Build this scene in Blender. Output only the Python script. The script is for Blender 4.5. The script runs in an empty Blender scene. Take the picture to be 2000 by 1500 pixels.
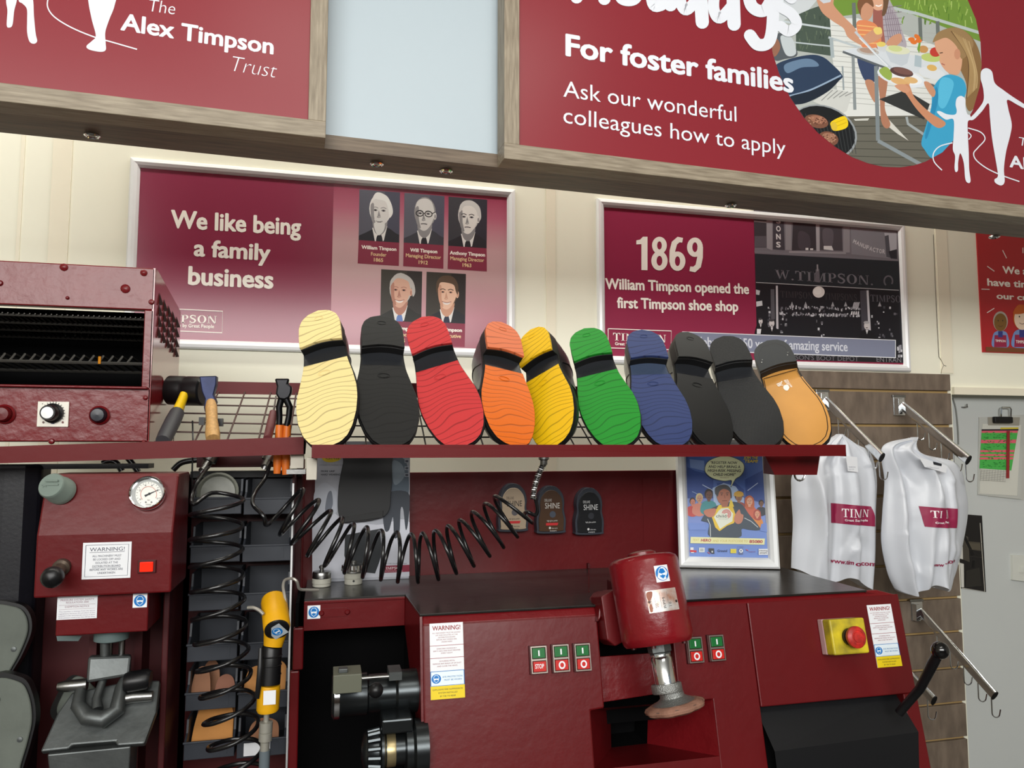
import bpy, bmesh, math, random
from mathutils import Vector as V, Matrix as MX
rnd = random.Random(7)
sc = bpy.context.scene
COL = sc.collection
# ------------------------------------------------------------------ camera
FPX = 1460.0                                   # focal length in pixels of the 2000 x 1500 frame
cd = bpy.data.cameras.new('camera'); cam = bpy.data.objects.new('camera', cd); COL.objects.link(cam)
cd.sensor_width = 36.0; cd.lens = FPX / 2000 * 36; cd.clip_start = 0.02
cam.location = (0, 0, 1.5)
cam.rotation_euler = (math.radians(90 + 4.66), 0, math.radians(-13.8))
sc.camera = cam
# ------------------------------------------------------------------ world, lights, exposure
wd = bpy.data.worlds.new('daylight'); sc.world = wd; wd.use_nodes = True
wd.node_tree.nodes['Background'].inputs[0].default_value = (0.80, 0.90, 1.0, 1)
wd.node_tree.nodes['Background'].inputs[1].default_value = 0.30
def area_light(name, loc, target, sx, sy, power, col):
    l = bpy.data.lights.new(name, 'AREA'); l.shape = 'RECTANGLE'; l.size = sx; l.size_y = sy
    l.energy = power; l.color = col
    o = bpy.data.objects.new(name, l); COL.objects.link(o); o.location = loc
    o.rotation_euler = (V(target) - V(loc)).to_track_quat('-Z', 'Y').to_euler()
    return o
area_light('shopfront_daylight', (-0.5, -2.6, 2.55), (0.5, 2.0, 1.5), 3.8, 1.1, 172, (1.0, 0.985, 0.95))
area_light('overhead_fill_light', (0.4, -0.3, 2.96), (0.4, -0.3, 0.0), 1.2, 0.6, 12, (1.0, 0.97, 0.90))  # added overhead fill, no fitting modelled
area_light('wall_fill_light', (0.35, 1.55, 2.96), (0.35, 1.95, 1.6), 3.0, 0.12, 20, (1.0, 0.97, 0.88))  # added unseen lamp that brightens the back wall
sc.view_settings.view_transform = 'Standard'; sc.view_settings.look = 'None'
sc.view_settings.exposure = 0.0; sc.view_settings.gamma = 1.0; sc.view_settings.use_curve_mapping = False
# ------------------------------------------------------------------ helpers
RC = cam.rotation_euler.to_matrix(); CL = V(cam.location)
def ray(px, py): return RC @ V(((px - 1000) / FPX, (750 - py) / FPX, -1.0))
def W(px, py, Y):                              # the place at depth Y that a photo pixel shows
    d = ray(px, py); return CL + d * (Y / d.y)
def WZ(px, py, z):
    d = ray(px, py); return CL + d * ((z - CL.z) / d.z)
def WX(px, py, x):
    d = ray(px, py); return CL + d * (x / d.x)
class Fr:                                      # a plane of the place: x right, y up, z towards the room
    def __init__(s, o, x=(1, 0, 0), y=(0, 0, 1)):
        s.o = V(o); s.x = V(x).normalized(); y = V(y); s.z = s.x.cross(y).normalized(); s.y = s.z.cross(s.x)
        s.m = MX(((s.x.x, s.y.x, s.z.x, s.o.x), (s.x.y, s.y.y, s.z.y, s.o.y), (s.x.z, s.y.z, s.z.z, s.o.z), (0, 0, 0, 1)))
        s.inv = s.m.inverted()
    def uv(s, px, py, h=0.0):
        d = ray(px, py); o = s.o + s.z * h
        t = (o - CL).dot(s.z) / d.dot(s.z); p = s.inv @ (CL + d * t)
        return (p.x, p.y)
    def loc(s, p): return s.inv @ V(p)
    def at(s, u, v, h=0.0): return s.m @ V((u, v, h))
def lin(c):
    c = c / 255.0
    return c / 12.92 if c <= 0.04045 else ((c + 0.055) / 1.055) ** 2.4
def rgb(c): return (lin(c[0]), lin(c[1]), lin(c[2]), 1)
def mat(name, c, rough=0.5, metal=0.0, bump=0.0, bscale=40.0, vary=0.0, vscale=8.0, stretch=(1, 1, 1), coat=0.0, spec=0.42, emit=None, trans=0.0, c2=None):
    m = bpy.data.materials.new(name); m.use_nodes = True; nt = m.node_tree; N = nt.nodes; L = nt.links
    b = N['Principled BSDF']; b.inputs['Base Color'].default_value = rgb(c); b.inputs['Roughness'].default_value = rough
    b.inputs['Metallic'].default_value = metal; b.inputs['Coat Weight'].default_value = coat; b.inputs['Coat Roughness'].default_value = 0.12
    b.inputs['Specular IOR Level'].default_value = spec
    if trans: b.inputs['Transmission Weight'].default_value = trans
    if emit: b.inputs['Emission Color'].default_value = rgb(emit[0]); b.inputs['Emission Strength'].default_value = emit[1]
    if bump or vary or c2:
        tc = N.new('ShaderNodeTexCoord'); mp = N.new('ShaderNodeMapping'); mp.inputs['Scale'].default_value = stretch
        L.new(tc.outputs['Object'], mp.inputs['Vector'])
    if bump:
        n = N.new('ShaderNodeTexNoise'); n.inputs['Scale'].default_value = bscale; n.inputs['Detail'].default_value = 4
        L.new(mp.outputs[0], n.inputs['Vector'])
        bp = N.new('ShaderNodeBump'); bp.inputs['Strength'].default_value = bump; bp.inputs['Distance'].default_value = 0.004
        L.new(n.outputs['Fac'], bp.inputs['Height']); L.new(bp.outputs[0], b.inputs['Normal'])
    if vary or c2:
        n = N.new('ShaderNodeTexNoise'); n.inputs['Scale'].default_value = vscale; n.inputs['Detail'].default_value = 6
        L.new(mp.outputs[0], n.inputs['Vector'])
        cr = N.new('ShaderNodeValToRGB'); e = cr.color_ramp.elements; e[0].position = 0.3; e[1].position = 0.7
        a = rgb(c); k = 1 - vary
        e[0].color = rgb(c2) if c2 else (a[0] * k, a[1] * k, a[2] * k, 1); e[1].color = a
        L.new(n.outputs['Fac'], cr.inputs['Fac']); L.new(cr.outputs[0], b.inputs['Base Color'])
    return m
INK = {}
def ink(c, rough=0.45):
    k = (tuple(int(x) for x in c), rough)
    if k not in INK: INK[k] = mat('print_ink_%d_%d_%d' % k[0], k[0], rough, spec=0.35)
    return INK[k]
TXT = {}
def textmesh(s, bold, shear=0.0):              # letters as flat faces: verts, faces, width bounds
    k = (s, bold, shear)
    if k in TXT: return TXT[k]
    c = bpy.data.curves.new('letters', 'FONT'); c.body = s; c.size = 1.0; c.offset = bold; c.shear = shear; c.resolution_u = 3; c.fill_mode = 'FRONT'
    c.space_character = 1.0 + bold * 1.5
    o = bpy.data.objects.new('letters', c); COL.objects.link(o)
    dg = bpy.context.evaluated_depsgraph_get(); me = bpy.data.meshes.new_from_object(o.evaluated_get(dg))
    vs = [tuple(v.co) for v in me.vertices]; fs = [tuple(p.vertices) for p in me.polygons]
    bpy.data.objects.remove(o); bpy.data.curves.remove(c); bpy.data.meshes.remove(me)
    TXT[k] = (vs, fs); return TXT[k]
_h = textmesh('H', 0.0)[0]; CAPH = max(v[1] for v in _h)
def catmull(pts, n=8, closed=True):
    out = []; N = len(pts); D = len(pts[0])
    rg = range(N) if closed else range(N - 1)
    for i in rg:
        if closed: p = [pts[(i + k) % N] for k in (-1, 0, 1, 2)]
        else: p = [pts[max(0, min(N - 1, i + k))] for k in (-1, 0, 1, 2)]
        for j in range(n):
            t = j / n
            out.append(tuple(0.5 * (2 * p[1][d] + (p[2][d] - p[0][d]) * t + (2 * p[0][d] - 5 * p[1][d] + 4 * p[2][d] - p[3][d]) * t * t + (3 * p[1][d] - p[0][d] - 3 * p[2][d] + p[3][d]) * t ** 3) for d in range(D)))
    if not closed: out.append(tuple(pts[-1]))
    return out
def clip_poly(sub, clip):                      # Sutherland-Hodgman, convex clip
    A = sum(clip[i][0] * clip[(i + 1) % len(clip)][1] - clip[(i + 1) % len(clip)][0] * clip[i][1] for i in range(len(clip)))
    sg = 1 if A > 0 else -1; out = list(sub)
    for i in range(len(clip)):
        a = clip[i]; b = clip[(i + 1) % len(clip)]; inp = out; out = []
        if not inp: return []
        f = lambda p: sg * ((b[0] - a[0]) * (p[1] - a[1]) - (b[1] - a[1]) * (p[0] - a[0]))
        for j in range(len(inp)):
            p = inp[j - 1]; q = inp[j]; fp = f(p); fq = f(q)
            if fq >= 0:
                if fp < 0: t = fp / (fp - fq); out.append((p[0] + (q[0] - p[0]) * t, p[1] + (q[1] - p[1]) * t))
                out.append(q)
            elif fp >= 0: t = fp / (fp - fq); out.append((p[0] + (q[0] - p[0]) * t, p[1] + (q[1] - p[1]) * t))
    return out
def tag(o, label=None, cat=None, group=None, kind=None):
    if label: o['label'] = label
    if cat: o['category'] = cat
    if group: o['group'] = group
    if kind: o['kind'] = kind
    return o
def thing(name, label, cat, at=None, group=None):   # an Empty at the thing's base that parents its parts
    o = bpy.data.objects.new(name, None); COL.objects.link(o); o.empty_display_size = 0.03
    if isinstance(at, Fr): o.matrix_world = at.m
    elif at is not None: o.location = at
    return tag(o, label, cat, group)
class MB:                                      # mesh builder
    def __init__(s): s.v = []; s.f = []; s.mi = []; s.sm = []; s.mats = []
    def slot(s, m):
        if m not in s.mats: s.mats.append(m)
        return s.mats.index(m)
    def add(s, vs, fs, m, sm=False):
        b = len(s.v); k = s.slot(m); s.v += [tuple(v) for v in vs]
        for f in fs: s.f.append(tuple(i + b for i in f)); s.mi.append(k); s.sm.append(sm)
        return s
    def box(s, a, b, m, rot=None, piv=None):
        x0, y0, z0 = [min(a[i], b[i]) for i in range(3)]; x1, y1, z1 = [max(a[i], b[i]) for i in range(3)]
        vs = [V((x, y, z)) for z in (z0, z1) for y in (y0, y1) for x in (x0, x1)]
        if rot is not None:
            p = V(piv) if piv is not None else V(((x0 + x1) / 2, (y0 + y1) / 2, (z0 + z1) / 2)); vs = [p + rot @ (v - p) for v in vs]
        return s.add(vs, [(0, 2, 3, 1), (4, 5, 7, 6), (0, 1, 5, 4), (2, 6, 7, 3), (0, 4, 6, 2), (1, 3, 7, 5)], m)
    def hexa(s, q, r, m):                      # eight corners: front quad q, back quad r, same order
        return s.add(list(q) + list(r), [(0, 1, 2, 3), (7, 6, 5, 4), (0, 4, 5, 1), (1, 5, 6, 2), (2, 6, 7, 3), (3, 7, 4, 0)], m)
    def prism(s, pts, z0, z1, m, sm=False, side=None):
        n = len(pts); A = sum(pts[i][0] * pts[(i + 1) % n][1] - pts[(i + 1) % n][0] * pts[i][1] for i in range(n))
        if A < 0: pts = pts[::-1]
        s.add([(p[0], p[1], z1) for p in pts], [tuple(range(n))], m); s.add([(p[0], p[1], z0) for p in pts], [tuple(range(n))[::-1]], side or m)
        vs = [(p[0], p[1], z0) for p in pts] + [(p[0], p[1], z1) for p in pts]
        return s.add(vs, [(i, (i + 1) % n, n + (i + 1) % n, n + i) for i in range(n)], side or m, sm)
    def prismx(s, prof, x0, x1, m):            # profile in (y, z), run along x
        n = len(prof); vs = [(x0, p[0], p[1]) for p in prof] + [(x1, p[0], p[1]) for p in prof]
        A = sum(prof[i][0] * prof[(i + 1) % n][1] - prof[(i + 1) % n][0] * prof[i][1] for i in range(n))
        fs = [(i, (i + 1) % n, n + (i + 1) % n, n + i) for i in range(n)] + [tuple(range(n))[::-1], tuple(range(n, 2 * n))]
        if A < 0: fs = [f[::-1] for f in fs]
        return s.add(vs, fs, m)
    def tube(s, path, r, m, n=10, cap=True, flat=None):
        P = [V(p) for p in path]; N = len(P); rr = r if isinstance(r, (list, tuple)) else [r] * N
        T = [(P[min(i + 1, N - 1)] - P[max(i - 1, 0)]).normalized() for i in range(N)]
        up = V((0, 0, 1)) if abs(T[0].z) < 0.9 else V((1, 0, 0)); a = T[0].cross(up).normalized(); vs = []
        for i in range(N):
            a = (a - T[i] * a.dot(T[i])).normalized(); b = T[i].cross(a)
            for k in range(n):
                t = 2 * math.pi * k / n; vs.append(P[i] + (a * math.cos(t) * (flat or 1.0) + b * math.sin(t)) * rr[i])
        fs = [(i * n + k, i * n + (k + 1) % n, (i + 1) * n + (k + 1) % n, (i + 1) * n + k) for i in range(N - 1) for k in range(n)]
        s.add(vs, fs, m, True)
        if cap: s.add(vs[:n], [tuple(range(n))[::-1]], m); s.add(vs[-n:], [tuple(range(n))], m)
        return s
    def lathe(s, prof, o, ax, m, n=28, sm=True, squash=1.0):  # prof: (radius, height along the axis)
        o = V(o); ax = V(ax).normalized(); up = V((0, 0, 1)) if abs(ax.z) < 0.9 else V((1, 0, 0))
        a = ax.cross(up).normalized(); b = ax.cross(a); vs = []; N = len(prof)
        for r, h in prof:
            for k in range(n):
                t = 2 * math.pi * k / n; vs.append(o + ax * h + (a * math.cos(t) + b * math.sin(t) * squash) * max(r, 1e-5))
        fs = [(i * n + k, (i + 1) * n + k, (i + 1) * n + (k + 1) % n, i * n + (k + 1) % n) for i in range(N - 1) for k in range(n)]
        s.add(vs, fs, m, sm)
        if prof[0][0] > 1e-4: s.add(vs[:n], [tuple(range(n))], m)
        if prof[-1][0] > 1e-4: s.add(vs[-n:], [tuple(range(n))[::-1]], m)
        return s
    def loft(s, rings, m, sm=True, cap=True, closed=True):
        n = len(rings[0]); N = len(rings); vs = [p for r in rings for p in r]; kk = n if closed else n - 1
        s.add(vs, [(i * n + k, i * n + (k + 1) % n, (i + 1) * n + (k + 1) % n, (i + 1) * n + k) for i in range(N - 1) for k in range(kk)], m, sm)
        if cap: s.add(rings[0], [tuple(range(n))[::-1]], m); s.add(rings[-1], [tuple(range(n))], m)
        return s
    def ball(s, c, r, m, n=18, sc_=(1, 1, 1)):
        c = V(c); prof = [(math.sin(math.pi * i / 10), -math.cos(math.pi * i / 10)) for i in range(11)]; vs = []
        for a, h in prof:
            for k in range(n): t = 2 * math.pi * k / n; vs.append(c + V((a * math.cos(t) * sc_[0], a * math.sin(t) * sc_[1], h * sc_[2])) * r)
        return s.add(vs, [(i * n + k, i * n + (k + 1) % n, (i + 1) * n + (k + 1) % n, (i + 1) * n + k) for i in range(10) for k in range(n)], m, True)
    def ring(s, x0, x1, y0, y1, prof, m, sm=True):   # mitred frame; prof: (inset, height)
        vs = []
        for d, h in prof: vs += [(x0 + d, y0 + d, h), (x1 - d, y0 + d, h), (x1 - d, y1 - d, h), (x0 + d, y1 - d, h)]
        for k in range(4):
            for i in range(len(prof) - 1):
                a = i * 4 + k; b = i * 4 + (k + 1) % 4
                s.add([vs[a], vs[b], vs[b + 4], vs[a + 4]], [(0, 1, 2, 3)], m, False)
        return s
    def build(s, name, parent=None, bevel=0.0, m4=None, seg=2, sharp=40, weld=False):
        me = bpy.data.meshes.new(name); me.from_pydata(s.v, [], s.f)
        for m in s.mats: me.materials.append(m)
        me.polygons.foreach_set('material_index', s.mi); me.polygons.foreach_set('use_smooth', s.sm)
        if weld or bevel:
            bm = bmesh.new(); bm.from_mesh(me); bmesh.ops.remove_doubles(bm, verts=bm.verts, dist=1e-5); bmesh.ops.recalc_face_normals(bm, faces=bm.faces); bm.to_mesh(me); bm.free()
        me.update()
        if any(s.sm): me.set_sharp_from_angle(angle=math.radians(sharp))
        o = bpy.data.objects.new(name, me); COL.objects.link(o)
        if parent: o.parent = parent
        if m4 is not None: o.matrix_world = m4
        if bevel:
            bv = o.modifiers.new('soft edges', 'BEVEL'); bv.width = bevel; bv.segments = seg; bv.limit_method = 'ANGLE'; bv.angle_limit = math.radians(40)
        return o
def chain(o):
    m = MX.Identity(4)
    while o is not None: m = o.matrix_basis @ m; o = o.parent
    return m
def bw(mb, name, parent, **k):                 # shape written in room coordinates, stored under its thing
    i = chain(parent).inverted(); mb.v = [tuple(i @ V(v)) for v in mb.v]
    return mb.build(name, parent, **k)
SERIF = {}
def _rect(a, b, c, d): return [(a, c), (b, c), (b, d), (a, d)]
def _ringq(cx, cy, rx, ry, ix, iy, a0=0, a1=360, n=24):
    q = []
    for i in range(n):
        p = [math.radians(a0 + (a1 - a0) * (i + k) / n) for k in (0, 1)]
        q.append([(cx + rx * math.cos(p[0]), cy + ry * math.sin(p[0])), (cx + rx * math.cos(p[1]), cy + ry * math.sin(p[1])), (cx + ix * math.cos(p[1]), cy + iy * math.sin(p[1])), (cx + ix * math.cos(p[0]), cy + iy * math.sin(p[0]))])
    return q
def _ribbon(pts, ws):
    q = []; L = []
    for i, p in enumerate(pts):
        a = pts[max(0, i - 1)]; b = pts[min(len(pts) - 1, i + 1)]; dx, dy = b[0] - a[0], b[1] - a[1]; l = math.hypot(dx, dy) or 1
        w = ws[i] if isinstance(ws, (list, tuple)) else ws
        L.append(((p[0] - dy / l * w / 2, p[1] + dx / l * w / 2), (p[0] + dy / l * w / 2, p[1] - dx / l * w / 2)))
    for i in range(len(L) - 1): q.append([L[i][0], L[i][1], L[i + 1][1], L[i + 1][0]])
    return q
def _serif_init():
    S = SERIF
    S['T'] = (.86, [_rect(.34, .52, 0, 1), _rect(.02, .84, .92, 1), _rect(.22, .64, 0, .05), [(.02, .7), (.06, .7), (.14, .92), (.02, .92)], [(.84, .7), (.84, .92), (.72, .92), (.8, .7)]])
    S['I'] = (.46, [_rect(.14, .32, 0, 1), _rect(.03, .43, 0, .05), _rect(.03, .43, .95, 1)])
    S['M'] = (1.14, [_rect(.12, .18, 0, 1), _rect(.84, 1.02, 0, 1), [(.1, 1), (.28, 1), (.63, 0), (.53, 0)], [(.53, 0), (.59, 0), (.9, 1), (.84, 1)], _rect(.02, .28, 0, .05), _rect(.74, 1.12, 0, .05), _rect(.02, .26, .95, 1), _rect(.86, 1.12, .95, 1)])
    S['P'] = (.76, [_rect(.12, .3, 0, 1), _rect(.02, .42, 0, .05), _rect(.02, .4, .95, 1), _rect(.3, .42, .44, .5)] + _ringq(.4, .72, .33, .28, .15, .23, -90, 90, 14))
    S['O'] = (.92, _ringq(.46, .5, .43, .52, .23, .47))
    S['N'] = (.96, [_rect(.12, .18, 0, 1), _rect(.76, .82, 0, 1), [(.08, 1), (.29, 1), (.82, 0), (.68, 0)], _rect(.02, .3, 0, .05), _rect(.02, .26, .95, 1), _rect(.66, .94, .95, 1)])
    c = catmull([(.6, .78), (.5, .93), (.33, .98), (.15, .88), (.14, .7), (.3, .56), (.48, .45), (.58, .28), (.46, .06), (.3, .02), (.14, .08), (.06, .26)], 4, False)
    S['S'] = (.7, _ribbon(c, [.05 + .13 * (1 - abs(i / (len(c) - 1) - .5) * 2) ** .6 for i in range(len(c))]) + [_rect(.03, .07, 0, .3), _rect(.58, .62, .7, 1)])
    S['W'] = (1.2, [[(.06, 1), (.25, 1), (.47, 0), (.37, 0)], [(.37, 0), (.43, 0), (.66, 1), (.6, 1)], [(.5, 1), (.68, 1), (.9, 0), (.8, 0)], [(.8, 0), (.86, 0), (1.1, 1), (1.04, 1)], _rect(0, .32, .95, 1), _rect(.94, 1.2, .95, 1)])
    S['.'] = (.3, _ringq(.15, .07, .09, .09, 0, 0, 0, 360, 10)); S[' '] = (.4, [])
_serif_init()
class Pic:                                     # flat artwork on a plane, measured from the photo onto that plane
    def __init__(s, fr, z=0.0004, clip=None, dz=0.00002):
        s.fr = fr; s.mb = MB(); s.z = z; s.clip = clip; s.k = 1.0; s.ox = 0; s.oy = 0; s.dz = dz; s.warp = None
    def at(s, k, ox, oy): s.k = k; s.ox = ox; s.oy = oy; return s
    def q(s, p): return (s.ox + p[0] / s.k, s.oy + p[1] / s.k)
    def poly(s, pts, c, raw=False, step=True):
        P = pts if raw else [s.q(p) for p in pts]
        if s.clip: P = clip_poly(P, s.clip)
        if len(P) < 3: return s
        if step: s.z += s.dz
        U = [s.fr.uv(*p) for p in P]
        A = sum(U[i][0] * U[(i + 1) % len(U)][1] - U[(i + 1) % len(U)][0] * U[i][1] for i in range(len(U)))
        if A < 0: U = U[::-1]
        s.mb.add([(u[0], u[1], s.z) for u in U], [tuple(range(len(U)))], c if not isinstance(c, tuple) else ink(c)); return s
    def blob(s, pts, c, n=6): return s.poly(catmull(pts, n), c)
    def ell(s, cx, cy, rx, ry, c, rot=0, n=28):
        r = math.radians(rot)
        return s.poly([(cx + rx * math.cos(t) * math.cos(r) - ry * math.sin(t) * math.sin(r), cy + rx * math.cos(t) * math.sin(r) + ry * math.sin(t) * math.cos(r)) for t in [2 * math.pi * i / n for i in range(n)]], c)
    def line(s, pts, w, c, smooth=False, rnd_=False):
        if smooth: pts = catmull(pts, 8, False)
        s.z += s.dz
        for q in _ribbon(pts, w): s.poly(q, c, step=False)
        if rnd_:
            for p in (pts[0], pts[-1]): ww = w[0] if isinstance(w, (list, tuple)) else w; s.ell(p[0], p[1], ww / 2, ww / 2, c, n=14)
        return s
    def rect(s, x0, y0, x1, y1, c): return s.poly([(x0, y0), (x1, y0), (x1, y1), (x0, y1)], c)
    def _place(s, vs, fs, p0, p1, cap, capunit, c, xr):
        a = V(s.fr.uv(*s.q(p0))); b = V(s.fr.uv(*s.q(p1))); t = V(s.fr.uv(*s.q(cap)))
        ex = (b - a); L = ex.length; ex.normalize(); ey = V((-ex.y, ex.x)); H = (t - a).dot(ey)
        s.z += s.dz; kx = L / (xr[1] - xr[0]); ky = H / capunit
        s.mb.add([((a + ex * ((v[0] - xr[0]) * kx) + ey * (v[1] * ky)).to_tuple() + (s.z,)) for v in vs], fs, c if not isinstance(c, tuple) else ink(c))
    def text(s, st, p0, p1, cap, c, bold=0.0, shear=0.0):
        vs, fs = textmesh(st, min(bold, 0), shear)
        if not vs: return s
        sh = [(0, 0)] if bold < .008 else [(0, 0), (-bold, 0), (bold, 0), (0, bold * .8), (0, -bold * .8), (-bold * .7, bold * .6), (bold * .7, -bold * .6), (bold * .7, bold * .6), (-bold * .7, -bold * .6)]
        b = bold if bold >= .008 else 0; xr = (min(v[0] for v in vs) - b, max(v[0] for v in vs) + b)
        if b:                                   # heavier type keeps its letters apart
            vs = [(v[0] * 1.0, v[1], 0) for v in vs]
        for dx, dy in sh:
            s._place([(v[0] + dx, v[1] + dy) for v in vs], fs, p0, p1, cap, CAPH + b, c, xr); s.z -= s.dz - 1.5e-6
        s.z += s.dz; return s
    def tl(s, st, x0, x1, y, h, c, bold=0.0, slope=0.0, shear=0.0):  # one line of type: left, right, baseline, cap height
        return s.text(st, (x0, y), (x1, y + slope * (x1 - x0)), (x0, y - h), c, bold, shear)
    def serif(s, st, p0, p1, cap, c):
        vs = []; fs = []; x = 0
        for ch in st:
            w, polys = SERIF[ch]
            for q in polys:
                b = len(vs); A = sum(q[i][0] * q[(i + 1) % len(q)][1] - q[(i + 1) % len(q)][0] * q[i][1] for i in range(len(q)))
                q = q if A > 0 else q[::-1]
                vs += [(x + p[0], p[1]) for p in q]; fs.append(tuple(range(b, b + len(q))))
            x += w + .06
        s._place(vs, fs, p0, p1, cap, 1.0, c, (0, x)); return s
    def build(s, name, parent): return s.mb.build(name, parent)
def link_copy(root, m4, label=None):           # a copy of a thing with copies of its parts and sub-parts
    r = root.copy(); COL.objects.link(r); r.matrix_world = m4
    if label: r['label'] = label
    for ch in list(root.children):
        c = ch.copy(); COL.objects.link(c); c.parent = r
        for g in list(ch.children):
            d = g.copy(); COL.objects.link(d); d.parent = c
    return r
# ------------------------------------------------------------------ materials
RED = mat('red_enamel', (96, 12, 17), 0.36, bump=0.10, bscale=60, vary=0.12, vscale=9, coat=0.08, spec=.35)
REDR = mat('red_enamel_blistered', (112, 18, 24), 0.34, bump=0.40, bscale=45, vary=0.15, vscale=14, coat=0.12)
REDS = mat('red_shelf_enamel', (96, 9, 14), 0.45, spec=.25, bump=0.04, bscale=80, vary=0.06)
REDD = mat('dark_red_panel', (70, 11, 15), 0.42, bump=0.08, bscale=50, vary=0.15)
BLK = mat('black_enamel', (11, 11, 13), 0.45, bump=0.05, bscale=90)
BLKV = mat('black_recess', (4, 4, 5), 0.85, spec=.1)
NAVY = mat('navy_black_leather', (12, 12, 20), 0.45, bump=0.06, bscale=160)
RUB = mat('black_rubber', (16, 16, 18), 0.38, spec=0.4)
STEEL = mat('brushed_steel', (150, 150, 148), 0.32, 1.0, bump=0.03, bscale=200)
CHR = mat('chrome', (225, 228, 230), 0.10, 1.0)
ALU = mat('satin_aluminium', (238, 240, 241), 0.40, 0.2)
IRON = mat('dark_cast_iron', (96, 100, 100), 0.45, 0.7, bump=0.15, bscale=70, vary=0.3, vscale=20)
GREYP = mat('grey_plastic', (50, 54, 62), 0.5, vary=0.08)
WHT = mat('white_label', (232, 234, 238), 0.4)
CREAM = mat('cream_wall_paint', (240, 239, 220), 0.55, bump=0.02, bscale=30, vary=0.02, vscale=2)
CREAM2 = mat('cream_trim_paint', (238, 232, 210), 0.5, vary=0.03)
OAKX = mat('grey_oak_along', (164, 152, 132), 0.5, bump=0.10, bscale=30, vscale=16, stretch=(1.2, 14, 14), c2=(124, 112, 94))
OAKZ = mat('grey_oak_upright', (164, 152, 132), 0.5, bump=0.10, bscale=30, vscale=16, stretch=(14, 1.2, 14), c2=(124, 112, 94))
OAKD = mat('brown_oak_pelmet', (122, 106, 88), 0.5, bump=0.08, bscale=30, vscale=14, stretch=(1.0, 14, 14), c2=(86, 72, 58))
SLAT = mat('grey_brown_slat', (124, 110, 96), 0.55, bump=0.05, bscale=30, vscale=10, stretch=(3.5, 9, 1.2), c2=(96, 84, 73))
# ------------------------------------------------------------------ the setting
def struct(name, mb, **k): return tag(mb.build(name, **k), kind='structure')
SHADE = mat('dark_blocker_board', (84, 70, 62), .6)  # dark finish of the unseen light blocker
SIDEP = mat('side_wall_paint', (168, 162, 150), .6)
GREYW = mat('grey_white_wall_paint', (196, 200, 198), 0.5, bump=0.02, bscale=20, vary=0.03, vscale=2)
WY = 2.0
XS = W(1858, 760, WY).x; ZB = W(1930, 765, WY).z
struct('wall_back', MB().box((-2.4, WY, 0), (XS, WY + .12, 3.0), CREAM).box((XS, WY, ZB), (3.4, WY + .12, 3.0), CREAM))
struct('wall_recess', MB().box((XS, WY + .05, 0), (3.4, WY + .12, ZB), GREYW))
struct('wall_left', MB().box((-2.5, -2.6, 0), (-2.4, WY + .12, 3.0), SIDEP))
struct('wall_right', MB().box((3.4, -2.6, 0), (3.5, WY + .12, 3.0), SIDEP))
struct('low_light_blocker', MB().box((-2.5, -2.72, 0), (3.5, -2.6, 1.75), SHADE))  # added behind the camera to keep low light off the lower machines
struct('floor', MB().box((-2.5, -2.72, -.08), (3.5, WY + .12, 0), mat('grey_floor_tiles', (70, 66, 62), 0.5, vary=0.2)))
struct('ceiling', MB().box((-2.5, -2.72, 3.0), (3.5, WY + .12, 3.08), mat('white_ceiling', (190, 190, 186), 0.7)))
a = W(1858, 758, WY - .012); b = W(2000, 774, WY - .012)
struct('trim_1', MB().box((XS, WY - .012, ZB - .012), (3.4, WY, ZB + .012), CREAM2))
for i, (p0, p1) in enumerate([(98, 136), (1066, 1084), (1824, 1846)]):
    x0 = W(p0, 420, WY).x; x1 = W(p1, 420, WY).x
    struct('trim_%d' % (i + 2), MB().box((x0, WY - .003, W(1850, 729, WY).z if i == 2 else .2), (x1, WY, 3.0), CREAM2))
x0 = W(36, 400, WY).x
struct('trim_5', MB().box((x0, WY - .002, .2), (x0 + .008, WY, 3.0), CREAM2))
# crack in the paint beside the right hand cover strip
cr = MB(); CRK = ink((70, 62, 50))
cr.tube([W(*p, WY - .0032) for p in [(1823, 458), (1827, 560), (1831, 642), (1834, 697), (1838, 703), (1843, 713), (1848, 715)]], .0008, CRK, 5)
cr.tube([W(*p, WY - .0032) for p in [(1843, 714), (1839, 722), (1838, 730)]], .0006, CRK, 5)
tag(cr.build('wall_crack'), 'thin dark crack running down the cream wall joint right of the black and white poster', 'crack')
# ------------------------------------------------------------------ pelmet with its pale panel, downlights and two overhead signs
FA = math.radians(2.8)
FS = Fr(W(800, 290, 1.2), (math.cos(FA), math.sin(FA), 0))
fd = .050
FS0 = FS
zt = .62
def fuv(px, py, h=0): return FS.uv(px, py, h)
ub = fuv(700, 297, -.045)[1]
tt = thing('pelmet', 'brown oak pelmet beam with small chrome downlights underneath, running below the two overhead signs', 'pelmet', FS)
xl, xr = fuv(-700, 100)[0], fuv(2500, 400)[0]
MB().box((xl, ub, -.125), (xr, ub + .024, -.045), OAKD).build('beam', tt)
wire = fuv(712, 320)
for px, py in [(736, 318), (871, 332), (1427, 399), (1942, 461), (180, 262)]:
    p = FS.loc(WZ(px, py, FS.at(0, ub, 0).z))
    d = MB().lathe([(.0115, 0), (.0118, .003), (.0095, .0048), (.008, .003)], (p.x, ub, p.z), (0, -1, 0), CHR).build('downlight', tt)
    MB().lathe([(.008, 0), (.0075, .0028), (.001, .0034)], (p.x, ub, p.z), (0, -1, 0), mat('grey_lens', (120, 118, 112), .2)).build('lens', d)
pl = thing('pale_panel', 'pale blue-grey plain panel between the two overhead signs', 'panel', FS)
u0 = fuv(560, 100)[0]; u1 = fuv(1040, 100)[0]
MB().box((u0, ub + .0245, -.0625), (u1, zt, -.057), mat('pale_blue_grey_acrylic', (182, 196, 204), 0.35, vary=0.03, vscale=3)).build('sheet', pl)
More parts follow.
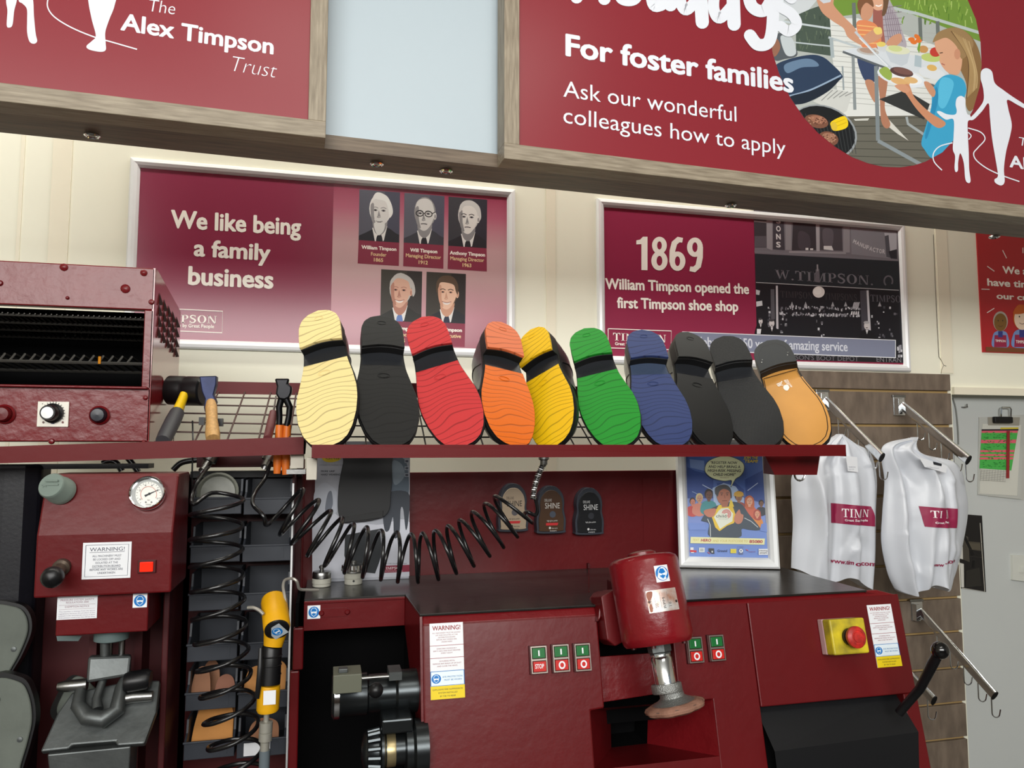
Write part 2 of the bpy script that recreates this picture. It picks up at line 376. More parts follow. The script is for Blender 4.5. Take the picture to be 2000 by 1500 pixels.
MARO = mat('sign_maroon_print', (138, 40, 50), 0.30, spec=0.4)
def sign(name, label, u0, u1, v0):
    t = thing(name, label, 'sign', FS)
    bw_ = .0275; v1 = zt
    for a_, b_ in ((v0, v0 + bw_), (v1 - bw_, v1)): MB().box((u0, a_, -fd + .005), (u1, b_, 0), OAKX).build('frame_bar', t, bevel=.0012)
    for a_, b_ in ((u0, u0 + bw_), (u1 - bw_, u1)): MB().box((a_, v0 + bw_ * .98, -fd + .005), (b_, v1 - bw_, 0), OAKZ).build('frame_bar', t, bevel=.0012)
    MB().box((u0 + bw_ - .002, v0 + bw_ - .002, -.022), (u1 - bw_ + .002, v1 - bw_ + .002, -.008), MARO).build('printed_panel', t)
    return t
vb = (fuv(636, 259)[1] + fuv(985, 319)[1]) / 2
S1 = sign('overhead_sign', 'maroon oak-framed overhead sign with white lettering and figure logo, left of the pale panel', fuv(-420, 100)[0], fuv(637.5, 200)[0], vb)
S2 = sign('overhead_sign', 'wide maroon oak-framed overhead sign with a barbecue photo, right of the pale panel', fuv(985, 200)[0], fuv(2560, 400)[0], vb)
FP = Fr(FS.at(0, 0, -.008), FS.x)              # face of the printed panels
WH = ink((232, 236, 244))
def put(pic, name, parent, fr):                # artwork measured on plane fr, stored under a thing on another plane
    m = chain(parent).inverted() @ fr.m; pic.mb.v = [tuple(m @ V(v)) for v in pic.mb.v]
    return pic.mb.build(name, parent)
p = Pic(FP)
p.text('The', (291, 22), (342, 29), (292, -2), WH, -.01, .15)
put(p, 'lettering', S1, FP); p = Pic(FP)
p.text('Alex Timpson', (235, 58), (534, 106), (238, 25), WH, .028)
put(p, 'lettering', S1, FP); p = Pic(FP)
p.text('Trust', (453, 139), (540, 153), (455, 109), WH, -.02, .25)
put(p, 'lettering', S1, FP)
p = Pic(FP).at(2.857, 0, 0)
p.blob([(40, -60), (95, -60), (95, 0), (80, 60), (70, 140), (50, 155), (38, 140), (42, 60), (35, 10)], WH)
p.blob([(105, -60), (165, -60), (185, 0), (190, 90), (200, 190), (208, 230), (190, 245), (165, 232), (152, 180), (152, 110), (150, 50), (125, 20), (105, 5)], WH)
p.blob([(480, -80), (650, -80), (640, 30), (610, 110), (588, 180), (590, 240), (590, 280), (560, 290), (500, 278), (483, 258), (515, 228), (535, 200), (515, 120), (500, 50), (492, 0)], WH)
p.line([(300, -60), (268, 0), (270, 50), (310, 100), (400, 155), (520, 205), (640, 240), (765, 276)], 7, WH, True)
put(p, 'logo', S1, FP)
p = Pic(FP)
p.text('For foster families', (1104, 108), (1550, 181), (1108, 66), WH, .032)
put(p, 'lettering', S2, FP).location.z = .0004; p = Pic(FP)
p.text('Ask our wonderful', (1100, 189), (1438, 238), (1102, 158), WH, .0)
put(p, 'lettering', S2, FP).location.z = .0004; p = Pic(FP)
p.text('colleagues how to apply', (1100, 240), (1534, 303), (1102, 209), WH, .0)
put(p, 'lettering', S2, FP).location.z = .0004; p = Pic(FP)
L = lambda pts, w=25: p.line(pts, w, WH, True, True)
L([(1120, -110), (1126, -5)]); L([(1175, -110), (1180, -2)]); L([(1122, -55), (1178, -50)])
L([(1205, -30), (1214, -2), (1240, -2), (1250, -35), (1232, -62), (1208, -50), (1205, -28)], 22)
L([(1272, -110), (1274, 0), (1290, 10)]); L([(1307, -40), (1309, 10)], 26)
L([(1362, -100), (1371, 44)], 26); L([(1364, -5), (1340, 20), (1328, 0), (1335, -30), (1362, -35)], 22)
L([(1430, -40), (1433, 48)], 26); L([(1431, 10), (1405, 36), (1393, 15), (1400, -20), (1429, -28)], 22)
L([(1458, -40), (1466, 10), (1490, 22), (1506, 0)], 24); L([(1507, -45), (1509, 30), (1502, 80), (1480, 88), (1464, 70)], 24)
L([(1545, -2), (1525, -14), (1520, 10), (1545, 28), (1555, 48), (1540, 62), (1524, 52)], 21)
put(p, 'lettering', S2, FP).location.z = .0004; p = Pic(FP)
p.text('The', (1990, 284), (2034, 291), (1992, 268), WH, -.01, .15)
p.text('Alex Timpson', (1971, 326), (2175, 357), (1973, 303), WH, .028)
p.text('Trust', (2115, 383), (2180, 393), (2117, 362), WH, -.02, .25)
put(p, 'lettering', S2, FP).location.z = .0004
# barbecue photograph in its rounded shape
mask = [(1497, 0), (1503, 60), (1509, 104), (1522, 145), (1543, 190), (1571, 231), (1598, 260), (1630, 286), (1664, 307), (1695, 319), (1725, 326), (1758, 327), (1785, 323), (1807, 316), (1840, 298), (1875, 260), (1900, 215), (1913, 170), (1917, 126), (1915, 82), (1906, 38), (1890, 0), (1850, -90), (1790, -160), (1700, -190), (1600, -160), (1530, -90)]
p = Pic(FP, .0001, mask, 1e-6).at(3.636, 1450, 0)
SK = (206, 152, 122)
p.rect(0, -800, 2000, 1300, (178, 184, 180))
p.poly([(600, -700), (1700, -700), (1700, 300), (1100, 60), (600, 130)], (116, 150, 62))
for i in range(90):                             # grass blades in the bright bank
    x = 1040 + rnd.random() * 640; y = -60 + rnd.random() * 250
    p.line([(x, y), (x + rnd.uniform(-18, 18), y - 45)], 7, rnd.choice([(150, 184, 84), (90, 128, 48), (132, 166, 70), (172, 196, 110)]))
p.poly([(380, 100), (640, 10), (650, 400), (380, 360)], (74, 88, 78))
for i in range(40):
    x = 390 + rnd.random() * 240; y = 60 + rnd.random() * 300
    p.line([(x, y), (x + rnd.uniform(-12, 12), y - 30)], 6, rnd.choice([(92, 106, 88), (60, 74, 64), (104, 118, 98)]))
p.line([(210, 140), (640, 205)], 14, (196, 206, 210)); p.line([(360, 300), (640, 330)], 10, (186, 196, 200))
p.poly([(620, 130), (820, 130), (1420, 340), (1500, 820), (700, 830), (640, 420)], (222, 224, 220))   # sunlit boards
for i in range(16):
    y = 180 + i * 36; p.line([(630, y), (1400, y + 60)], 4, (176, 178, 174))
p.poly([(480, 830), (1340, 820), (1340, 1250), (480, 1250)], (104, 102, 92))           # weathered decking
for i in range(8): p.line([(480, 850 + i * 50), (1350, 835 + i * 58)], 5, (70, 70, 62))
p.poly([(1040, 850), (1180, 1000), (1100, 950), (1010, 880)], (214, 212, 204)); p.poly([(790, 845), (900, 840), (890, 856), (800, 858)], (206, 206, 198))
p.line([(1060, 55), (1250, 100), (1690, 235)], 22, (188, 198, 196))                    # rail
for x in (790, 1260, 1385): p.line([(x, 20 + (x - 790) * .22), (x + 6, 200 + (x - 790) * .2)], 26, (108, 116, 112))
p.line([(610, 265), (840, 340)], 16, (188, 198, 202)); p.line([(630, 270), (640, 410)], 26, (168, 180, 184))
p.poly([(210, 0), (530, 0), (470, 70), (380, 110), (300, 140), (210, 230)], (206, 212, 216))   # white apron
p.blob([(220, 260), (290, 240), (350, 290), (390, 390), (300, 420), (225, 420)], (86, 92, 98)); p.blob([(270, 260), (350, 270), (380, 380), (310, 390)], (196, 204, 208))
p.blob([(205, 270), (250, 280), (268, 340), (235, 400), (205, 380)], (150, 104, 84))
# child and mother beyond the table
p.blob([(960, -120), (1010, -60), (1090, 90), (1130, 210), (1160, 340), (1000, 330), (960, 200)], (176, 168, 176))
for i in range(7): p.line([(990 + i * 18, -40 + i * 28), (1040 + i * 16, 300)], 5, (132, 118, 132))
for i in range(6): p.line([(980, 60 + i * 40), (1130, 40 + i * 44)], 5, (138, 124, 136))
p.blob([(930, 40), (985, 40), (1000, 200), (1010, 330), (940, 320)], (160, 98, 88))
p.blob([(915, -60), (1000, -80), (1010, 40), (970, 75), (925, 50)], (224, 172, 142)); p.blob([(985, -100), (1040, -40), (1020, 90), (990, 110), (1000, 20)], (112, 84, 62))
p.line([(945, 38), (968, 44), (990, 34)], 9, (250, 244, 240), True)
p.blob([(830, 20), (880, 0), (925, 40), (920, 110), (880, 150), (840, 120)], SK); p.blob([(815, 30), (850, -30), (915, -10), (930, 50), (880, 20), (845, 60), (838, 110)], (128, 88, 62))
p.blob([(810, 160), (880, 145), (960, 190), (980, 320), (860, 340), (830, 270)], (226, 140, 96))
for i in range(5): p.line([(815 + i * 4, 180 + i * 32), (960, 195 + i * 28)], 8, (240, 186, 120))
p.blob([(850, 270), (930, 210), (985, 215), (990, 260), (930, 300), (860, 310)], SK); p.blob([(930, 205), (980, 195), (990, 235), (950, 245)], (236, 210, 120))
p.blob([(1020, 310), (1060, 260), (1120, 240), (1130, 290), (1070, 340), (1030, 340)], SK)
p.blob([(820, 400), (960, 420), (950, 560), (900, 590), (850, 540)], (58, 72, 104))      # shorts
p.blob([(870, 580), (930, 580), (960, 700), (930, 720)], (188, 136, 108)); p.blob([(965, 540), (1030, 560), (1010, 760), (1050, 880), (1020, 912), (985, 860), (975, 700)], (178, 124, 98))
# table, dishes, plate
p.poly([(710, 360), (800, 340), (1420, 420), (1480, 560), (1430, 590), (1250, 520), (960, 470)], (214, 220, 226))
p.line([(712, 368), (960, 462), (1440, 640)], 16, (96, 102, 106))
p.line([(785, 400), (798, 780)], 22, (140, 148, 150)); p.line([(948, 470), (962, 1000)], 28, (128, 138, 142)); p.line([(962, 1000), (1270, 1170)], 26, (138, 148, 152)); p.line([(710, 470), (718, 640)], 12, (150, 160, 164))
p.line([(1165, 830), (1175, 880), (1340, 990)], 18, (162, 170, 172))
p.ell(890, 365, 80, 26, (190, 186, 182), 8); p.ell(890, 360, 60, 18, (176, 148, 132), 8)
p.poly([(1010, 350), (1190, 370), (1170, 450), (1130, 470), (1050, 440)], (198, 206, 214)); p.ell(1100, 355, 90, 30, (222, 224, 196), 8); p.ell(1085, 345, 50, 22, (206, 214, 150), 8)
p.poly([(950, 310), (1030, 320), (1010, 370), (965, 360)], (208, 212, 216)); p.ell(985, 315, 32, 18, (228, 206, 110))
p.poly([(1265, 420), (1420, 440), (1380, 490), (1290, 470)], (216, 222, 226)); p.ell(1340, 410, 74, 30, (190, 206, 120), 6); p.ell(1370, 370, 40, 34, (196, 66, 54)); p.ell(1285, 350, 34, 26, (200, 150, 92), 8)
p.ell(1345, 520, 95, 42, (222, 226, 230), 12); p.ell(1345, 482, 36, 22, (222, 180, 104), 12)
p.poly([(1225, 390), (1272, 400), (1270, 480), (1220, 470)], (176, 192, 200)); p.poly([(1240, 350), (1262, 262), (1270, 268), (1255, 380)], (120, 160, 60))
for x, y in ((1200, 280), (1240, 262), (1215, 300), (1250, 290)): p.ell(x, y, 24, 15, (226, 120, 52), x % 50)
p.poly([(970, 705), (1160, 640), (1330, 740), (1290, 850)], (52, 54, 54))
p.ell(1130, 550, 178, 62, (226, 232, 238), 14); p.ell(1130, 545, 150, 48, (238, 240, 242), 14)
p.blob([(970, 500), (1020, 475), (1060, 520), (1050, 570), (1000, 545)], (152, 176, 84)); p.ell(1120, 580, 70, 24, (222, 176, 118), 14); p.ell(1195, 570, 50, 22, (224, 182, 124), 10); p.ell(1130, 512, 84, 32, (92, 66, 64), 12); p.ell(1140, 506, 70, 22, (122, 86, 80), 12)
# arm with tongs
p.blob([(525, -40), (640, -20), (650, 40), (720, 120), (790, 190), (840, 270), (850, 320), (800, 300), (745, 260), (715, 200), (640, 150), (560, 80)], SK)
p.poly([(540, -60), (640, -60), (625, 15), (575, 25), (545, 0)], (206, 212, 220))
p.line([(800, 225), (950, 390), (1055, 485)], 17, (196, 204, 212)); p.line([(830, 270), (1030, 470)], 8, (232, 236, 240))
# kettle barbecue
p.blob([(230, 470), (330, 420), (480, 390), (570, 405), (640, 460), (705, 530), (690, 570), (520, 690), (400, 740), (330, 720), (240, 560)], (44, 62, 88), 6)
p.blob([(300, 460), (420, 420), (500, 425), (540, 470), (420, 480), (320, 520)], (104, 130, 158)); p.line([(300, 690), (480, 640), (700, 535)], 12, (150, 172, 196), True); p.blob([(330, 690), (500, 640), (690, 552), (620, 640), (480, 720), (380, 740)], (30, 40, 54))
p.poly([(500, 720), (640, 630), (780, 660), (740, 790), (700, 810)], (206, 208, 204))
for i in range(5): p.line([(560 + i * 42, 715 - i * 8), (640 + i * 36, 640 + i * 4)], 6, (140, 142, 140))
p.ell(570, 940, 250, 190, (150, 156, 160), 20); p.ell(568, 938, 238, 178, (24, 27, 30), 20)
for i in range(15): p.line([(390 + i * 28, 790 + i * 8), (470 + i * 24, 1010 + i * 6)], 4, (60, 64, 66))
p.ell(525, 862, 86, 46, (124, 82, 64), 14); p.ell(540, 850, 60, 28, (160, 110, 88), 14); p.ell(610, 985, 72, 50, (122, 80, 62), 16); p.ell(615, 975, 50, 30, (158, 112, 90), 16)
for i in range(26): p.ell(470 + rnd.random() * 120, 835 + rnd.random() * 50, 6, 4, rnd.choice([(92, 56, 44), (186, 140, 112)])); p.ell(570 + rnd.random() * 90, 955 + rnd.random() * 60, 6, 4, rnd.choice([(92, 56, 44), (186, 140, 112)]))
p.blob([(630, 865), (720, 825), (750, 870), (735, 910), (660, 930), (632, 905)], (240, 206, 30)); p.line([(640, 880), (730, 845)], 5, (214, 176, 20)); p.line([(648, 905), (738, 870)], 5, (214, 176, 20)); p.ell(650, 898, 22, 32, (222, 190, 60), -10)
# girl
p.blob([(1400, 250), (1480, 210), (1560, 210), (1640, 280), (1690, 400), (1700, 560), (1680, 700), (1620, 790), (1585, 740), (1590, 600), (1540, 480), (1480, 330)], (140, 108, 70))
p.blob([(1370, 280), (1450, 230), (1540, 300), (1560, 420), (1540, 520), (1490, 530), (1440, 500), (1400, 440), (1400, 400), (1372, 350)], (220, 168, 136))
p.blob([(1350, 300), (1390, 230), (1500, 195), (1590, 230), (1640, 320), (1560, 420), (1520, 330), (1450, 270), (1380, 290)], (158, 128, 88)); p.ell(1525, 385, 22, 38, (206, 148, 118)); p.line([(1400, 378), (1422, 374)], 7, (92, 66, 52)); p.line([(1412, 452), (1436, 462)], 7, (176, 100, 88))
for i in range(10): p.line([(1480 + i * 14, 220 + i * 8), (1600 + i * 7, 420 + i * 10), (1590 + i * 8, 700 - i * 8)], 6, rnd.choice([(176, 146, 100), (108, 80, 52), (196, 168, 122)]), True)
p.blob([(1400, 560), (1470, 530), (1560, 560), (1590, 640), (1560, 720), (1520, 800), (1500, 1020), (1360, 1125), (1290, 1060), (1270, 1010), (1300, 900), (1340, 760), (1350, 640)], (62, 164, 206))
p.blob([(1400, 580), (1450, 550), (1500, 600), (1440, 760), (1390, 740)], (92, 190, 226)); p.blob([(1370, 620), (1390, 700), (1350, 860), (1310, 980), (1296, 960), (1330, 820)], (44, 140, 186))
p.blob([(1130, 620), (1180, 600), (1220, 690), (1320, 790), (1440, 870), (1400, 910), (1340, 880), (1240, 780), (1170, 680)], (204, 142, 108)); p.blob([(1080, 610), (1150, 600), (1190, 640), (1150, 660)], (212, 154, 122)); p.blob([(1290, 580), (1330, 590), (1370, 650), (1350, 690), (1300, 620)], (204, 148, 116))
ph = put(p, 'photo_print', S2, FP)
p = Pic(FP, .0008, None, 1e-6).at(3.636, 1450, 0)
p.blob([(1690, 560), (1695, 505), (1730, 485), (1770, 510), (1790, 590), (1850, 640), (1920, 690), (2010, 750), (2010, 775), (1950, 745), (1880, 710), (1885, 770), (1910, 880), (1900, 960), (1870, 1080), (1855, 1200), (1860, 1290), (1835, 1318), (1795, 1300), (1788, 1275), (1812, 1250), (1800, 1160), (1770, 980), (1755, 830), (1745, 735), (1700, 790), (1640, 850), (1612, 845), (1660, 790), (1708, 720), (1710, 650), (1700, 600)], WH)
p.blob([(1512, 745), (1520, 700), (1550, 682), (1580, 705), (1582, 760), (1595, 810), (1615, 820), (1620, 850), (1598, 870), (1600, 980), (1605, 1080), (1608, 1200), (1618, 1285), (1600, 1300), (1580, 1270), (1570, 1160), (1545, 1090), (1530, 1150), (1528, 1210), (1512, 1222), (1504, 1190), (1508, 1110), (1492, 1060), (1498, 960), (1496, 850), (1440, 850), (1380, 800), (1400, 790), (1450, 812), (1505, 815), (1520, 790)], WH)
p.line([(1415, 1210), (1360, 1150), (1355, 1090), (1400, 1040), (1490, 1015)], 8, WH, True); p.line([(1600, 940), (1622, 965), (1605, 992)], 7, WH, True)
p.line([(1600, 910), (1690, 940), (1720, 990), (1670, 1050), (1640, 1090), (1660, 1140), (1740, 1200), (1850, 1250), (1965, 1290)], 8, WH, True)
put(p, 'logo', S2, FP)
# ------------------------------------------------------------------ framed posters on the back wall
SNAP = [(0, 0), (0, .009), (.004, .014), (.011, .0155), (.018, .0125), (.023, .006), (.0235, .003)]
PHY = WY - .004
FW = Fr((0, PHY, 0))                            # face of the printed sheets (0,0 = room origin)
def poster(name, label, u0, u1, v0, v1, base, prof=SNAP, cat='poster', fr=None):
    f = Fr((0, WY, 0)) if fr is None else fr
    c = Fr(f.at((u0 + u1) / 2, v0, 0), f.x, f.y)
    t = thing(name, label, cat, c)
    MB().ring(-(u1 - u0) / 2, (u1 - u0) / 2, 0, v1 - v0, prof, ALU).build('frame', t, weld=True)
    MB().box((-(u1 - u0) / 2 + .01, .01, .0005), ((u1 - u0) / 2 - .01, v1 - v0 - .01, .004), base).build('print', t)
    return t
MAR1 = mat('poster_maroon', (138, 50, 76), 0.26, spec=0.5)
u0 = (FW.uv(257, 308)[0] + FW.uv(246, 500)[0]) / 2; u1 = (FW.uv(1008, 372)[0] + FW.uv(1003, 700)[0]) / 2
v1 = (FW.uv(257, 308)[1] + FW.uv(1008, 372)[1]) / 2; v0 = (FW.uv(329, 679.5)[1] + FW.uv(1003, 700)[1]) / 2
PA = poster('framed_poster', 'silver-framed maroon poster reading We like being a family business with five portraits', u0, u1, v0, v1, MAR1)
# right half of the sheet: printed pink glow
GL = mat('poster_pink_glow', (200, 150, 160), 0.26, spec=0.5)
nt = GL.node_tree; tcn = nt.nodes.new('ShaderNodeTexCoord'); sx = nt.nodes.new('ShaderNodeSeparateXYZ'); mr = nt.nodes.new('ShaderNodeMapRange'); rp = nt.nodes.new('ShaderNodeValToRGB')
nt.links.new(tcn.outputs['Object'], sx.inputs[0]); nt.links.new(sx.outputs['Y'], mr.inputs[0]); mr.inputs[1].default_value = 0; mr.inputs[2].default_value = v1 - v0
nt.links.new(mr.outputs[0], rp.inputs[0]); nt.links.new(rp.outputs[0], nt.nodes['Principled BSDF'].inputs['Base Color'])
el = rp.color_ramp.elements
el[0].position = 0.03; el[0].color = rgb((132, 42, 66)); el[1].position = 0.98; el[1].color = rgb((142, 44, 72))
for ps, c in ((.22, (186, 122, 136)), (.45, (206, 170, 172)), (.62, (204, 164, 168)), (.82, (180, 98, 120))): e = rp.color_ramp.elements.new(ps); e.color = rgb(c)
p = Pic(FW); p.poly([(652, 352), (995, 384), (990, 684), (645, 672)], GL); put(p, 'pink_half_print', PA, FW)
CW = ink((252, 247, 238)); CT = ink((236, 208, 160)); CAPT = ink((140, 52, 74))
p = Pic(FW, .0008)
p.text('We like being', (333, 444), (588, 459), (331, 409), CW, .034)
put(p, 'lettering', PA, FW); p = Pic(FW, .0008)
p.text('a family', (378, 499), (528, 509), (377, 466), CW, .034)
put(p, 'lettering', PA, FW); p = Pic(FW, .0008)
p.text('business', (367, 555), (534, 563), (366, 519), CW, .034)
put(p, 'lettering', PA, FW); p = Pic(FW, .0008)
p.serif('TIMPSON', (299, 628), (425, 632), (299, 613), CW)
p.text('Great Service by Great People', (301, 637), (418, 641), (301, 630), CW, .02)
p.line([(288, 601), (435, 608), (434, 650), (287, 644), (288, 601)], 1.6, CW)
put(p, 'lettering', PA, FW)
# portraits: background, suit, collar, tie, face, hair drawn in a unit square mapped onto each print
def portrait(q, capq, lines, bg, suit, skin, hair, style, shade):
    p = Pic(FW, .0006, None, 2e-6).at(4.413, 680, 350)
    def m(x, y):
        a, b, c, d = q; t = ((a[0] * (1 - x) + b[0] * x) * (1 - y) + (d[0] * (1 - x) + c[0] * x) * y, (a[1] * (1 - x) + b[1] * x) * (1 - y) + (d[1] * (1 - x) + c[1] * x) * y); return t
    clipq = [p.q(m(0, 0)), p.q(m(1, 0)), p.q(m(1, 1)), p.q(m(0, 1))]
    B = lambda pts, c: p.blob([m(*t) for t in pts], c, 5)
    P_ = lambda pts, c: p.poly([m(*t) for t in pts], c)
    def E(x, y, rx, ry, c, n=20): p.poly([m(x + rx * math.cos(2 * math.pi * i / n), y + ry * math.sin(2 * math.pi * i / n)) for i in range(n)], c)
    def LN(pts, w, c): p.line([m(*t) for t in pts], w, c, True)
    P_([(0, 0), (1, 0), (1, 1.0), (0, 1.0)], (bg[0] - 14, bg[1] - 14, bg[2] - 10)); p.clip = clipq
    B([(-.1, -.1), (.6, -.1), (.5, .5), (.2, 1.1), (-.1, 1.1)], bg)
    cx = .52 + style.get('dx', 0)
    B([(-.1, .98), (cx - .32, .84), (cx - .12, .76), (cx + .2, .72), (cx + .42, .82), (1.1, .9), (1.1, 1.2), (-.1, 1.2)], suit)
    P_([(cx - .17, .74), (cx + .2, .68), (cx + .12, .98), (cx + .0, 1.02), (cx - .1, 1.0)], style.get('shirt', (232, 230, 228)))
    B([(cx - .05, .9), (cx + .05, .86), (cx + .09, 1.05), (cx - .06, 1.05)], style.get('tie', (40, 40, 46)))
    B([(cx - .14, .58), (cx + .18, .56), (cx + .16, .76), (cx + .02, .88), (cx - .12, .8)], shade)
    y0 = style.get('top', .14)
    E(cx + .02, .36, .27, .31, hair)
    B([(cx - .22, .3), (cx - .16, y0 + .06), (cx + .02, y0), (cx + .18, y0 + .06), (cx + .25, .32), (cx + .24, .46), (cx + .16, .62), (cx + .03, .73), (cx - .1, .7), (cx - .19, .55)], skin)
    B([(cx - .22, .3), (cx - .14, .26), (cx - .13, .5), (cx - .08, .68), (cx - .14, .66), (cx - .2, .54)], shade)
    E(cx + .27, .42, .04, .075, skin); E(cx + .275, .43, .02, .045, shade)
    dk = style.get('dark', (40, 36, 40))
    for sx_ in (-.1, .1):
        E(cx + sx_, .385, .055, .022, shade); E(cx + sx_, .387, .028, .014, dk); LN([(cx + sx_ - .07, .345), (cx + sx_, .325), (cx + sx_ + .07, .345)], style.get('brow', 7), style.get('browc', shade))
    P_([(cx - .015, .38), (cx + .03, .5), (cx - .05, .52)], shade); LN([(cx - .06, .515), (cx - .02, .53), (cx + .035, .512)], 7, style.get('dark2', shade))
    if style.get('smile'): B([(cx - .1, .585), (cx, .605), (cx + .1, .58), (cx + .05, .63), (cx - .05, .632)], (244, 236, 230)); LN([(cx - .12, .575), (cx, .6), (cx + .12, .572)], 5, (150, 84, 78))
    else: LN([(cx - .08, .6), (cx, .592), (cx + .08, .6)], 7, dk)
    if style.get('beard'):
        B([(cx - .13, .57), (cx - .04, .545), (cx + .06, .545), (cx + .14, .58), (cx + .03, .6), (cx - .05, .6)], (222, 222, 220)); B([(cx - .12, .64), (cx + .06, .63), (cx + .14, .66), (cx + .1, .8), (cx - .02, .88), (cx - .1, .78)], (226, 226, 224)); LN([(cx - .05, .617), (cx + .05, .615)], 6, (60, 56, 58))
        B([(cx - .16, .14), (cx - .1, .05), (cx - .02, .03), (cx + .08, .05), (cx + .2, .11), (cx + .3, .26), (cx + .33, .42), (cx + .25, .52), (cx + .22, .36), (cx + .14, .2), (cx - .06, .17)], (236, 236, 234))
    if style.get('hairtop'): B(style['hairtop'], hair)
    if style.get('glasses'):
        for sx_ in (-.11, .11):
            LN([(cx + sx_ + .09 * math.cos(t * .6283), .39 + .055 * math.sin(t * .6283)) for t in range(11)], 8, (28, 28, 30))
        LN([(cx + .2, .375), (cx + .28, .34)], 7, (28, 28, 30)); LN([(cx - .03, .38), (cx + .03, .38)], 7, (28, 28, 30))
    p.clip = None
    p.poly(capq, CAPT)
    a, b, c, d = capq; hgt = d[1] - a[1]; sl = (b[1] - a[1]) / (b[0] - a[0])
    for i, (st, col, fx, yy, bo) in enumerate(lines):
        w = (b[0] - a[0]); x0_ = a[0] + w * (1 - fx) / 2 - i * 2; p.tl(st, x0_, x0_ + w * fx, a[1] + hgt * yy + sl * (x0_ - a[0]), hgt * .155, col, bo, sl)
    return put(p, 'portrait', PA, FW)
G = lambda a, b=None, c=None: (a, a, a + 2)
portrait([(97, 88), (447, 115), (440, 548), (90, 525)], [(90, 525), (440, 548), (437, 748), (82, 726)], [('William Timpson', CW, .86, .36, .04), ('Founder', CT, .38, .63, .02), ('1865', CT, .23, .87, .03)], (92, 92, 104), (44, 44, 50), (222, 220, 218), (232, 232, 230), dict(beard=1, dx=-.02), (150, 148, 150))
portrait([(485, 118), (830, 146), (823, 570), (478, 547)], [(478, 547), (823, 570), (820, 772), (474, 750)], [('Will Timpson', CW, .68, .36, .04), ('Managing Director', CT, .88, .6, .02), ('1912', CT, .23, .86, .03)], (96, 96, 108), (64, 64, 72), (216, 214, 212), (150, 148, 148), dict(glasses=1, top=.08, dx=-.02), (146, 144, 146))
portrait([(865, 150), (1198, 178), (1193, 596), (862, 574)], [(862, 574), (1193, 596), (1195, 796), (857, 774)], [('Anthony Timpson', CW, .92, .36, .04), ('Managing Director', CT, .88, .6, .02), ('1963', CT, .23, .86, .03)], (60, 60, 66), (40, 40, 46), (226, 222, 218), (206, 204, 202), dict(dx=-.02, browc=(70, 68, 70), hairtop=[(.28, .3), (.3, .16), (.42, .06), (.62, .05), (.8, .16), (.85, .36), (.8, .44), (.76, .26), (.6, .16), (.42, .17), (.34, .26)]), (140, 138, 140))
portrait([(285, 776), (638, 796), (630, 1236), (276, 1216)], [(276, 1216), (630, 1236), (626, 1440), (272, 1420)], [('John Timpson', CW, .74, .36, .04), ('Chief Executive', CT, .78, .62, .02), ('1975', CT, .23, .88, .03)], (66, 62, 56), (38, 38, 34), (222, 176, 154), (196, 192, 188), dict(dx=-.06, smile=1, tie=(100, 130, 190), top=.12, hairtop=[(.22, .34), (.24, .2), (.38, .09), (.6, .08), (.78, .2), (.84, .4), (.78, .5), (.74, .3), (.62, .19), (.4, .16), (.28, .26)]), (186, 132, 114))
portrait([(676, 798), (1015, 817), (1008, 1246), (668, 1228)], [(668, 1228), (1008, 1246), (1004, 1448), (664, 1430)], [('James Timpson', CW, .84, .36, .04), ('Chief Executive', CT, .8, .62, .02), ('2002', CT, .24, .88, .03)], (60, 56, 50), (34, 36, 42), (238, 196, 170), (92, 72, 56), dict(dx=.0, smile=1, tie=(38, 46, 70), browc=(96, 72, 56), hairtop=[(.26, .4), (.26, .2), (.4, .07), (.66, .07), (.8, .22), (.8, .42), (.75, .36), (.7, .24), (.55, .2), (.36, .2), (.31, .3)]), (212, 160, 134))
# second poster
MAR2 = mat('poster_plum', (146, 42, 74), 0.28, spec=0.5)
u0 = (FW.uv(1169, 390)[0] + FW.uv(1161.5, 600)[0]) / 2; u1 = (FW.uv(1766, 457)[0] + FW.uv(1776, 726)[0]) / 2
v1 = FW.uv(1169.5, 388.5)[1]; v0 = (FW.uv(1191, 711.5)[1] + FW.uv(1776, 726)[1]) / 2
PB = poster('framed_poster', 'silver-framed poster reading 1869 with a black and white shop front photo', u0, u1, v0, v1, MAR2)
p = Pic(FW, .0006, [(1300, 300), (1752, 330), (1764, 709), (1300, 696)], 1e-6).at(4.688, 1460, 410)
p.poly([(50, -200), (1420, -200), (1430, 1420), (90, 1380)], (44, 44, 52))
p.poly([(55, -100), (1400, -100), (1380, 470), (65, 400)], (116, 112, 120))
p.poly([(55, 40), (172, 60), (172, 345), (65, 345)], (58, 54, 60)); p.poly([(58, 96), (172, 106), (172, 120), (58, 110)], (170, 166, 172)); p.rect(64, 240, 170, 340, (88, 84, 92))
p.poly([(232, 60), (330, 70), (340, 370), (232, 362)], (66, 62, 70)); p.poly([(172, 60), (225, 64), (226, 370), (176, 350)], (150, 146, 152)); p.poly([(345, 70), (400, 80), (400, 370), (348, 365)], (142, 138, 144))
p.poly([(415, 116), (622, 130), (628, 368), (405, 372)], (58, 54, 60)); p.poly([(664, 140), (862, 158), (870, 374), (660, 368)], (74, 70, 76)); p.blob([(690, 180), (780, 190), (770, 340), (700, 330)], (96, 90, 98)); p.blob([(470, 200), (560, 230), (570, 350), (470, 350)], (74, 68, 76))
p.rect(530, 348, 556, 368, (222, 220, 222)); p.rect(572, 352, 600, 368, (214, 212, 214)); p.poly([(696, 330), (770, 330), (786, 372), (696, 362)], (216, 214, 216))
p.line([(380, 385), (900, 395)], 18, (150, 146, 152)); p.line([(62, 380), (1380, 462)], 12, (120, 118, 126)); p.line([(640, 100), (645, 378)], 30, (170, 166, 172)); p.line([(905, 150), (905, 390)], 60, (146, 142, 148))
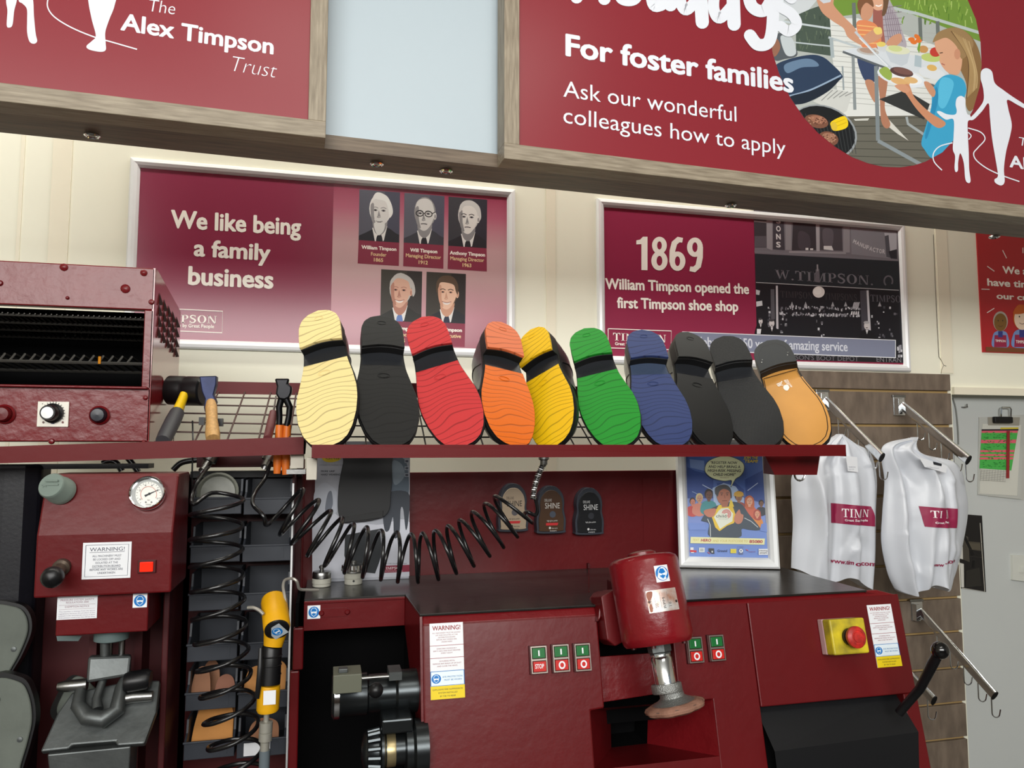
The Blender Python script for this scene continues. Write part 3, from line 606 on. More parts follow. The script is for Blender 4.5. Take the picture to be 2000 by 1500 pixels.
p.poly([(945, 160), (1360, 200), (1340, 450), (950, 405)], (132, 130, 138)); p.poly([(1250, 210), (1365, 214), (1365, 430), (1300, 420)], (182, 182, 190)); p.poly([(1255, 240), (1290, 230), (1310, 440), (1270, 430)], (84, 84, 92)); p.poly([(1290, 380), (1366, 360), (1370, 450), (1310, 445)], (46, 46, 54))
for i, ch in enumerate('SONS'): p.text(ch, (262, 122 + i * 73), (304, 124 + i * 73), (262, 72 + i * 73), (216, 214, 216), .04)
mw = 'MANUFACTOR'
for i, ch in enumerate(mw):
    x = 962 + i * 30; y = 300 + 100 * math.sin(i / 9 * 1.35); p.text(ch, (x, y), (x + 25, y + 14 - i), (x + 4, y - 38), (198, 196, 202), .04)
p.poly([(66, 405), (1372, 470), (1382, 735), (76, 664)], (38, 44, 50)); p.line([(76, 664), (1384, 736)], 7, (176, 176, 180))
p.serif('W.TIMPSON.', (250, 634), (1160, 690), (252, 546), (116, 114, 122))
p.poly([(78, 670), (1384, 742), (1408, 1330), (84, 1330)], (28, 28, 34))
p.serif('TIMPSON', (300, 800), (600, 816), (300, 740), (58, 54, 58)); p.serif('TIMPSONS', (700, 820), (1005, 836), (700, 758), (58, 54, 58)); p.serif('TIMPSON', (1125, 838), (1460, 850), (1125, 776), (92, 90, 98))
p.poly([(622, 545), (655, 540), (662, 665), (616, 660)], (104, 100, 108)); p.line([(638, 500), (640, 560)], 14, (150, 148, 154))
p.ell(650, 752, 55, 52, (226, 220, 218)); p.ell(640, 742, 36, 34, (238, 234, 232))
p.line([(1288 + 38 * math.cos(t * .314 + 2.2), 652 + 46 * math.sin(t * .314 + 2.2)) for t in range(16)], 14, (104, 102, 110), True)
p.poly([(258, 694), (276, 694), (282, 1090), (262, 1090)], (196, 192, 198)); p.poly([(210, 726), (244, 726), (250, 1000), (214, 1010)], (88, 86, 92)); p.poly([(1028, 740), (1108, 735), (1128, 1110), (1044, 1110)], (70, 68, 76)); p.poly([(1088, 738), (1106, 736), (1128, 1110), (1106, 1110)], (198, 196, 202))
p.poly([(76, 730), (114, 740), (106, 780), (76, 774)], (196, 196, 200)); p.poly([(78, 840), (132, 832), (136, 876), (80, 886)], (204, 204, 208))
for k in range(200):
    x = 290 + rnd.random() * 740; y = rnd.choice([880, 890, 940, 945, 950]) + rnd.uniform(-8, 8) + (x - 290) * .02
    p.rect(x, y, x + rnd.uniform(6, 14), y + rnd.uniform(8, 24), rnd.choice([(206, 206, 212), (160, 158, 166), (120, 118, 126)]))
for k in range(90):
    x = rnd.choice([rnd.uniform(290, 350), rnd.uniform(620, 700), rnd.uniform(1130, 1380), rnd.uniform(180, 200)]); y = rnd.uniform(880, 1330)
    p.rect(x, y, x + rnd.uniform(8, 20), y + rnd.uniform(8, 26), rnd.choice([(196, 196, 202), (104, 102, 110), (70, 70, 78)]))
for x in (405, 530, 778, 896, 1208): p.poly([(x, 840), (x + 16, 884), (x - 16, 884)], (160, 158, 164))
for i in range(4): p.poly([(948 + i * 20, 930), (960 + i * 20, 928), (958 + i * 20, 960), (944 + i * 20, 960)], (216, 214, 218)); p.poly([(970 + i * 14, 850), (984 + i * 14, 842), (968 + i * 14, 905), (956 + i * 14, 905)], (176, 174, 180))
for x, y, s in ((118, 1020, 26), (220, 1038, 34), (1090, 1060, 36)):
    p.ell(x, y, s * .72, s, (206, 200, 200)); p.ell(x - 3, y - s * .8, s * .74, s * .36, (70, 66, 70) if x < 1000 else (170, 168, 172)); p.ell(x, y + s * .55, s * .3, s * .12, (88, 82, 84))
    p.blob([(x - s * 1.9, y + 150), (x - s * 1.4, y + s * 1.5), (x, y + s * 1.1), (x + s * 1.5, y + s * 1.6), (x + s * 2.4, y + 150)], (24, 24, 28)); p.poly([(x - s * .3, y + s * 1.1), (x + s * .35, y + s * 1.1), (x + s * .05, y + s * 2.2)], (216, 214, 216))
p.poly([(84, 1090), (124, 1090), (118, 1136), (84, 1136)], (220, 220, 224))
p.poly([(350, 1325), (1410, 1340), (1412, 1402), (380, 1390)], (32, 32, 36)); p.text("TIMPSON'S BOOT DEPOT", (300, 1368), (1015, 1386), (300, 1326), (112, 110, 116), .0); p.text('ENTRAN', (1180, 1390), (1405, 1397), (1180, 1346), (128, 126, 132), .0)
for k in range(14): x = 1355 + rnd.random() * 45; y = 1230 + rnd.random() * 100; p.rect(x, y, x + 16, y + 24, rnd.choice([(204, 204, 210), (150, 150, 158)]))
put(p, 'shop_front_photo', PB, FW)
p = Pic(FW, .0016)
p.poly([(1332, 647.5), (1749, 664), (1749, 699.5), (1332, 684.5)], (236, 238, 242)); p.poly([(1333.2, 649), (1747.8, 665.2), (1747.8, 698), (1333.2, 683)], (128, 134, 156))
p.text('Celebrating 150 years of amazing service', (1344, 676), (1655, 686), (1345, 657), (214, 218, 228), .018)
put(p, 'caption_band', PB, FW)
p = Pic(FW, .0008)
p.at(4, 1200, 440)
def dig(segs):
    p.dz = 1.5e-6
    for q in segs: p.poly(q, CW)
    p.dz = 2e-5
def ringp(cx, cy, rx, ry, w, a0=0, a1=360):
    return _ringq(cx, cy, rx, ry, rx - w, ry - w * .9, a0, a1, 26)
dig([[(222, 90), (258, 90), (258, 352), (210, 350), (210, 148), (170, 150), (170, 118), (200, 112)]])
dig(ringp(351, 158, 58, 68, 40) + ringp(351, 278, 64, 76, 42))
dig(ringp(492, 281, 62, 76, 42) + _ribbon([(532, 118), (500, 112), (468, 140), (452, 200), (450, 290)], [38, 46, 46, 44, 44]))
dig(ringp(628, 172, 62, 76, 42) + _ribbon([(588, 340), (622, 346), (654, 318), (668, 250), (669, 170)], [38, 46, 46, 44, 44])); p.at(1, 0, 0)
put(p, 'lettering', PB, FW); p = Pic(FW, .0008)
p.text('William Timpson opened the', (1182, 564), (1463, 574), (1182, 543), CW, .034)
put(p, 'lettering', PB, FW); p = Pic(FW, .0008)
p.text('first Timpson shoe shop', (1205, 601), (1442, 608), (1205, 580), CW, .034)
put(p, 'lettering', PB, FW); p = Pic(FW, .0008)
p.serif('TIMPSON', (1197, 665), (1302, 669), (1197, 650), CW); p.text('Great Service by Great People', (1201, 674), (1299, 677.5), (1201, 668), CW, .02)
p.line([(1187.5, 642), (1311, 646.5), (1310, 683), (1188, 679.5), (1187.5, 642)], 1.6, CW)
put(p, 'lettering', PB, FW)
# red unframed poster at the right
u0 = FW.uv(1914, 580)[0]; u1 = FW.uv(2150, 600)[0]; v0 = FW.uv(1913, 687.5)[1]; v1 = FW.uv(1914, 440)[1]
PC = thing('poster', 'bright red unframed poster with white writing at the right edge, above the clipboard', 'poster', Fr((u0, WY, v0)))
MB().box((0, 0, .0), (u1 - u0, v1 - v0, .0035), mat('poster_red', (178, 36, 42), .4)).build('sheet', PC)
FW3 = Fr((0, WY - .0036, 0)); p = Pic(FW3).at(4, 1500, 440)
for a, b in (((1832, 195), (1863, 258)), ((1712, 320), (1768, 360)), ((1666, 499), (1730, 501)), ((1710, 684), (1767, 648)), ((1990, 175), (1991, 218))): p.line([a, b], 7, (236, 226, 220))
p.text('We always', (1832, 375), (2210, 398), (1830, 318), CW, .034); put(p, 'lettering', PC, FW3); p = Pic(FW3).at(4, 1500, 440)
p.text('have time for', (1713, 470), (2240, 500), (1713, 414), CW, .034); put(p, 'lettering', PC, FW3); p = Pic(FW3).at(4, 1500, 440)
p.text('our customers', (1785, 573), (2330, 606), (1785, 526), CW, .034)
put(p, 'lettering', PC, FW3)
p = Pic(FW3).at(4, 1500, 440)
for x, y, s, sk, hr, top in ((1815, 750, 1.0, (128, 92, 44), (176, 170, 160), False), (1985, 720, 1.25, (236, 212, 188), (196, 96, 36), True)):
    p.blob([(x - 60 * s, 950), (x - 58 * s, y + 110 * s), (x - 30 * s, y + 78 * s), (x + 30 * s, y + 78 * s), (x + 58 * s, y + 110 * s), (x + 60 * s, 950)], (118, 146, 196)); p.poly([(x - 46 * s, y + 108 * s), (x + 46 * s, y + 108 * s), (x + 50 * s, 952), (x - 50 * s, 952)], (150, 36, 70)); p.rect(x - 18 * s, y + 78 * s, x + 18 * s, y + 125 * s, (54, 58, 130))
    p.ell(x, y, 58 * s, 78 * s, hr); p.ell(x, y + 8 * s, 50 * s, 70 * s, sk)
    if top: p.blob([(x - 58 * s, y - 30 * s), (x - 20 * s, y - 80 * s), (x + 50 * s, y - 60 * s), (x + 20 * s, y - 30 * s), (x - 30 * s, y - 20 * s)], hr)
    for d in (-18, 18): p.ell(x + d * s, y - 5 * s, 4 * s, 6 * s, (50, 40, 34), n=10)
    p.line([(x - 18 * s, y + 34 * s), (x, y + 42 * s), (x + 18 * s, y + 34 * s)], 4, (90, 50, 40), True)
    p.text('TIMPSON', (x - 40 * s, y + 160 * s), (x + 40 * s, y + 164 * s), (x - 40 * s, y + 142 * s), (232, 220, 216), .03)
p.poly([(1700, 950), (2200, 968), (2200, 1002), (1700, 986)], (118, 70, 40))
put(p, 'drawn_figures', PC, FW3)
# ------------------------------------------------------------------ shoe shelf
SHY = 1.22; SHB = 1.54
a = W(609, 866, SHY); b = W(1652, 872, SHY)
zl1 = (W(1100, 868.5, SHY).z); zl0 = W(1100, 893, SHY).z
x0, x1 = a.x, b.x
zb1 = W(1000, 752, SHB).z; zb0 = zb1 - .03
S = thing('shoe_shelf', 'long sloping red metal shelf with a black wire rack, carrying the row of ten shoes', 'shelf', (x0, SHY, zl0))
mb = MB().box((x0, SHY, zl0), (x1, SHY + .0025, zl1), REDS).box((x0, SHY, zl0), (x1, SHY + .05, zl0 + .002), REDS)
bw(mb, 'front_lip', S, bevel=.0007)
bw(MB().box((x0, SHB, zb0), (x1, SHB + .003, zb1), REDS).box((x0, SHB - .03, zb0), (x1, SHB, zb0 + .002), REDS), 'rear_rail', S, bevel=.0007)
for x in (x0, x1 - .0025):
    mb = MB(); q = [(SHY, zl0), (SHY, zl1), (SHY + .018, zl1), (SHY + .034, zl0 + .008), (SHY + .16, zl0 + .010), (SHB, zb1), (SHB, zb0 - .004), (SHY + .15, zl0)]
    mb.prismx(q, x, x + .0025, REDS); bw(mb, 'end_plate', S)
WIRE = mat('black_wire', (22, 20, 20), .4)
mb = MB()
for i in range(8):
    t = (i + .6) / 8.2; y = SHY + .02 + (SHB - SHY - .03) * t; z = zl0 + .004 if y < SHY + .13 else zl0 + .004 + (zb0 - zl0 - .004) * (y - SHY - .13) / (SHB - SHY - .13)
    mb.tube([(x0 + .002, y, z), (x1 - .003, y, z)], .0016, WIRE, 6)
n = 27
for i in range(n):
    x = x0 + .02 + (x1 - x0 - .04) * i / (n - 1)
    mb.tube([(x, SHY + .004, zl0 + .0058), (x, SHY + .13, zl0 + .0058), (x, SHB - .002, zb0 + .0012)], .0016, WIRE, 6)
bw(mb, 'wire_rack', S)
p = W(1512, 897, 1.30); q = W(1648, 926, 1.30)
bw(MB().hexa([(p.x, 1.30, q.z), (x1 - .006, 1.30, q.z - .001), (x1 + .002, 1.30, zl0), (p.x - .02, 1.30, zl0)], [(p.x + .02, 1.37, q.z), (x1 - .006, 1.37, q.z), (x1 + .002, 1.37, zl0), (p.x + .02, 1.37, zl0)], REDS), 'end_bracket', S)
hk = W(1562, 931, 1.36)
bw(MB().tube([(hk.x - .012, 1.36, q.z + .004)] + [(hk.x + .012 * math.cos(t), 1.36, hk.z + .012 * math.sin(t) + .004) for t in [math.pi + i * math.pi / 8 for i in range(9)]], .0022, CHR, 8), 'hook', S)
hc = W(1062, 894, 1.36)
bw(MB().lathe([(.010, .0), (.010, .012), (.007, .014), (.007, .022)], (hc.x, 1.36, zl0 + .006), (0, 0, -1), STEEL), 'hose_outlet', S)
for px in (596, 612):
    pass
cb = W(612, 916, 1.30)
bw(MB().box((cb.x - .010, 1.26, cb.z - .016), (cb.x + .006, 1.31, zl0), mat('beige_plastic', (196, 190, 176), .5)), 'cable_clip', S)
# ------------------------------------------------------------------ tool shelf at the left, the oven stands on it
LY = 1.36; LB = 1.66
a = W(-160, 874, LY); b = W(597, 852, LY); lo0 = W(300, 892, LY).z; lo1 = W(300, 861, LY).z
TS = thing('tool_shelf', 'red metal shelf with a wire grid, carrying the oven and the hand tools', 'shelf', (a.x, LY, lo0))
c0 = W(0, 905, LY).z; c1 = W(597, 887, LY).z; d0 = W(0, 872, LY).z; d1 = W(597, 853, LY).z
xL, xR = a.x, b.x
sl = lambda x, z0_, z1_: z0_ + (z1_ - z0_) * (x - W(0, 905, LY).x) / (xR - W(0, 905, LY).x)
mb = MB().hexa([(xL, LY, sl(xL, c0, c1)), (xR, LY, c1), (xR, LY, d1), (xL, LY, sl(xL, d0, d1))], [(xL, LY + .003, sl(xL, c0, c1)), (xR, LY + .003, c1), (xR, LY + .003, d1), (xL, LY + .003, sl(xL, d0, d1))], REDS)
bw(mb, 'front_lip', TS)
rz1 = W(480, 746, LB).z; rz0 = W(480, 770, LB).z
bw(MB().box((xL, LB, rz0), (xR - .015, LB + .003, rz1), REDS), 'rear_rail', TS)
bw(MB().prismx([(LY, c1), (LY, d1), (LB, rz1), (LB, rz0 - .02)], xR - .003, xR, REDS), 'end_plate', TS)
GW = mat('grey_red_wire', (96, 78, 74), .45, .3)
mb = MB(); xg = W(300, 850, LY + .02).x - .001
for i in range(6):
    t = (i + .4) / 6; y = LY + .01 + (LB - LY - .01) * t; z = c1 + .008 + (rz0 - c1 - .006) * t
    mb.tube([(xg, y, z + .006 * (1 - t)), (xR - .003, y, z)], .0018, GW, 6)
for i in range(5):
    x = xR - .03 - i * .052
    mb.tube([(x, LY + .003, c1 + .010), (x, LB, rz0 + .004)], .0018, GW, 6)
bw(mb, 'wire_grid', TS)
bx0 = W(384, 900, 1.50); bx1 = W(563, 912, 1.50)
bw(MB().box((bx0.x, 1.50, bx1.z), (bx1.x, 1.60, c1 + .004), REDD), 'hose_box', TS, bevel=.001)
for px, py in ((412, 893), (528, 893)):
    o = W(px, py, 1.47); ax = V((-.45, -.25, -.9))
    bw(MB().lathe([(.013, -.012), (.013, .008), (.009, .010), (.008, .02)], o, ax, STEEL), 'hose_outlet', TS)
cb = W(582, 905, 1.40)
bw(MB().box((cb.x - .012, 1.38, cb.z - .008), (cb.x + .010, 1.43, c1), mat('beige_plastic', (196, 190, 176), .5)).box((cb.x - .018, 1.37, cb.z - .018), (cb.x + .014, 1.42, cb.z - .010), STEEL), 'cable_clip', TS)
# ------------------------------------------------------------------ oven
OY = 1.40; OB = 1.64
xr = (W(303, 527, OY).x + W(291, 862, OY).x) / 2; xl = W(-230, 700, OY).x
zt = W(300, 525, OY).z; zt = (W(0, 507, OY).z + zt) / 2
z_o1 = W(150, 600, OY).z; z_o0 = W(150, 757, OY).z; zbm = W(150, 862, OY).z
xo1 = W(279, 680, OY).x; xo0 = xl + .03
OV = thing('oven', 'large glossy dark red grill oven with an open black front, at the left edge', 'oven', (xr, OY, zbm))
mb = MB()
mb.box((xl, OY, z_o1), (xr, OY + .006, zt), REDR); bw(mb, 'top_fascia', OV, bevel=.002)
for a_, b_ in ((xo1, xr), (xl, xo0)): bw(MB().box((a_, OY, z_o0), (b_, OY + .006, z_o1), REDR), 'side_post', OV, bevel=.0015)
bw(MB().box((xl, OY, zbm), (xr, OY + .006, z_o0), REDR).box((xl, OY - .010, z_o0 - .001), (xr - .004, OY + .01, z_o0 + .003), REDR), 'control_fascia', OV, bevel=.0015)
GLS = mat('red_gloss_side', (128, 28, 34), .14, coat=.6, bump=.03, bscale=30)
dz = zt - W(930, 0, 1).z * 0 if False else .0
sd = MB(); sp = [(OY, zbm), (OY, zt), (OY + .015, zt + .001), (OB, zt - .035), (OB, z_o0 - .01), (OB - .03, z_o0 - .012), (OB - .03, zbm)]
sd.prismx(sp, xr - .003, xr, GLS)
HOLE = mat('dark_louvre', (38, 10, 12), .5)
hb = sd
for r_, zz in enumerate((.82, .64, .46, .28)):
    for c_ in range(5):
        y = OY + .035 + c_ * .040; z = zt - .028 - (1 - zz) * .11 - c_ * .004
        hb.add([(xr + .0006, y, z + .012), (xr + .0006, y + .013, z - .001), (xr + .006, y + .010, z - .009), (xr + .0006, y + .002, z - .011)], [(0, 1, 2), (0, 2, 3), (3, 2, 1)], HOLE)
bw(sd, 'side_panel', OV)
mb = MB().box((xl, OY, zt - .003), (xr, OB, zt), REDR) if False else MB().hexa([(xl, OY + .002, zt - .003), (xr - .003, OY + .002, zt - .003), (xr - .003, OY + .002, zt), (xl, OY + .002, zt)], [(xl, OB, zt - .038), (xr - .003, OB, zt - .038), (xr - .003, OB, zt - .035), (xl, OB, zt - .035)], RED)
bw(mb, 'top_panel', OV)
# black chamber
mb = MB().box((xl, OB - .006, zbm), (xr - .004, OB - .002, zt - .042), BLKV).box((xl, OY + .007, z_o0 - .02), (xr - .004, OB - .006, z_o0 - .012), BLKV).box((xl, OY + .007, zbm), (xl + .004, OB - .006, zt - .045), BLKV)
mb.box((xr - .006, OY + .008, zbm), (xr - .0035, OB - .006, zt - .045), BLKV)
bw(mb, 'chamber', OV)
BARM = mat('sooty_steel', (74, 72, 68), .5, .5)
mb = MB(); zq = z_o1 - .012
for i in range(4): mb.tube([(xo0 - .02, OY + .02 + i * .05, zq - .002 - i * .006), (xo1 + .006, OY + .02 + i * .05, zq - .002 - i * .006)], .0022, BARM, 6)
for i in range(44): x = xo0 + (xo1 - xo0) * i / 43; mb.tube([(x, OY + .012, zq), (x, OY + .19, zq - .022)], .0011, BARM, 5)
bw(mb, 'upper_grill', OV)
zc = W(150, 708, OY + .03).z
mb = MB().tube([(xo0 - .02, OY + .03, zc), (xo1 + .008, OY + .03, zc)], .003, BARM, 6).tube([(xo0 - .02, OY + .16, zc - .004), (xo1 + .008, OY + .16, zc - .004)], .003, BARM, 6)
for i in range(int((xo1 - xo0 - .012) / .0152)):
    x = xo0 + .004 + i * .0152
    mb.tube([(x, OY + .03, zc + .002), (x + .006, OY + .030, zc + .012), (x + .009, OY + .10, zc + .004), (x + .009, OY + .16, zc)], .0022, BARM, 6)
bw(mb, 'heater_rack', OV)
hl = W(195, 702, OY + .028); bw(MB().tube([(hl.x, OY + .027, hl.z - .008), (hl.x, OY + .027, hl.z + .005)], .0024, mat('orange_tip', (204, 130, 20), .4), 6), 'orange_tip', OV)
for i in range(6):
    pass
mb = MB()
for i, (px, l) in enumerate(((127, 30), (146, 24), (158, 18), (172, 26), (186, 30), (199, 24))):
    q = W(px, 645, OB - .008); mb.box((q.x, OB - .008, q.z - .012), (q.x + .002, OB - .006, q.z + l * .0012), BARM)
bw(mb, 'rear_slots', OV)
scr = MB()
def screw(px, py, r=.005):
    o = W(px, py, OY); bw(MB().lathe([(r, 0), (r, .0015), (r * .7, .0035), (.0005, .0042)], o, (0, -1, 0), REDR, 12), 'screw', OV)
for px, py, r in ((125, 522, .0065), (281, 533, .0058), (245, 564, .0078), (296, 590, .0048), (132, 582, .003), (284, 777, .004), (101, 862, .005), (0, 553, .005), (281, 862, .003)): screw(px, py, r)
FO = Fr((0, OY - .0005, 0))
pa = W(75, 784, OY); pb = W(134, 834, OY)
dp = bw(MB().box((pa.x, OY - .003, pb.z), (pb.x, OY, pa.z), mat('cream_white_dial_plate', (232, 228, 216), .4, vary=.06, vscale=60)), 'dial_plate', OV, bevel=.001)
oc = W(104, 807, OY - .003)
FD = Fr((0, OY - .0032, 0)); p = Pic(FD).at(3.75, 0, 500)
for i in range(17):
    t = math.radians(150 + i * 15); p.line([(390 + 72 * math.cos(t), 1152 + 72 * math.sin(t)), (390 + 88 * math.cos(t), 1152 + 88 * math.sin(t))], 4, (60, 60, 64))
p.ell(318, 1218, 8, 8, (110, 90, 84)); p.ell(460, 1218, 8, 8, (110, 60, 60)); p.rect(376, 1218, 400, 1230, (60, 64, 90)); p.ell(312, 1082, 3, 3, (90, 80, 76))
put(p, 'dial_marks', dp, FD)
kn = bw(MB().lathe([(.0165, 0), (.0165, .004), (.0135, .006), (.0125, .020), (.012, .021)], oc, (-.10, -1, 0), RUB), 'dial_knob', OV)
bw(MB().lathe([(.0095, .0205), (.0095, .022), (.001, .0224)], oc, (-.10, -1, 0), ALU), 'knob_cap', kn)
for px, py, m_, r in ((195, 811, mat('black_lamp', (28, 30, 40), .3), .0125), (10, 809, RED, .0125)):
    o = W(px, py, OY); k = bw(MB().lathe([(r * 1.3, 0), (r * 1.3, .003), (r * 1.05, .006), (r, .004)], o, (0, -1, 0), REDR), 'lamp_bezel', OV)
    bw(MB().lathe([(r, .003), (r, .012), (r * .8, .0155), (.0005, .016)], o, (0, -1, 0), m_), 'lamp_lens', k)
# ------------------------------------------------------------------ hand tools on the wire grid
YEL = mat('yellow_handle', (232, 190, 20), .4); WOOD = mat('tan_wood_handle', (206, 160, 100), .5, vary=.3, vscale=30, stretch=(8, 8, 1.5)); DKG = mat('charcoal_grip', (62, 62, 66), .5)
t = thing('mallet', 'black rubber mallet with a yellow and charcoal handle, leaning beside the oven', 'mallet', W(318, 858, LY + .03))
m0 = W(329, 762, 1.52); m1 = W(398, 764, 1.50); ax = (m1 - m0)
bw(MB().lathe([(.024, 0), (.0275, .003), (.0275, ax.length * .45), (.0265, ax.length * .5), (.0275, ax.length * .55), (.0275, ax.length - .003), (.024, ax.length)], m0, ax, RUB), 'head', t)
h0 = W(360, 771, 1.485); h1 = W(346, 806, 1.46); h2 = W(318, 862, LY + .018)
bw(MB().tube([h0, h0.lerp(h1, .5), h1], [.0095, .010, .0115], YEL, 12, flat=.8), 'yellow_neck', t)
bw(MB().tube([h1, h1.lerp(h2, .3), h1.lerp(h2, .8), h2], [.0125, .0135, .013, .012], DKG, 12), 'grip', t)
t = thing('hammer', "cobbler's hammer with a dark blue steel head and worn wooden handle, right of the mallet", 'hammer', W(413, 858, LY + .02))
g = lambda px, py, y: W(px, py, y)
BLUE = mat('blue_black_steel', (44, 52, 86), .4, .5, vary=.4, vscale=40)
hd = MB(); y = 1.47
pr = [(391, 736), (425, 735), (424, 752), (419, 772), (424, 785), (420, 796), (422, 806), (402, 806), (400, 796), (402, 780), (396, 766)]
fq = Fr(W(408, 770, y)); pts = [fq.uv(*q_) for q_ in pr]
hd.prism(pts, -.012, .012, BLUE); hw = hd
o_ = hw.build('head', None); bpy.data.objects.remove(o_)
hd.v = [tuple(fq.m @ V(v)) for v in hd.v]; bw(hd, 'head', t, bevel=.002)
q0 = W(412, 785, 1.455); q1 = W(416, 858, LY + .018)
bw(MB().tube([q0, q0.lerp(q1, .15), q0.lerp(q1, .5), q0.lerp(q1, .85), q1], [.008, .0105, .0098, .0125, .0115], WOOD, 12), 'handle', t)
c_ = W(411, 826, 1.435); bw(MB().box((c_.x - .019, 1.43, c_.z - .004), (c_.x - .010, 1.445, c_.z + .010), RUB), 'wire_clip', t); bw(MB().box((c_.x + .013, 1.43, c_.z - .006), (c_.x + .021, 1.445, c_.z + .008), RUB), 'wire_clip', t)
PB_ = mat('black_steel', (34, 34, 36), .3, .8); ORG = mat('orange_dipped_handle', (214, 110, 34), .4)
t = thing('pincers', 'black steel pincers with long orange handles, hanging through the grid end of the tool shelf', 'pincers', W(552, 922, LY + .06))
y = 1.42; f = Fr(W(552, 770, y))
def fp(*q_): return [f.uv(*z_) for z_ in q_]
hd = MB().prism(fp((537, 740), (566, 740), (563, 750), (571, 756), (570, 768), (565, 778), (556, 782), (545, 780), (539, 770), (541, 755)), -.010, .010, PB_)
hd.v = [tuple(f.m @ V(v)) for v in hd.v]; bw(hd, 'jaws', t, bevel=.003)
for s_, pa in ((-1, [(550, 778), (545, 796), (546, 815), (545, 832)]), (1, [(558, 778), (566, 795), (564, 815), (560, 832)])):
    bw(MB().tube([W(q_[0], q_[1], y - .002 * s_) for q_ in pa], [.0065, .006, .0055, .0055], PB_, 10), 'arm', t)
for pa in ([(546, 830), (544, 870), (542, 900), (541, 925)], [(561, 830), (559, 870), (558, 900), (558, 927)]):
    bw(MB().tube([W(q_[0], q_[1], y) for q_ in pa], [.0068, .0075, .0078, .0062], ORG, 12), 'handle', t)
t = thing('rasp', 'slim maroon-handled hand tool leaning behind the orange pincers', 'tool', W(524, 862, LY + .03))
bw(MB().tube([W(534, 805, 1.47), W(529, 830, 1.45), W(522, 858, LY + .02)], [.007, .0085, .0075], mat('maroon_wood', (98, 44, 48), .45), 12), 'handle', t)
bw(MB().tube([W(539, 775, 1.50), W(534, 806, 1.47)], [.004, .005], STEEL, 8, flat=.4), 'blade', t)
# ------------------------------------------------------------------ the ten shoes on the sloping shelf
LEA = mat('black_leather', (22, 22, 25), .34, bump=.08, bscale=120, coat=.15)
LEA2 = mat('black_shank_leather', (34, 36, 40), .32, bump=.1, bscale=90)
EDGE = mat('black_sole_edge', (18, 18, 19), .5)
def topo(name, c, rough=.45, k=1.0):
    m = bpy.data.materials.new(name); m.use_nodes = True; nt = m.node_tree; N = nt.nodes; L = nt.links; b = N['Principled BSDF']
    tc = N.new('ShaderNodeTexCoord'); w = N.new('ShaderNodeTexWave'); w.wave_type = 'BANDS'; w.bands_direction = 'Y'; w.wave_profile = 'SIN'
    w.inputs['Scale'].default_value = 26; w.inputs['Distortion'].default_value = 16.0; w.inputs['Detail'].default_value = 0.0; w.inputs['Detail Scale'].default_value = .5
    mp = N.new('ShaderNodeMapping'); mp.inputs['Scale'].default_value = (1.0, 1.0, 1.0); mp.inputs['Location'].default_value = (.3, .11, 0)
    L.new(tc.outputs['Object'], mp.inputs[0]); L.new(mp.outputs[0], w.inputs['Vector'])
    cr = N.new('ShaderNodeValToRGB'); e = cr.color_ramp.elements; a = rgb(c)
    e[0].position = .0; e[0].color = (a[0] * .55, a[1] * .55, a[2] * .55, 1); e[1].position = .10; e[1].color = a
    L.new(w.outputs['Fac'], cr.inputs[0]); L.new(cr.outputs[0], b.inputs['Base Color'])
    bp = N.new('ShaderNodeBump'); bp.inputs['Strength'].default_value = .5; bp.inputs['Distance'].default_value = .0015; L.new(cr.outputs[0], bp.inputs['Height']); L.new(bp.outputs[0], b.inputs['Normal'])
    b.inputs['Roughness'].default_value = rough; b.inputs['Specular IOR Level'].default_value = .22; return m
def ribbed(name, c):
    m = bpy.data.materials.new(name); m.use_nodes = True; nt = m.node_tree; N = nt.nodes; L = nt.links; b = N['Principled BSDF']
    tc = N.new('ShaderNodeTexCoord'); w = N.new('ShaderNodeTexWave'); w.bands_direction = 'Y'; w.inputs['Scale'].default_value = 130; w.inputs['Distortion'].default_value = 3; w.inputs['Detail Scale'].default_value = 6
    L.new(tc.outputs['Object'], w.inputs['Vector']); bp = N.new('ShaderNodeBump'); bp.inputs['Strength'].default_value = .6; bp.inputs['Distance'].default_value = .001
    L.new(w.outputs['Fac'], bp.inputs['Height']); L.new(bp.outputs[0], b.inputs['Normal']); b.inputs['Base Color'].default_value = rgb(c); b.inputs['Roughness'].default_value = .45; b.inputs['Specular IOR Level'].default_value = .25; return m
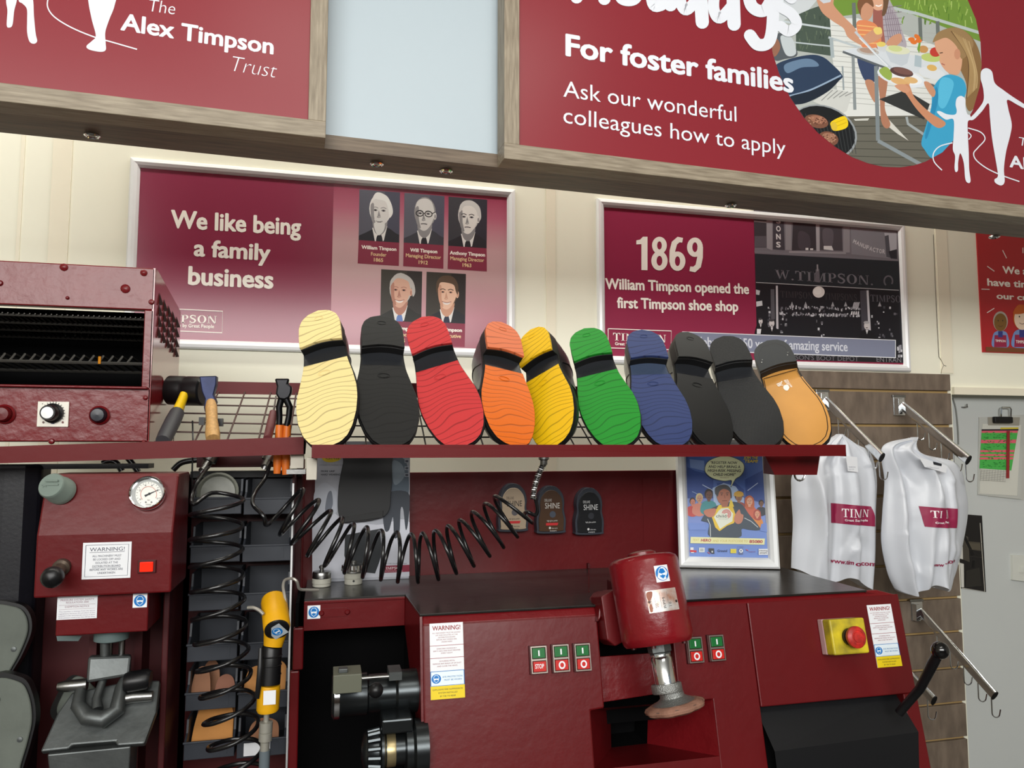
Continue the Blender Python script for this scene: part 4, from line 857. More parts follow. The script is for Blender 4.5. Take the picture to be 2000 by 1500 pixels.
# sole outline, y from toe (0) to heel end (.295): left and right half widths
OUT = [(0.0, .000, .000), (.004, .020, .018), (.014, .034, .030), (.032, .045, .040), (.06, .0525, .0485), (.09, .055, .053), (.115, .053, .053), (.145, .046, .049), (.175, .0395, .0425), (.205, .0375, .0385), (.235, .0385, .0385), (.262, .0375, .0375), (.279, .031, .031), (.290, .0185, .0185), (.295, .000, .000)]
def outl(y):
    for i in range(len(OUT) - 1):
        a, b = OUT[i], OUT[i + 1]
        if a[0] <= y <= b[0]:
            t = (y - a[0]) / (b[0] - a[0]); p0 = OUT[max(0, i - 1)]; p3 = OUT[min(len(OUT) - 1, i + 2)]
            f = lambda k: a[k] + (b[k] - a[k]) * t
            return f(1), f(2)
    return 0, 0
YS = sorted(set([.295 * (1 - math.cos(math.pi * i / 44)) / 2 for i in range(45)]))
def region(y0, y1, cut=None, grow=0.0, bow=0.0):   # outline between two cross cuts; bow curves the cut at y1 / y0
    ys = [y for y in YS if y0 < y < y1]
    ys = ([y0] if y0 > 0 else [0.0]) + ys + [y1]
    L = []; R = []
    for y in ys:
        l, r = outl(y); L.append((-(l + grow), y)); R.append((r + grow, y))
    pts = R + L[::-1]
    if bow:
        out = []
        l, r = outl(y0 if y0 > 0 else y1); yy = y0 if y0 > 0 else y1
        mid = [(-l + (l + r) * i / 10, yy + bow * math.sin(math.pi * i / 10)) for i in range(1, 10)]
        pts = R + L[::-1] + mid if y0 > 0 else pts
    return pts
def shoe(label, toe, heel, twist, mats, side=1, style='topo', Yt=1.262, roll=0.0, length=.295):
    T = W(toe[0], toe[1], Yt)
    # depth of the heel end so that the sole keeps its true length
    lo, hi = Yt, Yt + .285
    best = min([Yt + .29 * i / 400 for i in range(1, 400)], key=lambda y: abs((W(heel[0], heel[1], y) - T).length - length) + 0 * y)
    H = W(heel[0], heel[1], best); ey = (H - T).normalized()
    d = V((math.sin(twist), -math.cos(twist), 0)); ez = (d - ey * d.dot(ey)).normalized(); ex = ey.cross(ez)
    f = Fr(T, ex, ey); s = thing('shoe', label, 'shoe', f, 'display shoes showing their soles')
    mir = lambda P: [(-p[0], p[1]) for p in P][::-1] if side < 0 else P
    front, heelm, wst = mats
    so = MB().prism(mir(region(0, .184)), -.0045, 0, front, side=EDGE).build('sole', s, bevel=.0008)
    MB().prism(mir(region(0, .22, grow=.0012)), -.011, -.0048, EDGE, True).build('welt', s)
    MB().prism(mir(region(.18, .262, grow=-.0015)), -.010, -.0035, wst, True).build('waist', s)
    hp = MB().prism(mir(region(.212, .295, grow=.0005, bow=.006)), -.012, .012, EDGE, True).build('heel_block', s, bevel=.0008)
    MB().prism(mir(region(.2125, .295, grow=.0006, bow=.006)), .0122, .0185, heelm, side=EDGE if style == 'tan' else heelm).build('heel_top_piece', s, bevel=.0008)
    # upper: half rings from the sole edge over the foot
    def up(y, a, g=0.0):
        l, r = outl(y); l *= .985; r *= .985
        if side < 0: l, r = r, l
        t = y / .295
        h = .016 + .044 * min(1, t / .3) if t < .3 else (.060 + .032 * min(1, (t - .3) / .3) if t < .6 else .092 - .004 * (t - .6))
        h *= min(1, (math.sin(math.pi * min(1, t * 6 + .1) / 2))) if t < .15 else 1
        c = math.cos(a); sn = math.sin(a)
        xw = (r if c > 0 else l) * (abs(c) ** .75) * (1 if c > 0 else -1) * (1.0 - sn * (.16 if t > .45 else .34))
        return (xw + g * (1 if c > 0 else -1), y - .012 * sn * (1 if t > .9 else 0), -.010 - h * sn ** .8)
    MB().loft([[up(.004 + .287 * i / 25, math.pi * k / 16) for k in range(17)] for i in range(26)], LEA, closed=False).build('upper', s, weld=True)
    mb = MB()
    for sg in (-1, 1):
        aa = [(.08 + i * .13) for i in range(9)]
        mb.tube([up(.205 + .03 * i / 8 + .01 * math.sin(i * .5), t if sg > 0 else math.pi - t, .0003) for i, t in enumerate(aa)], .0012, LEA, 6)
        mb.tube([up(.135 + .004 * i, t if sg > 0 else math.pi - t, .0003) for i, t in enumerate(aa)], .0012, LEA, 6)
    mb.build('seam', s)
    # small raised oval maker's mark
    if style in ('topo', 'smooth'):
        mk = MB(); mk.tube([(.011 * math.cos(i * .2618) - .002, .158 + .0055 * math.sin(i * .2618), .0002) for i in range(25)], .0005, front, 5)
        mk.tube([(.0085 * math.cos(i * .2618) - .002, .158 + .004 * math.sin(i * .2618), .0002) for i in range(25)], .0003, front, 5); mk.build('oval_mark', so)
        mk = MB(); mk.tube([(.008 * math.cos(i * .2618), .274 + .004 * math.sin(i * .2618), .0187) for i in range(25)], .0005, heelm, 5); mk.build('oval_mark', hp)
    return s, f, so
def tm(name, c, **k): m = topo(name, c, **k); return m
c1 = tm('cream_rubber', (225, 205, 143)); c2 = tm('black_topo_rubber', (27, 27, 27)); c3 = tm('red_rubber', (184, 52, 54)); c4 = tm('orange_rubber', (208, 98, 16), rough=.35); c4h = tm('orange_heel_rubber', (204, 108, 68))
c5 = tm('yellow_rubber', (223, 178, 16)); c6 = tm('green_rubber', (30, 130, 40)); c7 = tm('blue_rubber', (48, 60, 102))
c8 = mat('smooth_black_rubber', (24, 24, 24), .4, spec=.25); c9 = ribbed('ribbed_black_rubber', (25, 26, 28))
TANL = mat('tan_leather_sole', (204, 146, 72), .42, vary=.12, vscale=14, coat=.2); GRH = mat('dark_grey_heel_rubber', (46, 48, 50), .5, spec=.25)
R_ = math.radians
shoe('black shoe with a cream yellow sole and heel, leftmost on the shelf', (645, 871), (628, 619), R_(-14), (c1, c1, LEA2), 1)
shoe('black shoe with a black wavy-ridged sole, between the cream and the red one', (764, 872), (742, 629), R_(3), (c2, c2, LEA2), -1)
shoe('black shoe with a red sole and red heel', (906, 872), (827, 631), R_(-8), (c3, c3, LEA2), -1)
shoe('black shoe with an orange sole and heel, turned to show its left side', (1006, 872), (972, 641), R_(11), (c4, c4h, LEA2), 1)
shoe('black shoe with a bright golden yellow sole, standing half behind the orange-soled one', (1084, 872), (1046, 653), R_(-42), (c5, c5, LEA2), -1, Yt=1.292)
shoe('black shoe with a green sole and green heel', (1213, 873), (1143, 653), R_(-17), (c6, c6, LEA2), -1)
shoe('black shoe with a slate blue sole and heel', (1314, 873), (1250, 656), R_(-8), (c7, c7, mat('blue_grey_waist', (58, 70, 92), .3, bump=.2, bscale=90)), -1)
shoe('black shoe with a smooth plain black sole, right of the blue-soled one', (1398, 874), (1337, 660), R_(0), (c8, c8, LEA2), -1, 'smooth', Yt=1.272)
shoe('black shoe with a fine-ribbed black sole, beside the tan-soled one', (1495, 875), (1412, 668), R_(-18), (c9, c9, LEA2), -1, 'rib')
s, f, so = shoe('dark shoe with a tan leather sole and grey rubber heel, rightmost on the shelf', (1588, 876), (1500, 676), R_(-28), (TANL, GRH, TANL), -1, 'tan')
pts = [(-(p[0]) * .91, .007 + p[1] * .972) for p in region(0, .205)]
BKI = ink((40, 28, 18))
mb = MB(); 
half = [q for q in pts]
for q in _ribbon(half, .0016): mb.add([(v[0], v[1], .0004) for v in q], [(0, 1, 2, 3)], BKI)
mb.build('stitch_groove', so)
p = Pic(Fr(f.at(0, 0, .0005), f.x, f.y)).at(2.857, 1100, 560); WS = ink((240, 232, 220))
p.text('JR', (1212, 530), (1228, 552), (1190, 545), WS, .03); p.blob([(1232, 552), (1250, 548), (1262, 562), (1252, 580), (1236, 576), (1228, 564)], (240, 232, 220))
p.text('BEND', (1240, 520), (1262, 548), (1232, 526), WS, .02); p.text('LEATHER', (1252, 518), (1280, 560), (1244, 523), WS, .02)
put(p, 'maker_stamp', so, p.fr)
for px, py in ((1528, 728), (1532, 735)): pass
mb = MB()
for x, y in ((-.028, .236), (-.025, .243), (.026, .236), (.029, .243)): mb.lathe([(.0011, .0186), (.0011, .0190), (.0002, .0191)], (x, y, 0), (0, 0, 1), STEEL, 8)
mb.build('nail', s)
mb = MB(); hx = [(-.030, .232), (-.028, .262), (-.014, .280), (.014, .280), (.028, .262), (.030, .232)]
for q in _ribbon(hx, .0012): mb.add([(v[0], v[1], .0187) for v in q], [(0, 1, 2, 3)], BLK)
mb.build('heel_groove', s)
# ------------------------------------------------------------------ press machine at the left, standing on the floor
def lbl_eye(p, cx, cy, r):                     # round blue sign: head with goggles
    p.ell(cx, cy, r, r, (20, 118, 196)); p.poly([(cx - r * .62, cy - r * .3), (cx - r * .3, cy - r * .8), (cx + r * .3, cy - r * .8), (cx + r * .62, cy - r * .3), (cx + r * .5, cy + r * .45), (cx, cy + r * .85), (cx - r * .5, cy + r * .45)], (206, 226, 242))
    p.poly([(cx - r * .5, cy - r * .25), (cx - r * .25, cy - r * .68), (cx + r * .25, cy - r * .68), (cx + r * .5, cy - r * .25), (cx + r * .4, cy + r * .38), (cx, cy + r * .72), (cx - r * .4, cy + r * .38)], (20, 118, 196))
    p.poly([(cx - r * .5, cy - r * .1), (cx + r * .5, cy - r * .1), (cx + r * .42, cy + r * .25), (cx + r * .1, cy + r * .22), (cx, cy + r * .08), (cx - r * .1, cy + r * .22), (cx - r * .42, cy + r * .25)], (236, 244, 250))
def sticker(fr, quad, parent, name, draw, base=WHT, off=.0005):   # quad: photo corners TL TR BR BL
    U = [fr.uv(*q) for q in quad]
    u0 = (U[0][0] + U[3][0]) / 2; u1 = (U[1][0] + U[2][0]) / 2; v1 = (U[0][1] + U[1][1]) / 2; v0 = (U[2][1] + U[3][1]) / 2
    mb = MB().box((u0, v0, 0), (u1, v1, off), base)
    m = chain(parent).inverted() @ fr.m; mb.v = [tuple(m @ V(v)) for v in mb.v]
    o = mb.build(name, parent)
    if draw:
        p = Pic(Fr(fr.at(0, 0, off), fr.x, fr.y), .0001, None, 3e-5)
        o2 = fr.at(u0, v1, off); du = (u1 - u0); dv = (v1 - v0)
        class L:                                # unit square, y down
            def uv(s, a, b): return (u0 + a * du, v1 - b * dv)
        p.fr = L(); draw(p)
        put2(p, 'print', o, Fr(fr.at(0, 0, off), fr.x, fr.y))
    return o
def put2(p, name, parent, fr):
    m = chain(parent).inverted() @ fr.m; p.mb.v = [tuple(m @ V(v)) for v in p.mb.v]; return p.mb.build(name, parent)
PY = 1.30
f0 = Fr((0, PY, 0))
xl = W(68, 1100, PY).x; xr = (W(340, 935, PY).x + W(336, 1150, PY).x) / 2
ztop = W(200, 926, PY + .03).z; zmid = W(200, 1043, PY).z; zbot = (W(68, 1168, PY).z + W(335, 1158, PY).z) / 2
PR = thing('sole_press', 'dark red pneumatic sole press with a pressure gauge and warning plate, below the oven', 'machine', (xr - .1, PY + .15, 0))
mb = MB().prismx([(PY, zbot), (PY, zmid), (PY + .030, ztop - .004), (PY + .036, ztop), (PY + .13, ztop), (PY + .13, zbot)], xl, xr, RED)
bw(mb, 'control_box', PR, bevel=.003)
ly0, ly1 = PY + .022, PY + .12
lx0 = W(110, 1190, ly0).x; lx1 = W(290, 1180, ly0).x; lz = (W(110, 1240, ly0).z + W(286, 1236, ly0).z) / 2
bw(MB().box((lx0, ly0, lz), (lx1, ly1, zbot + .002), RED), 'ram_housing', PR, bevel=.002)
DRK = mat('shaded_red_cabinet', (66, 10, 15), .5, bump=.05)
bx0 = W(60, 1300, 1.52).x; bx1 = W(352, 1300, 1.52).x
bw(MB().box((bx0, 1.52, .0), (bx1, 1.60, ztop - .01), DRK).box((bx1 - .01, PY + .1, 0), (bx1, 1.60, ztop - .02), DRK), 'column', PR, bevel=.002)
cx0 = W(172, 1300, 1.46).x; cx1 = W(225, 1300, 1.46).x
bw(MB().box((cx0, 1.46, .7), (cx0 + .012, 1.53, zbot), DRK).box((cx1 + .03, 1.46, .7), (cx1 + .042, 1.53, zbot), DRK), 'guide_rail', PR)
# sloping upper face frame
FU = Fr((0, PY, zmid), (1, 0, 0), V((0, .030, ztop - .004 - zmid)))
FL = Fr((0, PY, zmid))
# gauge
g = FU.uv(290, 966); go = FU.at(g[0], g[1], .004)
gb = bw(MB().lathe([(.0262, -.003), (.0272, .002), (.0272, .009), (.0255, .0115), (.0235, .0095), (.0235, .006)], go, FU.z, CHR, 36), 'gauge_bezel', PR)
p = Pic(Fr(FU.at(0, 0, .0112), FU.x, FU.y), .0002, None, 3e-5).at(5, 0, 880)
p.ell(1452, 430, 128, 126, (226, 226, 220), n=40)
for i in range(21):
    t = math.radians(135 + i * 13.5); r0 = 106 if i % 2 == 0 else 112
    p.line([(1452 + r0 * math.cos(t), 430 + r0 * math.sin(t)), (1452 + 121 * math.cos(t), 430 + 121 * math.sin(t))], 4, (90, 88, 92))
p.line([(1452 + 78 * math.cos(math.radians(140 + i * 13)), 430 + 78 * math.sin(math.radians(140 + i * 13))) for i in range(20)], 5, (196, 130, 116), True)
for t, st in ((150, '0'), (205, '2'), (250, '4'), (290, '6'), (335, '8'), (25, '10')):
    a = math.radians(t); p.tl(st, 1452 + 95 * math.cos(a) - 8, 1452 + 95 * math.cos(a) + 8, 430 + 95 * math.sin(a) + 8, 16, (90, 80, 84))
p.tl('bar', 1440, 1466, 490, 14, (110, 90, 90)); p.ell(1425, 506, 9, 9, (120, 120, 120)); p.ell(1480, 506, 9, 9, (120, 120, 120)); p.tl('10000', 1424, 1476, 536, 14, (110, 110, 112))
p.line([(1415, 446), (1460, 424), (1555, 382)], [20, 12, 2], (30, 30, 34)); p.ell(1460, 424, 12, 12, (24, 24, 28))
put2(p, 'dial', gb, Fr(FU.at(0, 0, .0112), FU.x, FU.y))
# grey knob
k = FU.uv(122, 960); GK = mat('grey_green_knob', (116, 130, 122), .45)
kb = bw(MB().lathe([(.0215, .0), (.0215, .010), (.020, .012), (.020, .030), (.018, .033), (.001, .0335)], FU.at(k[0], k[1], 0), FU.z + V((-.25, 0, .05)), GK, 32), 'regulator_knob', PR)
kf = FU.at(k[0], k[1], 0) + (FU.z + V((-.25, 0, .05))).normalized() * .034
kz = (FU.z + V((-.25, 0, .05))).normalized(); kx = V((0, 0, 1)).cross(-kz).normalized()
fk = Fr(kf, kx if kx.x > 0 else -kx, V((0, 0, 1)))
mb = MB(); mb.box((-.013, -.001, 0), (.013, .002, .0012), GK).box((-.008, .005, 0), (.012, .008, .0012), GK).box((-.004, -.009, 0), (.012, -.006, .0012), GK)
for i in range(12): t = i * math.pi / 6; mb.box((-.008 + .003 * math.cos(t) - .0008, -.0045 + .003 * math.sin(t) - .0008, 0), (-.008 + .003 * math.cos(t) + .0008, -.0045 + .003 * math.sin(t) + .0008, .001), GK)
mb.v = [tuple(fk.m @ V(v)) for v in mb.v]; bw(mb, 'knob_marks', kb)
# plunger
o = W(122, 1106, PY); e = W(100, 1130, PY - .05)
bw(MB().lathe([(.0125, 0), (.0125, .008), (.009, .011), (.007, .030), (.0075, .034)], o, e - o, mat('bronze_stem', (96, 84, 74), .4, .7), 20), 'plunger_stem', PR)
bw(MB().lathe([(.005, .030), (.0125, .034), (.0155, .042), (.0145, .052), (.010, .057), (.001, .059)], o, e - o, RUB, 24), 'plunger_knob', PR)
# warning plate
def warn(p):
    p.line([(.06, .07), (.94, .07), (.94, .93), (.06, .93), (.06, .07)], .012, (60, 62, 80))
    B = (70, 72, 88); p.tl('WARNING!', .14, .86, .24, .10, B, .005); p.line([(.14, .27), (.86, .27)], .01, B)
    for i, (s_, a, b) in enumerate((('ALL MACHINERY MUST', .2, .8), ('BE LOCKED OFF AND', .22, .78), ('ISOLATED AT THE', .27, .73), ('DISTRIBUTION BOARD', .21, .79), ('BEFORE ANY WORKS ARE', .16, .84), ('UNDERTAKEN', .32, .68))):
        y = .40 + i * .093; p.tl(s_, a, b, y, .055, B, .004)
    p.line([(.21, .70), (.79, .70)], .006, B)
sticker(Fr(FL.at(0, 0, .0005)), [(160, 1060), (256, 1058), (256, 1129), (162, 1131)], PR, 'warning_plate', warn)
# illuminated red switch
a = FL.uv(270, 1094); b = FL.uv(305, 1118)
sw = bw(MB().box((0, 0, 0), (0, 0, 0), RED) if False else MB().box(FL.at(a[0], a[1], .0)[:], FL.at(b[0], b[1], .004)[:], mat('dark_red_bezel', (70, 18, 18), .35)), 'lit_switch', PR, bevel=.0008)
LITR = mat('lit_red_rocker', (220, 30, 16), .2, emit=((255, 40, 16), .9))
a = FL.uv(275, 1097); b = FL.uv(300, 1115)
bw(MB().box(FL.at(a[0], a[1], .004)[:], FL.at(b[0], b[1], .007)[:], LITR), 'rocker', sw, bevel=.001)
fl2 = Fr((0, ly0 - .0005, 0))
def notice(p):
    B = (150, 110, 124); p.tl('PRESSURE SYSTEM SAFETY', .08, .92, .18, .08, B); p.tl('REGULATIONS 2000', .22, .78, .29, .08, B); p.line([(.05, .36), (.95, .36)], .01, B); p.tl('EXEMPTION NOTICE', .2, .8, .48, .08, B); p.line([(.05, .55), (.95, .55)], .01, B)
    for i in range(4): p.tl(('This machine is exempt from the above', 'regulations because the product of the', 'pressure in bar and internal volume in litres', 'of the pressure vessel is less than 250 bar litres')[i], .05, .95, .67 + i * .09, .05, (150, 140, 160))
sticker(fl2, [(112, 1166), (191, 1164), (189, 1208), (111, 1210)], PR, 'exemption_label', notice)
def eye(p): p.rect(.01, .01, .99, .99, (240, 244, 248)); lbl_eye(p, .5, .5, .42)
sticker(fl2, [(260, 1160), (288, 1159.5), (287, 1186), (259, 1187)], PR, 'eye_protection_label', eye)
# ram and sole block under the housing
y = ly0 + .05
PIN = mat('sage_grey_paint', (96, 112, 112), .45)
o = W(218, 1240, y); bw(MB().lathe([(.026, 0), (.026, .020), (.022, .022)], (o.x, y, lz), (0, 0, -1), PIN), 'ram_collar', PR)
o1 = W(205, 1312, y); bw(MB().tube([(W(205, 1255, y).x, y, lz - .02), (W(204, 1330, y).x, y, o1.z)], .0075, IRON, 12), 'ram_rod', PR)
for px in (214, 238): q = W(px, 1262, y + .02); bw(MB().tube([(q.x, y + .02, lz), (q.x, y + .02, q.z - .02)], .005, STEEL, 10), 'guide_pin', PR)
q = W(120, 1248, y); bw(MB().prism([(W(110, 1243, y).x, 0), (W(160, 1243, y).x, 0), (W(155, 1252, y).x, 0), (W(113, 1252, y).x, 0)], 0, .01, PIN) if False else MB().hexa([W(112, 1252, y), W(153, 1252, y), W(160, 1242, y), W(110, 1242, y)], [W(112, 1252, y + .03), W(153, 1252, y + .03), W(160, 1242, y + .03), W(110, 1242, y + .03)], PIN), 'bracket', PR)
qd = [W(*c, y - .01) for c in ((171, 1316), (248, 1312), (258, 1280), (173, 1283))]
bw(MB().hexa([W(168, 1334, y - .02), W(252, 1320, y - .02), W(257, 1280, y - .01), W(172, 1283, y - .01)], [W(175, 1332, y + .03), W(256, 1318, y + .03), W(257, 1277, y + .03), W(175, 1279, y + .03)], IRON), 'pressure_block', PR, bevel=.004)
# sole pad and base plate at the bottom
PADG = mat('grey_sole_pad', (98, 104, 97), .7, bump=.15, bscale=50, vary=.2, vscale=20)
PY2 = ly0 + .02
mb = MB(); fz = Fr(W(205, 1400, PY2), (1, 0, 0), (0, .62, .78))
mb.prism([fz.uv(*q) for q in [(78, 1468), (112, 1392), (140, 1352), (250, 1330), (312, 1328), (305, 1390), (282, 1452), (228, 1456), (226, 1448), (140, 1455), (134, 1462)]], -.014, 0, IRON)
mb.v = [tuple(fz.m @ V(v)) for v in mb.v]; bw(mb, 'base_plate', PR, bevel=.003)
mb = MB(); fq = Fr(W(205, 1490, PY2 - .03), (1, 0, 0)); mb.prism([fq.uv(*q) for q in [(92, 1474), (255, 1458), (250, 1540), (100, 1545)]], -.05, 0, IRON); mb.v = [tuple(fq.m @ V(v)) for v in mb.v]; bw(mb, 'base_front', PR, bevel=.002)
mb = MB(); mb.tube([fz.at(*fz.uv(*c), .016) for c in [(162, 1352), (157, 1385), (175, 1408), (205, 1412), (232, 1395), (240, 1350), (248, 1332)]], [.008, .011, .013, .014, .012, .009, .007], IRON, 12); bw(mb, 'clamp_yoke', PR)
mb = MB().tube([fz.at(*fz.uv(*c), .018) for c in [(118, 1350), (132, 1349), (160, 1347), (175, 1345)]], [.006, .009, .010, .010], STEEL, 12); bw(mb, 'clamp_spindle', PR)
bw(MB().tube([fz.at(*fz.uv(*c), .022) for c in [(248, 1344), (256, 1343), (292, 1337), (299, 1337)]], [.014, .0165, .0165, .013], RUB, 18), 'clamp_grip', PR)
bw(MB().tube([fz.at(*fz.uv(*c), .014) for c in [(206, 1330), (192, 1372), (194, 1392)]], [.006, .007, .009], IRON, 10), 'clamp_screw', PR)
bw(MB().tube([fz.at(*fz.uv(*c), .01) for c in [(232, 1372), (262, 1366), (300, 1364)]], [.009, .009, .008], STEEL, 10), 'clamp_pin', PR)
# rounded black bellows panel behind the press and grey sole pads to its left
pv = thing('leather_backboard', 'navy black leather-covered backboard behind the press, below the oven', 'backboard', W(20, 1400, 1.5))
x0 = W(-160, 1000, 1.46).x; x1 = W(74, 1000, 1.46).x; zz = W(0, 908, 1.46).z
mb = MB(); prf = [(x0, 1.45), (x1 - .05, 1.45), (x1 - .02, 1.452), (x1, 1.47), (x1, 1.52), (x0, 1.52)]
mb.prism([(a_, b_) for a_, b_ in prf], 0, zz, NAVY); bw(mb, 'cover', pv, bevel=.006)
x2 = W(296, 910, 1.5).x
bw(MB().box((x0, 1.475, W(0, 917, 1.475).z), (x2, 1.52, zz), NAVY), 'top_rim', pv)
def pad(name, label, pts, Y, tilt, th=.02):
    fr = Fr(W(sum(q[0] for q in pts) / len(pts), sum(q[1] for q in pts) / len(pts), Y), (1, 0, 0), (0, math.sin(tilt), math.cos(tilt)))
    t = thing(name, label, 'sole pad', fr)
    P = catmull([fr.uv(*q) for q in pts], 6); cxx = sum(q[0] for q in P) / len(P); cyy = sum(q[1] for q in P) / len(P)
    MB().prism(P, -th, 0, RUB, True).build('rubber_base', t)
    MB().prism([(cxx + (q[0] - cxx) * .88, cyy + (q[1] - cyy) * .92) for q in P], 0, .005, PADG, True).build('felt_face', t, bevel=.002)
    for q in (pts[0], pts[len(pts) // 2]):
        u = fr.uv(q[0], q[1]); MB().lathe([(.004, .005), (.004, .0065), (.001, .007)], ((u[0] - cxx) * .55 + cxx, (u[1] - cyy) * .6 + cyy, 0), (0, 0, 1), IRON, 10).build('stud', t)
pad('sole_pad', 'worn grey foot-shaped sole pad at the left edge, the upper one', [(-30, 1180), (30, 1178), (56, 1195), (62, 1230), (45, 1275), (25, 1310), (10, 1332), (-40, 1335), (-70, 1260)], 1.40, .1)
pad('sole_pad', 'worn grey foot-shaped sole pad at the bottom left corner, the lower one', [(-20, 1322), (40, 1322), (62, 1350), (70, 1400), (60, 1450), (45, 1500), (30, 1560), (-50, 1560), (-70, 1420)], 1.33, .1)
pad('sole_pad', 'dark grey foot-shaped pad sticking out behind the clamp on the press', [(100, 1400), (112, 1355), (135, 1322), (160, 1322), (200, 1350), (270, 1330), (312, 1340), (316, 1362), (300, 1400), (250, 1420), (160, 1430)], PY2 + .075, .67, .015)
# ------------------------------------------------------------------ rack of small parts bins with coiled hoses in front
BY = 1.56
RK = thing('bin_rack', 'dark red rack panel carrying two columns of grey bins', 'rack', W(470, 1300, BY))
x0 = W(364, 1200, BY).x; x1 = W(584, 1200, BY).x; zt_ = W(470, 920, BY).z
bw(MB().box((x0, BY + .02, 0), (x1, BY + .035, zt_), REDD), 'back_plate', RK)
bw(MB().box((x0, BY - .01, zt_ - .012), (x1, BY + .02, zt_), BLK), 'top_edge', RK)
xm = W(573, 1200, 1.42).x
bw(MB().box((-.0622, 1.46, 0), (-.0590, BY + .02, zt_), DRK).box((-.0625, 1.455, .3), (-.0592, 1.46, zt_ - .02), ALU), 'side_post', RK)
def make_bin(label):
    t = thing('parts_bin', label, 'bin', None, 'small grey bins on the rack')
    w, d, h = .084, .115, .062
    mb = MB(); wl = .0035
    side = [(-d, 0), (-d, .030), (-d + .018, .040), (-d + .024, h), (0, h), (0, 0)]
    mb.prismx(side, -w / 2, -w / 2 + wl, GREYP); mb.prismx(side, w / 2 - wl, w / 2, GREYP)
    mb.box((-w / 2, -d, 0), (w / 2, 0, wl), GREYP).box((-w / 2, -wl, 0), (w / 2, 0, h), GREYP); mb.build('tray', t)
    MB().box((-w / 2, -d - .0005, 0), (w / 2, -d + wl, .030), GREYP).box((-w / 2 - .002, -d - .002, .027), (w / 2 + .002, -d + .002, .031), GREYP).build('front_lip', t, bevel=.001)
    MB().box((-w / 2 + .012, -d - .0012, .005), (w / 2 - .012, -d - .0004, .024), GREYP).build('label_holder', t)
    return t
rows = [(1005, 402, 512, 1001, 1009), (1098, 0, 0, 0, 0)]
cols = {0: [(420, 1006), (415, 1101), (412, 1196), (410, 1296), (412, 1392), (420, 1488), (424, 1582)], 1: [(523, 1006), (521, 1099), (521, 1194), (520, 1292), (521, 1390), (521, 1484), (522, 1580)]}
nm = ['top', 'second', 'third', 'fourth', 'fifth', 'sixth', 'seventh']
what = {(0, 0): 'holding clear-topped discs', (0, 4): 'holding brown heel leathers', (0, 5): 'holding tan leather pieces', (1, 4): 'holding orange-tan leather pieces', (1, 2): 'holding thin grey strips', (1, 5): 'with brown leather offcuts'}
bins = {}
first = None
for c_ in (0, 1):
    for r_, (px, py) in enumerate(cols[c_]):
        if r_ > 5: continue
        lb = 'grey plastic bin, %s in the %s column%s' % (nm[r_], ('left', 'right')[c_], ', ' + what[(c_, r_)] if (c_, r_) in what else ', dark inside')
        q = W(px, py, BY - .115); q.x = (W(414, 1200, BY - .115).x, W(516, 1200, BY - .115).x)[c_]
        m4 = MX.Translation((q.x, BY + .0185, q.z))
        if first is None: first = make_bin(lb); first.matrix_basis = m4; bins[(c_, r_)] = first; bpy.context.view_layer.update()
        else: bins[(c_, r_)] = link_copy(first, m4, lb)
        bins[(c_, r_)]['at'] = [q.x, BY + .0185, q.z]
for o_ in list(bins.values()):
    at_ = V(o_['at'][:]); del o_['at']; o_.matrix_basis = MX.Translation(at_)
def at_bin(k): return bins[k].matrix_basis.translation
# what lies in the bins
BRN = mat('brown_leather_piece', (150, 98, 62), .6, vary=.2, vscale=30); TANP = mat('tan_leather_piece', (202, 136, 62), .6, vary=.15, vscale=30); CLR = mat('dusty_clear_plastic', (120, 122, 112), .35, vary=.3, vscale=60)
def piece(name, label, k, pts, m_, y, th=.004, tilt=.35, group=None, dx=0):
    pts = [(a_ * .86, b_) for a_, b_ in pts]; dx *= .86; o = at_bin(k); fr = Fr((o.x + dx, o.y + y, o.z + .006), (1, 0, 0), (0, math.sin(tilt), math.cos(tilt)))
    t = MB().prism(catmull(pts, 5), -th, 0, m_, True).build(name); t.matrix_basis = fr.m; return tag(t, label, 'shoe part', group)
heelp = [(-.026, 0), (-.026, .030), (-.018, .052), (0, .06), (.018, .052), (.026, .030), (.026, 0), (0, .004)]
piece('heel_piece', 'brown leather heel piece standing at the left of the fifth bin in the left column', (0, 4), [(q[0] * .7, q[1]) for q in heelp], BRN, -.085, .008, dx=-.026)
piece('heel_piece', 'brown leather heel piece leaning behind another in the fifth left bin', (0, 4), [(q[0] * .7, q[1] * 1.05) for q in heelp], BRN, -.055, .008, dx=-.012)
piece('heel_piece', 'reddish-brown leather piece at the right of the fifth left bin', (0, 4), [(q[0] * .75, q[1] * .7) for q in heelp], mat('red_brown_leather', (136, 82, 56), .6), -.08, .008, dx=.022)
solep = [(-.036, 0), (-.04, .03), (-.03, .07), (.0, .085), (.034, .07), (.04, .03), (.036, 0), (0, -.002)]
piece('leather_piece', 'tan leather half sole filling the sixth bin of the left column', (0, 5), solep, TANP, -.09, .005, .55)
piece('leather_piece', 'tan leather half sole behind the front one in the sixth left bin', (0, 5), [(q[0], q[1] * 1.1) for q in solep], mat('pale_brown_leather', (176, 116, 62), .6), -.065, .005, .45)
piece('leather_piece', 'orange-tan half sole left of the air tool in the fifth right bin', (1, 4), [(q[0] * .6, q[1] * .72) for q in solep], TANP, -.09, .005, .3, dx=-.018)
piece('leather_piece', 'orange-tan half sole right of the air tool in the fifth right bin', (1, 4), [(q[0] * .5, q[1] * .78) for q in solep], TANP, -.08, .005, .3, dx=.026)
piece('leather_piece', 'brown leather offcut in the sixth right bin', (1, 5), [(q[0] * .8, q[1] * .6) for q in solep], BRN, -.09, .005, .5)
piece('strip', 'thin grey strip lying in the third right bin', (1, 2), [(-.04, 0), (-.04, .02), (.03, .008), (.03, 0)], GREYP, -.09, .003, .8)
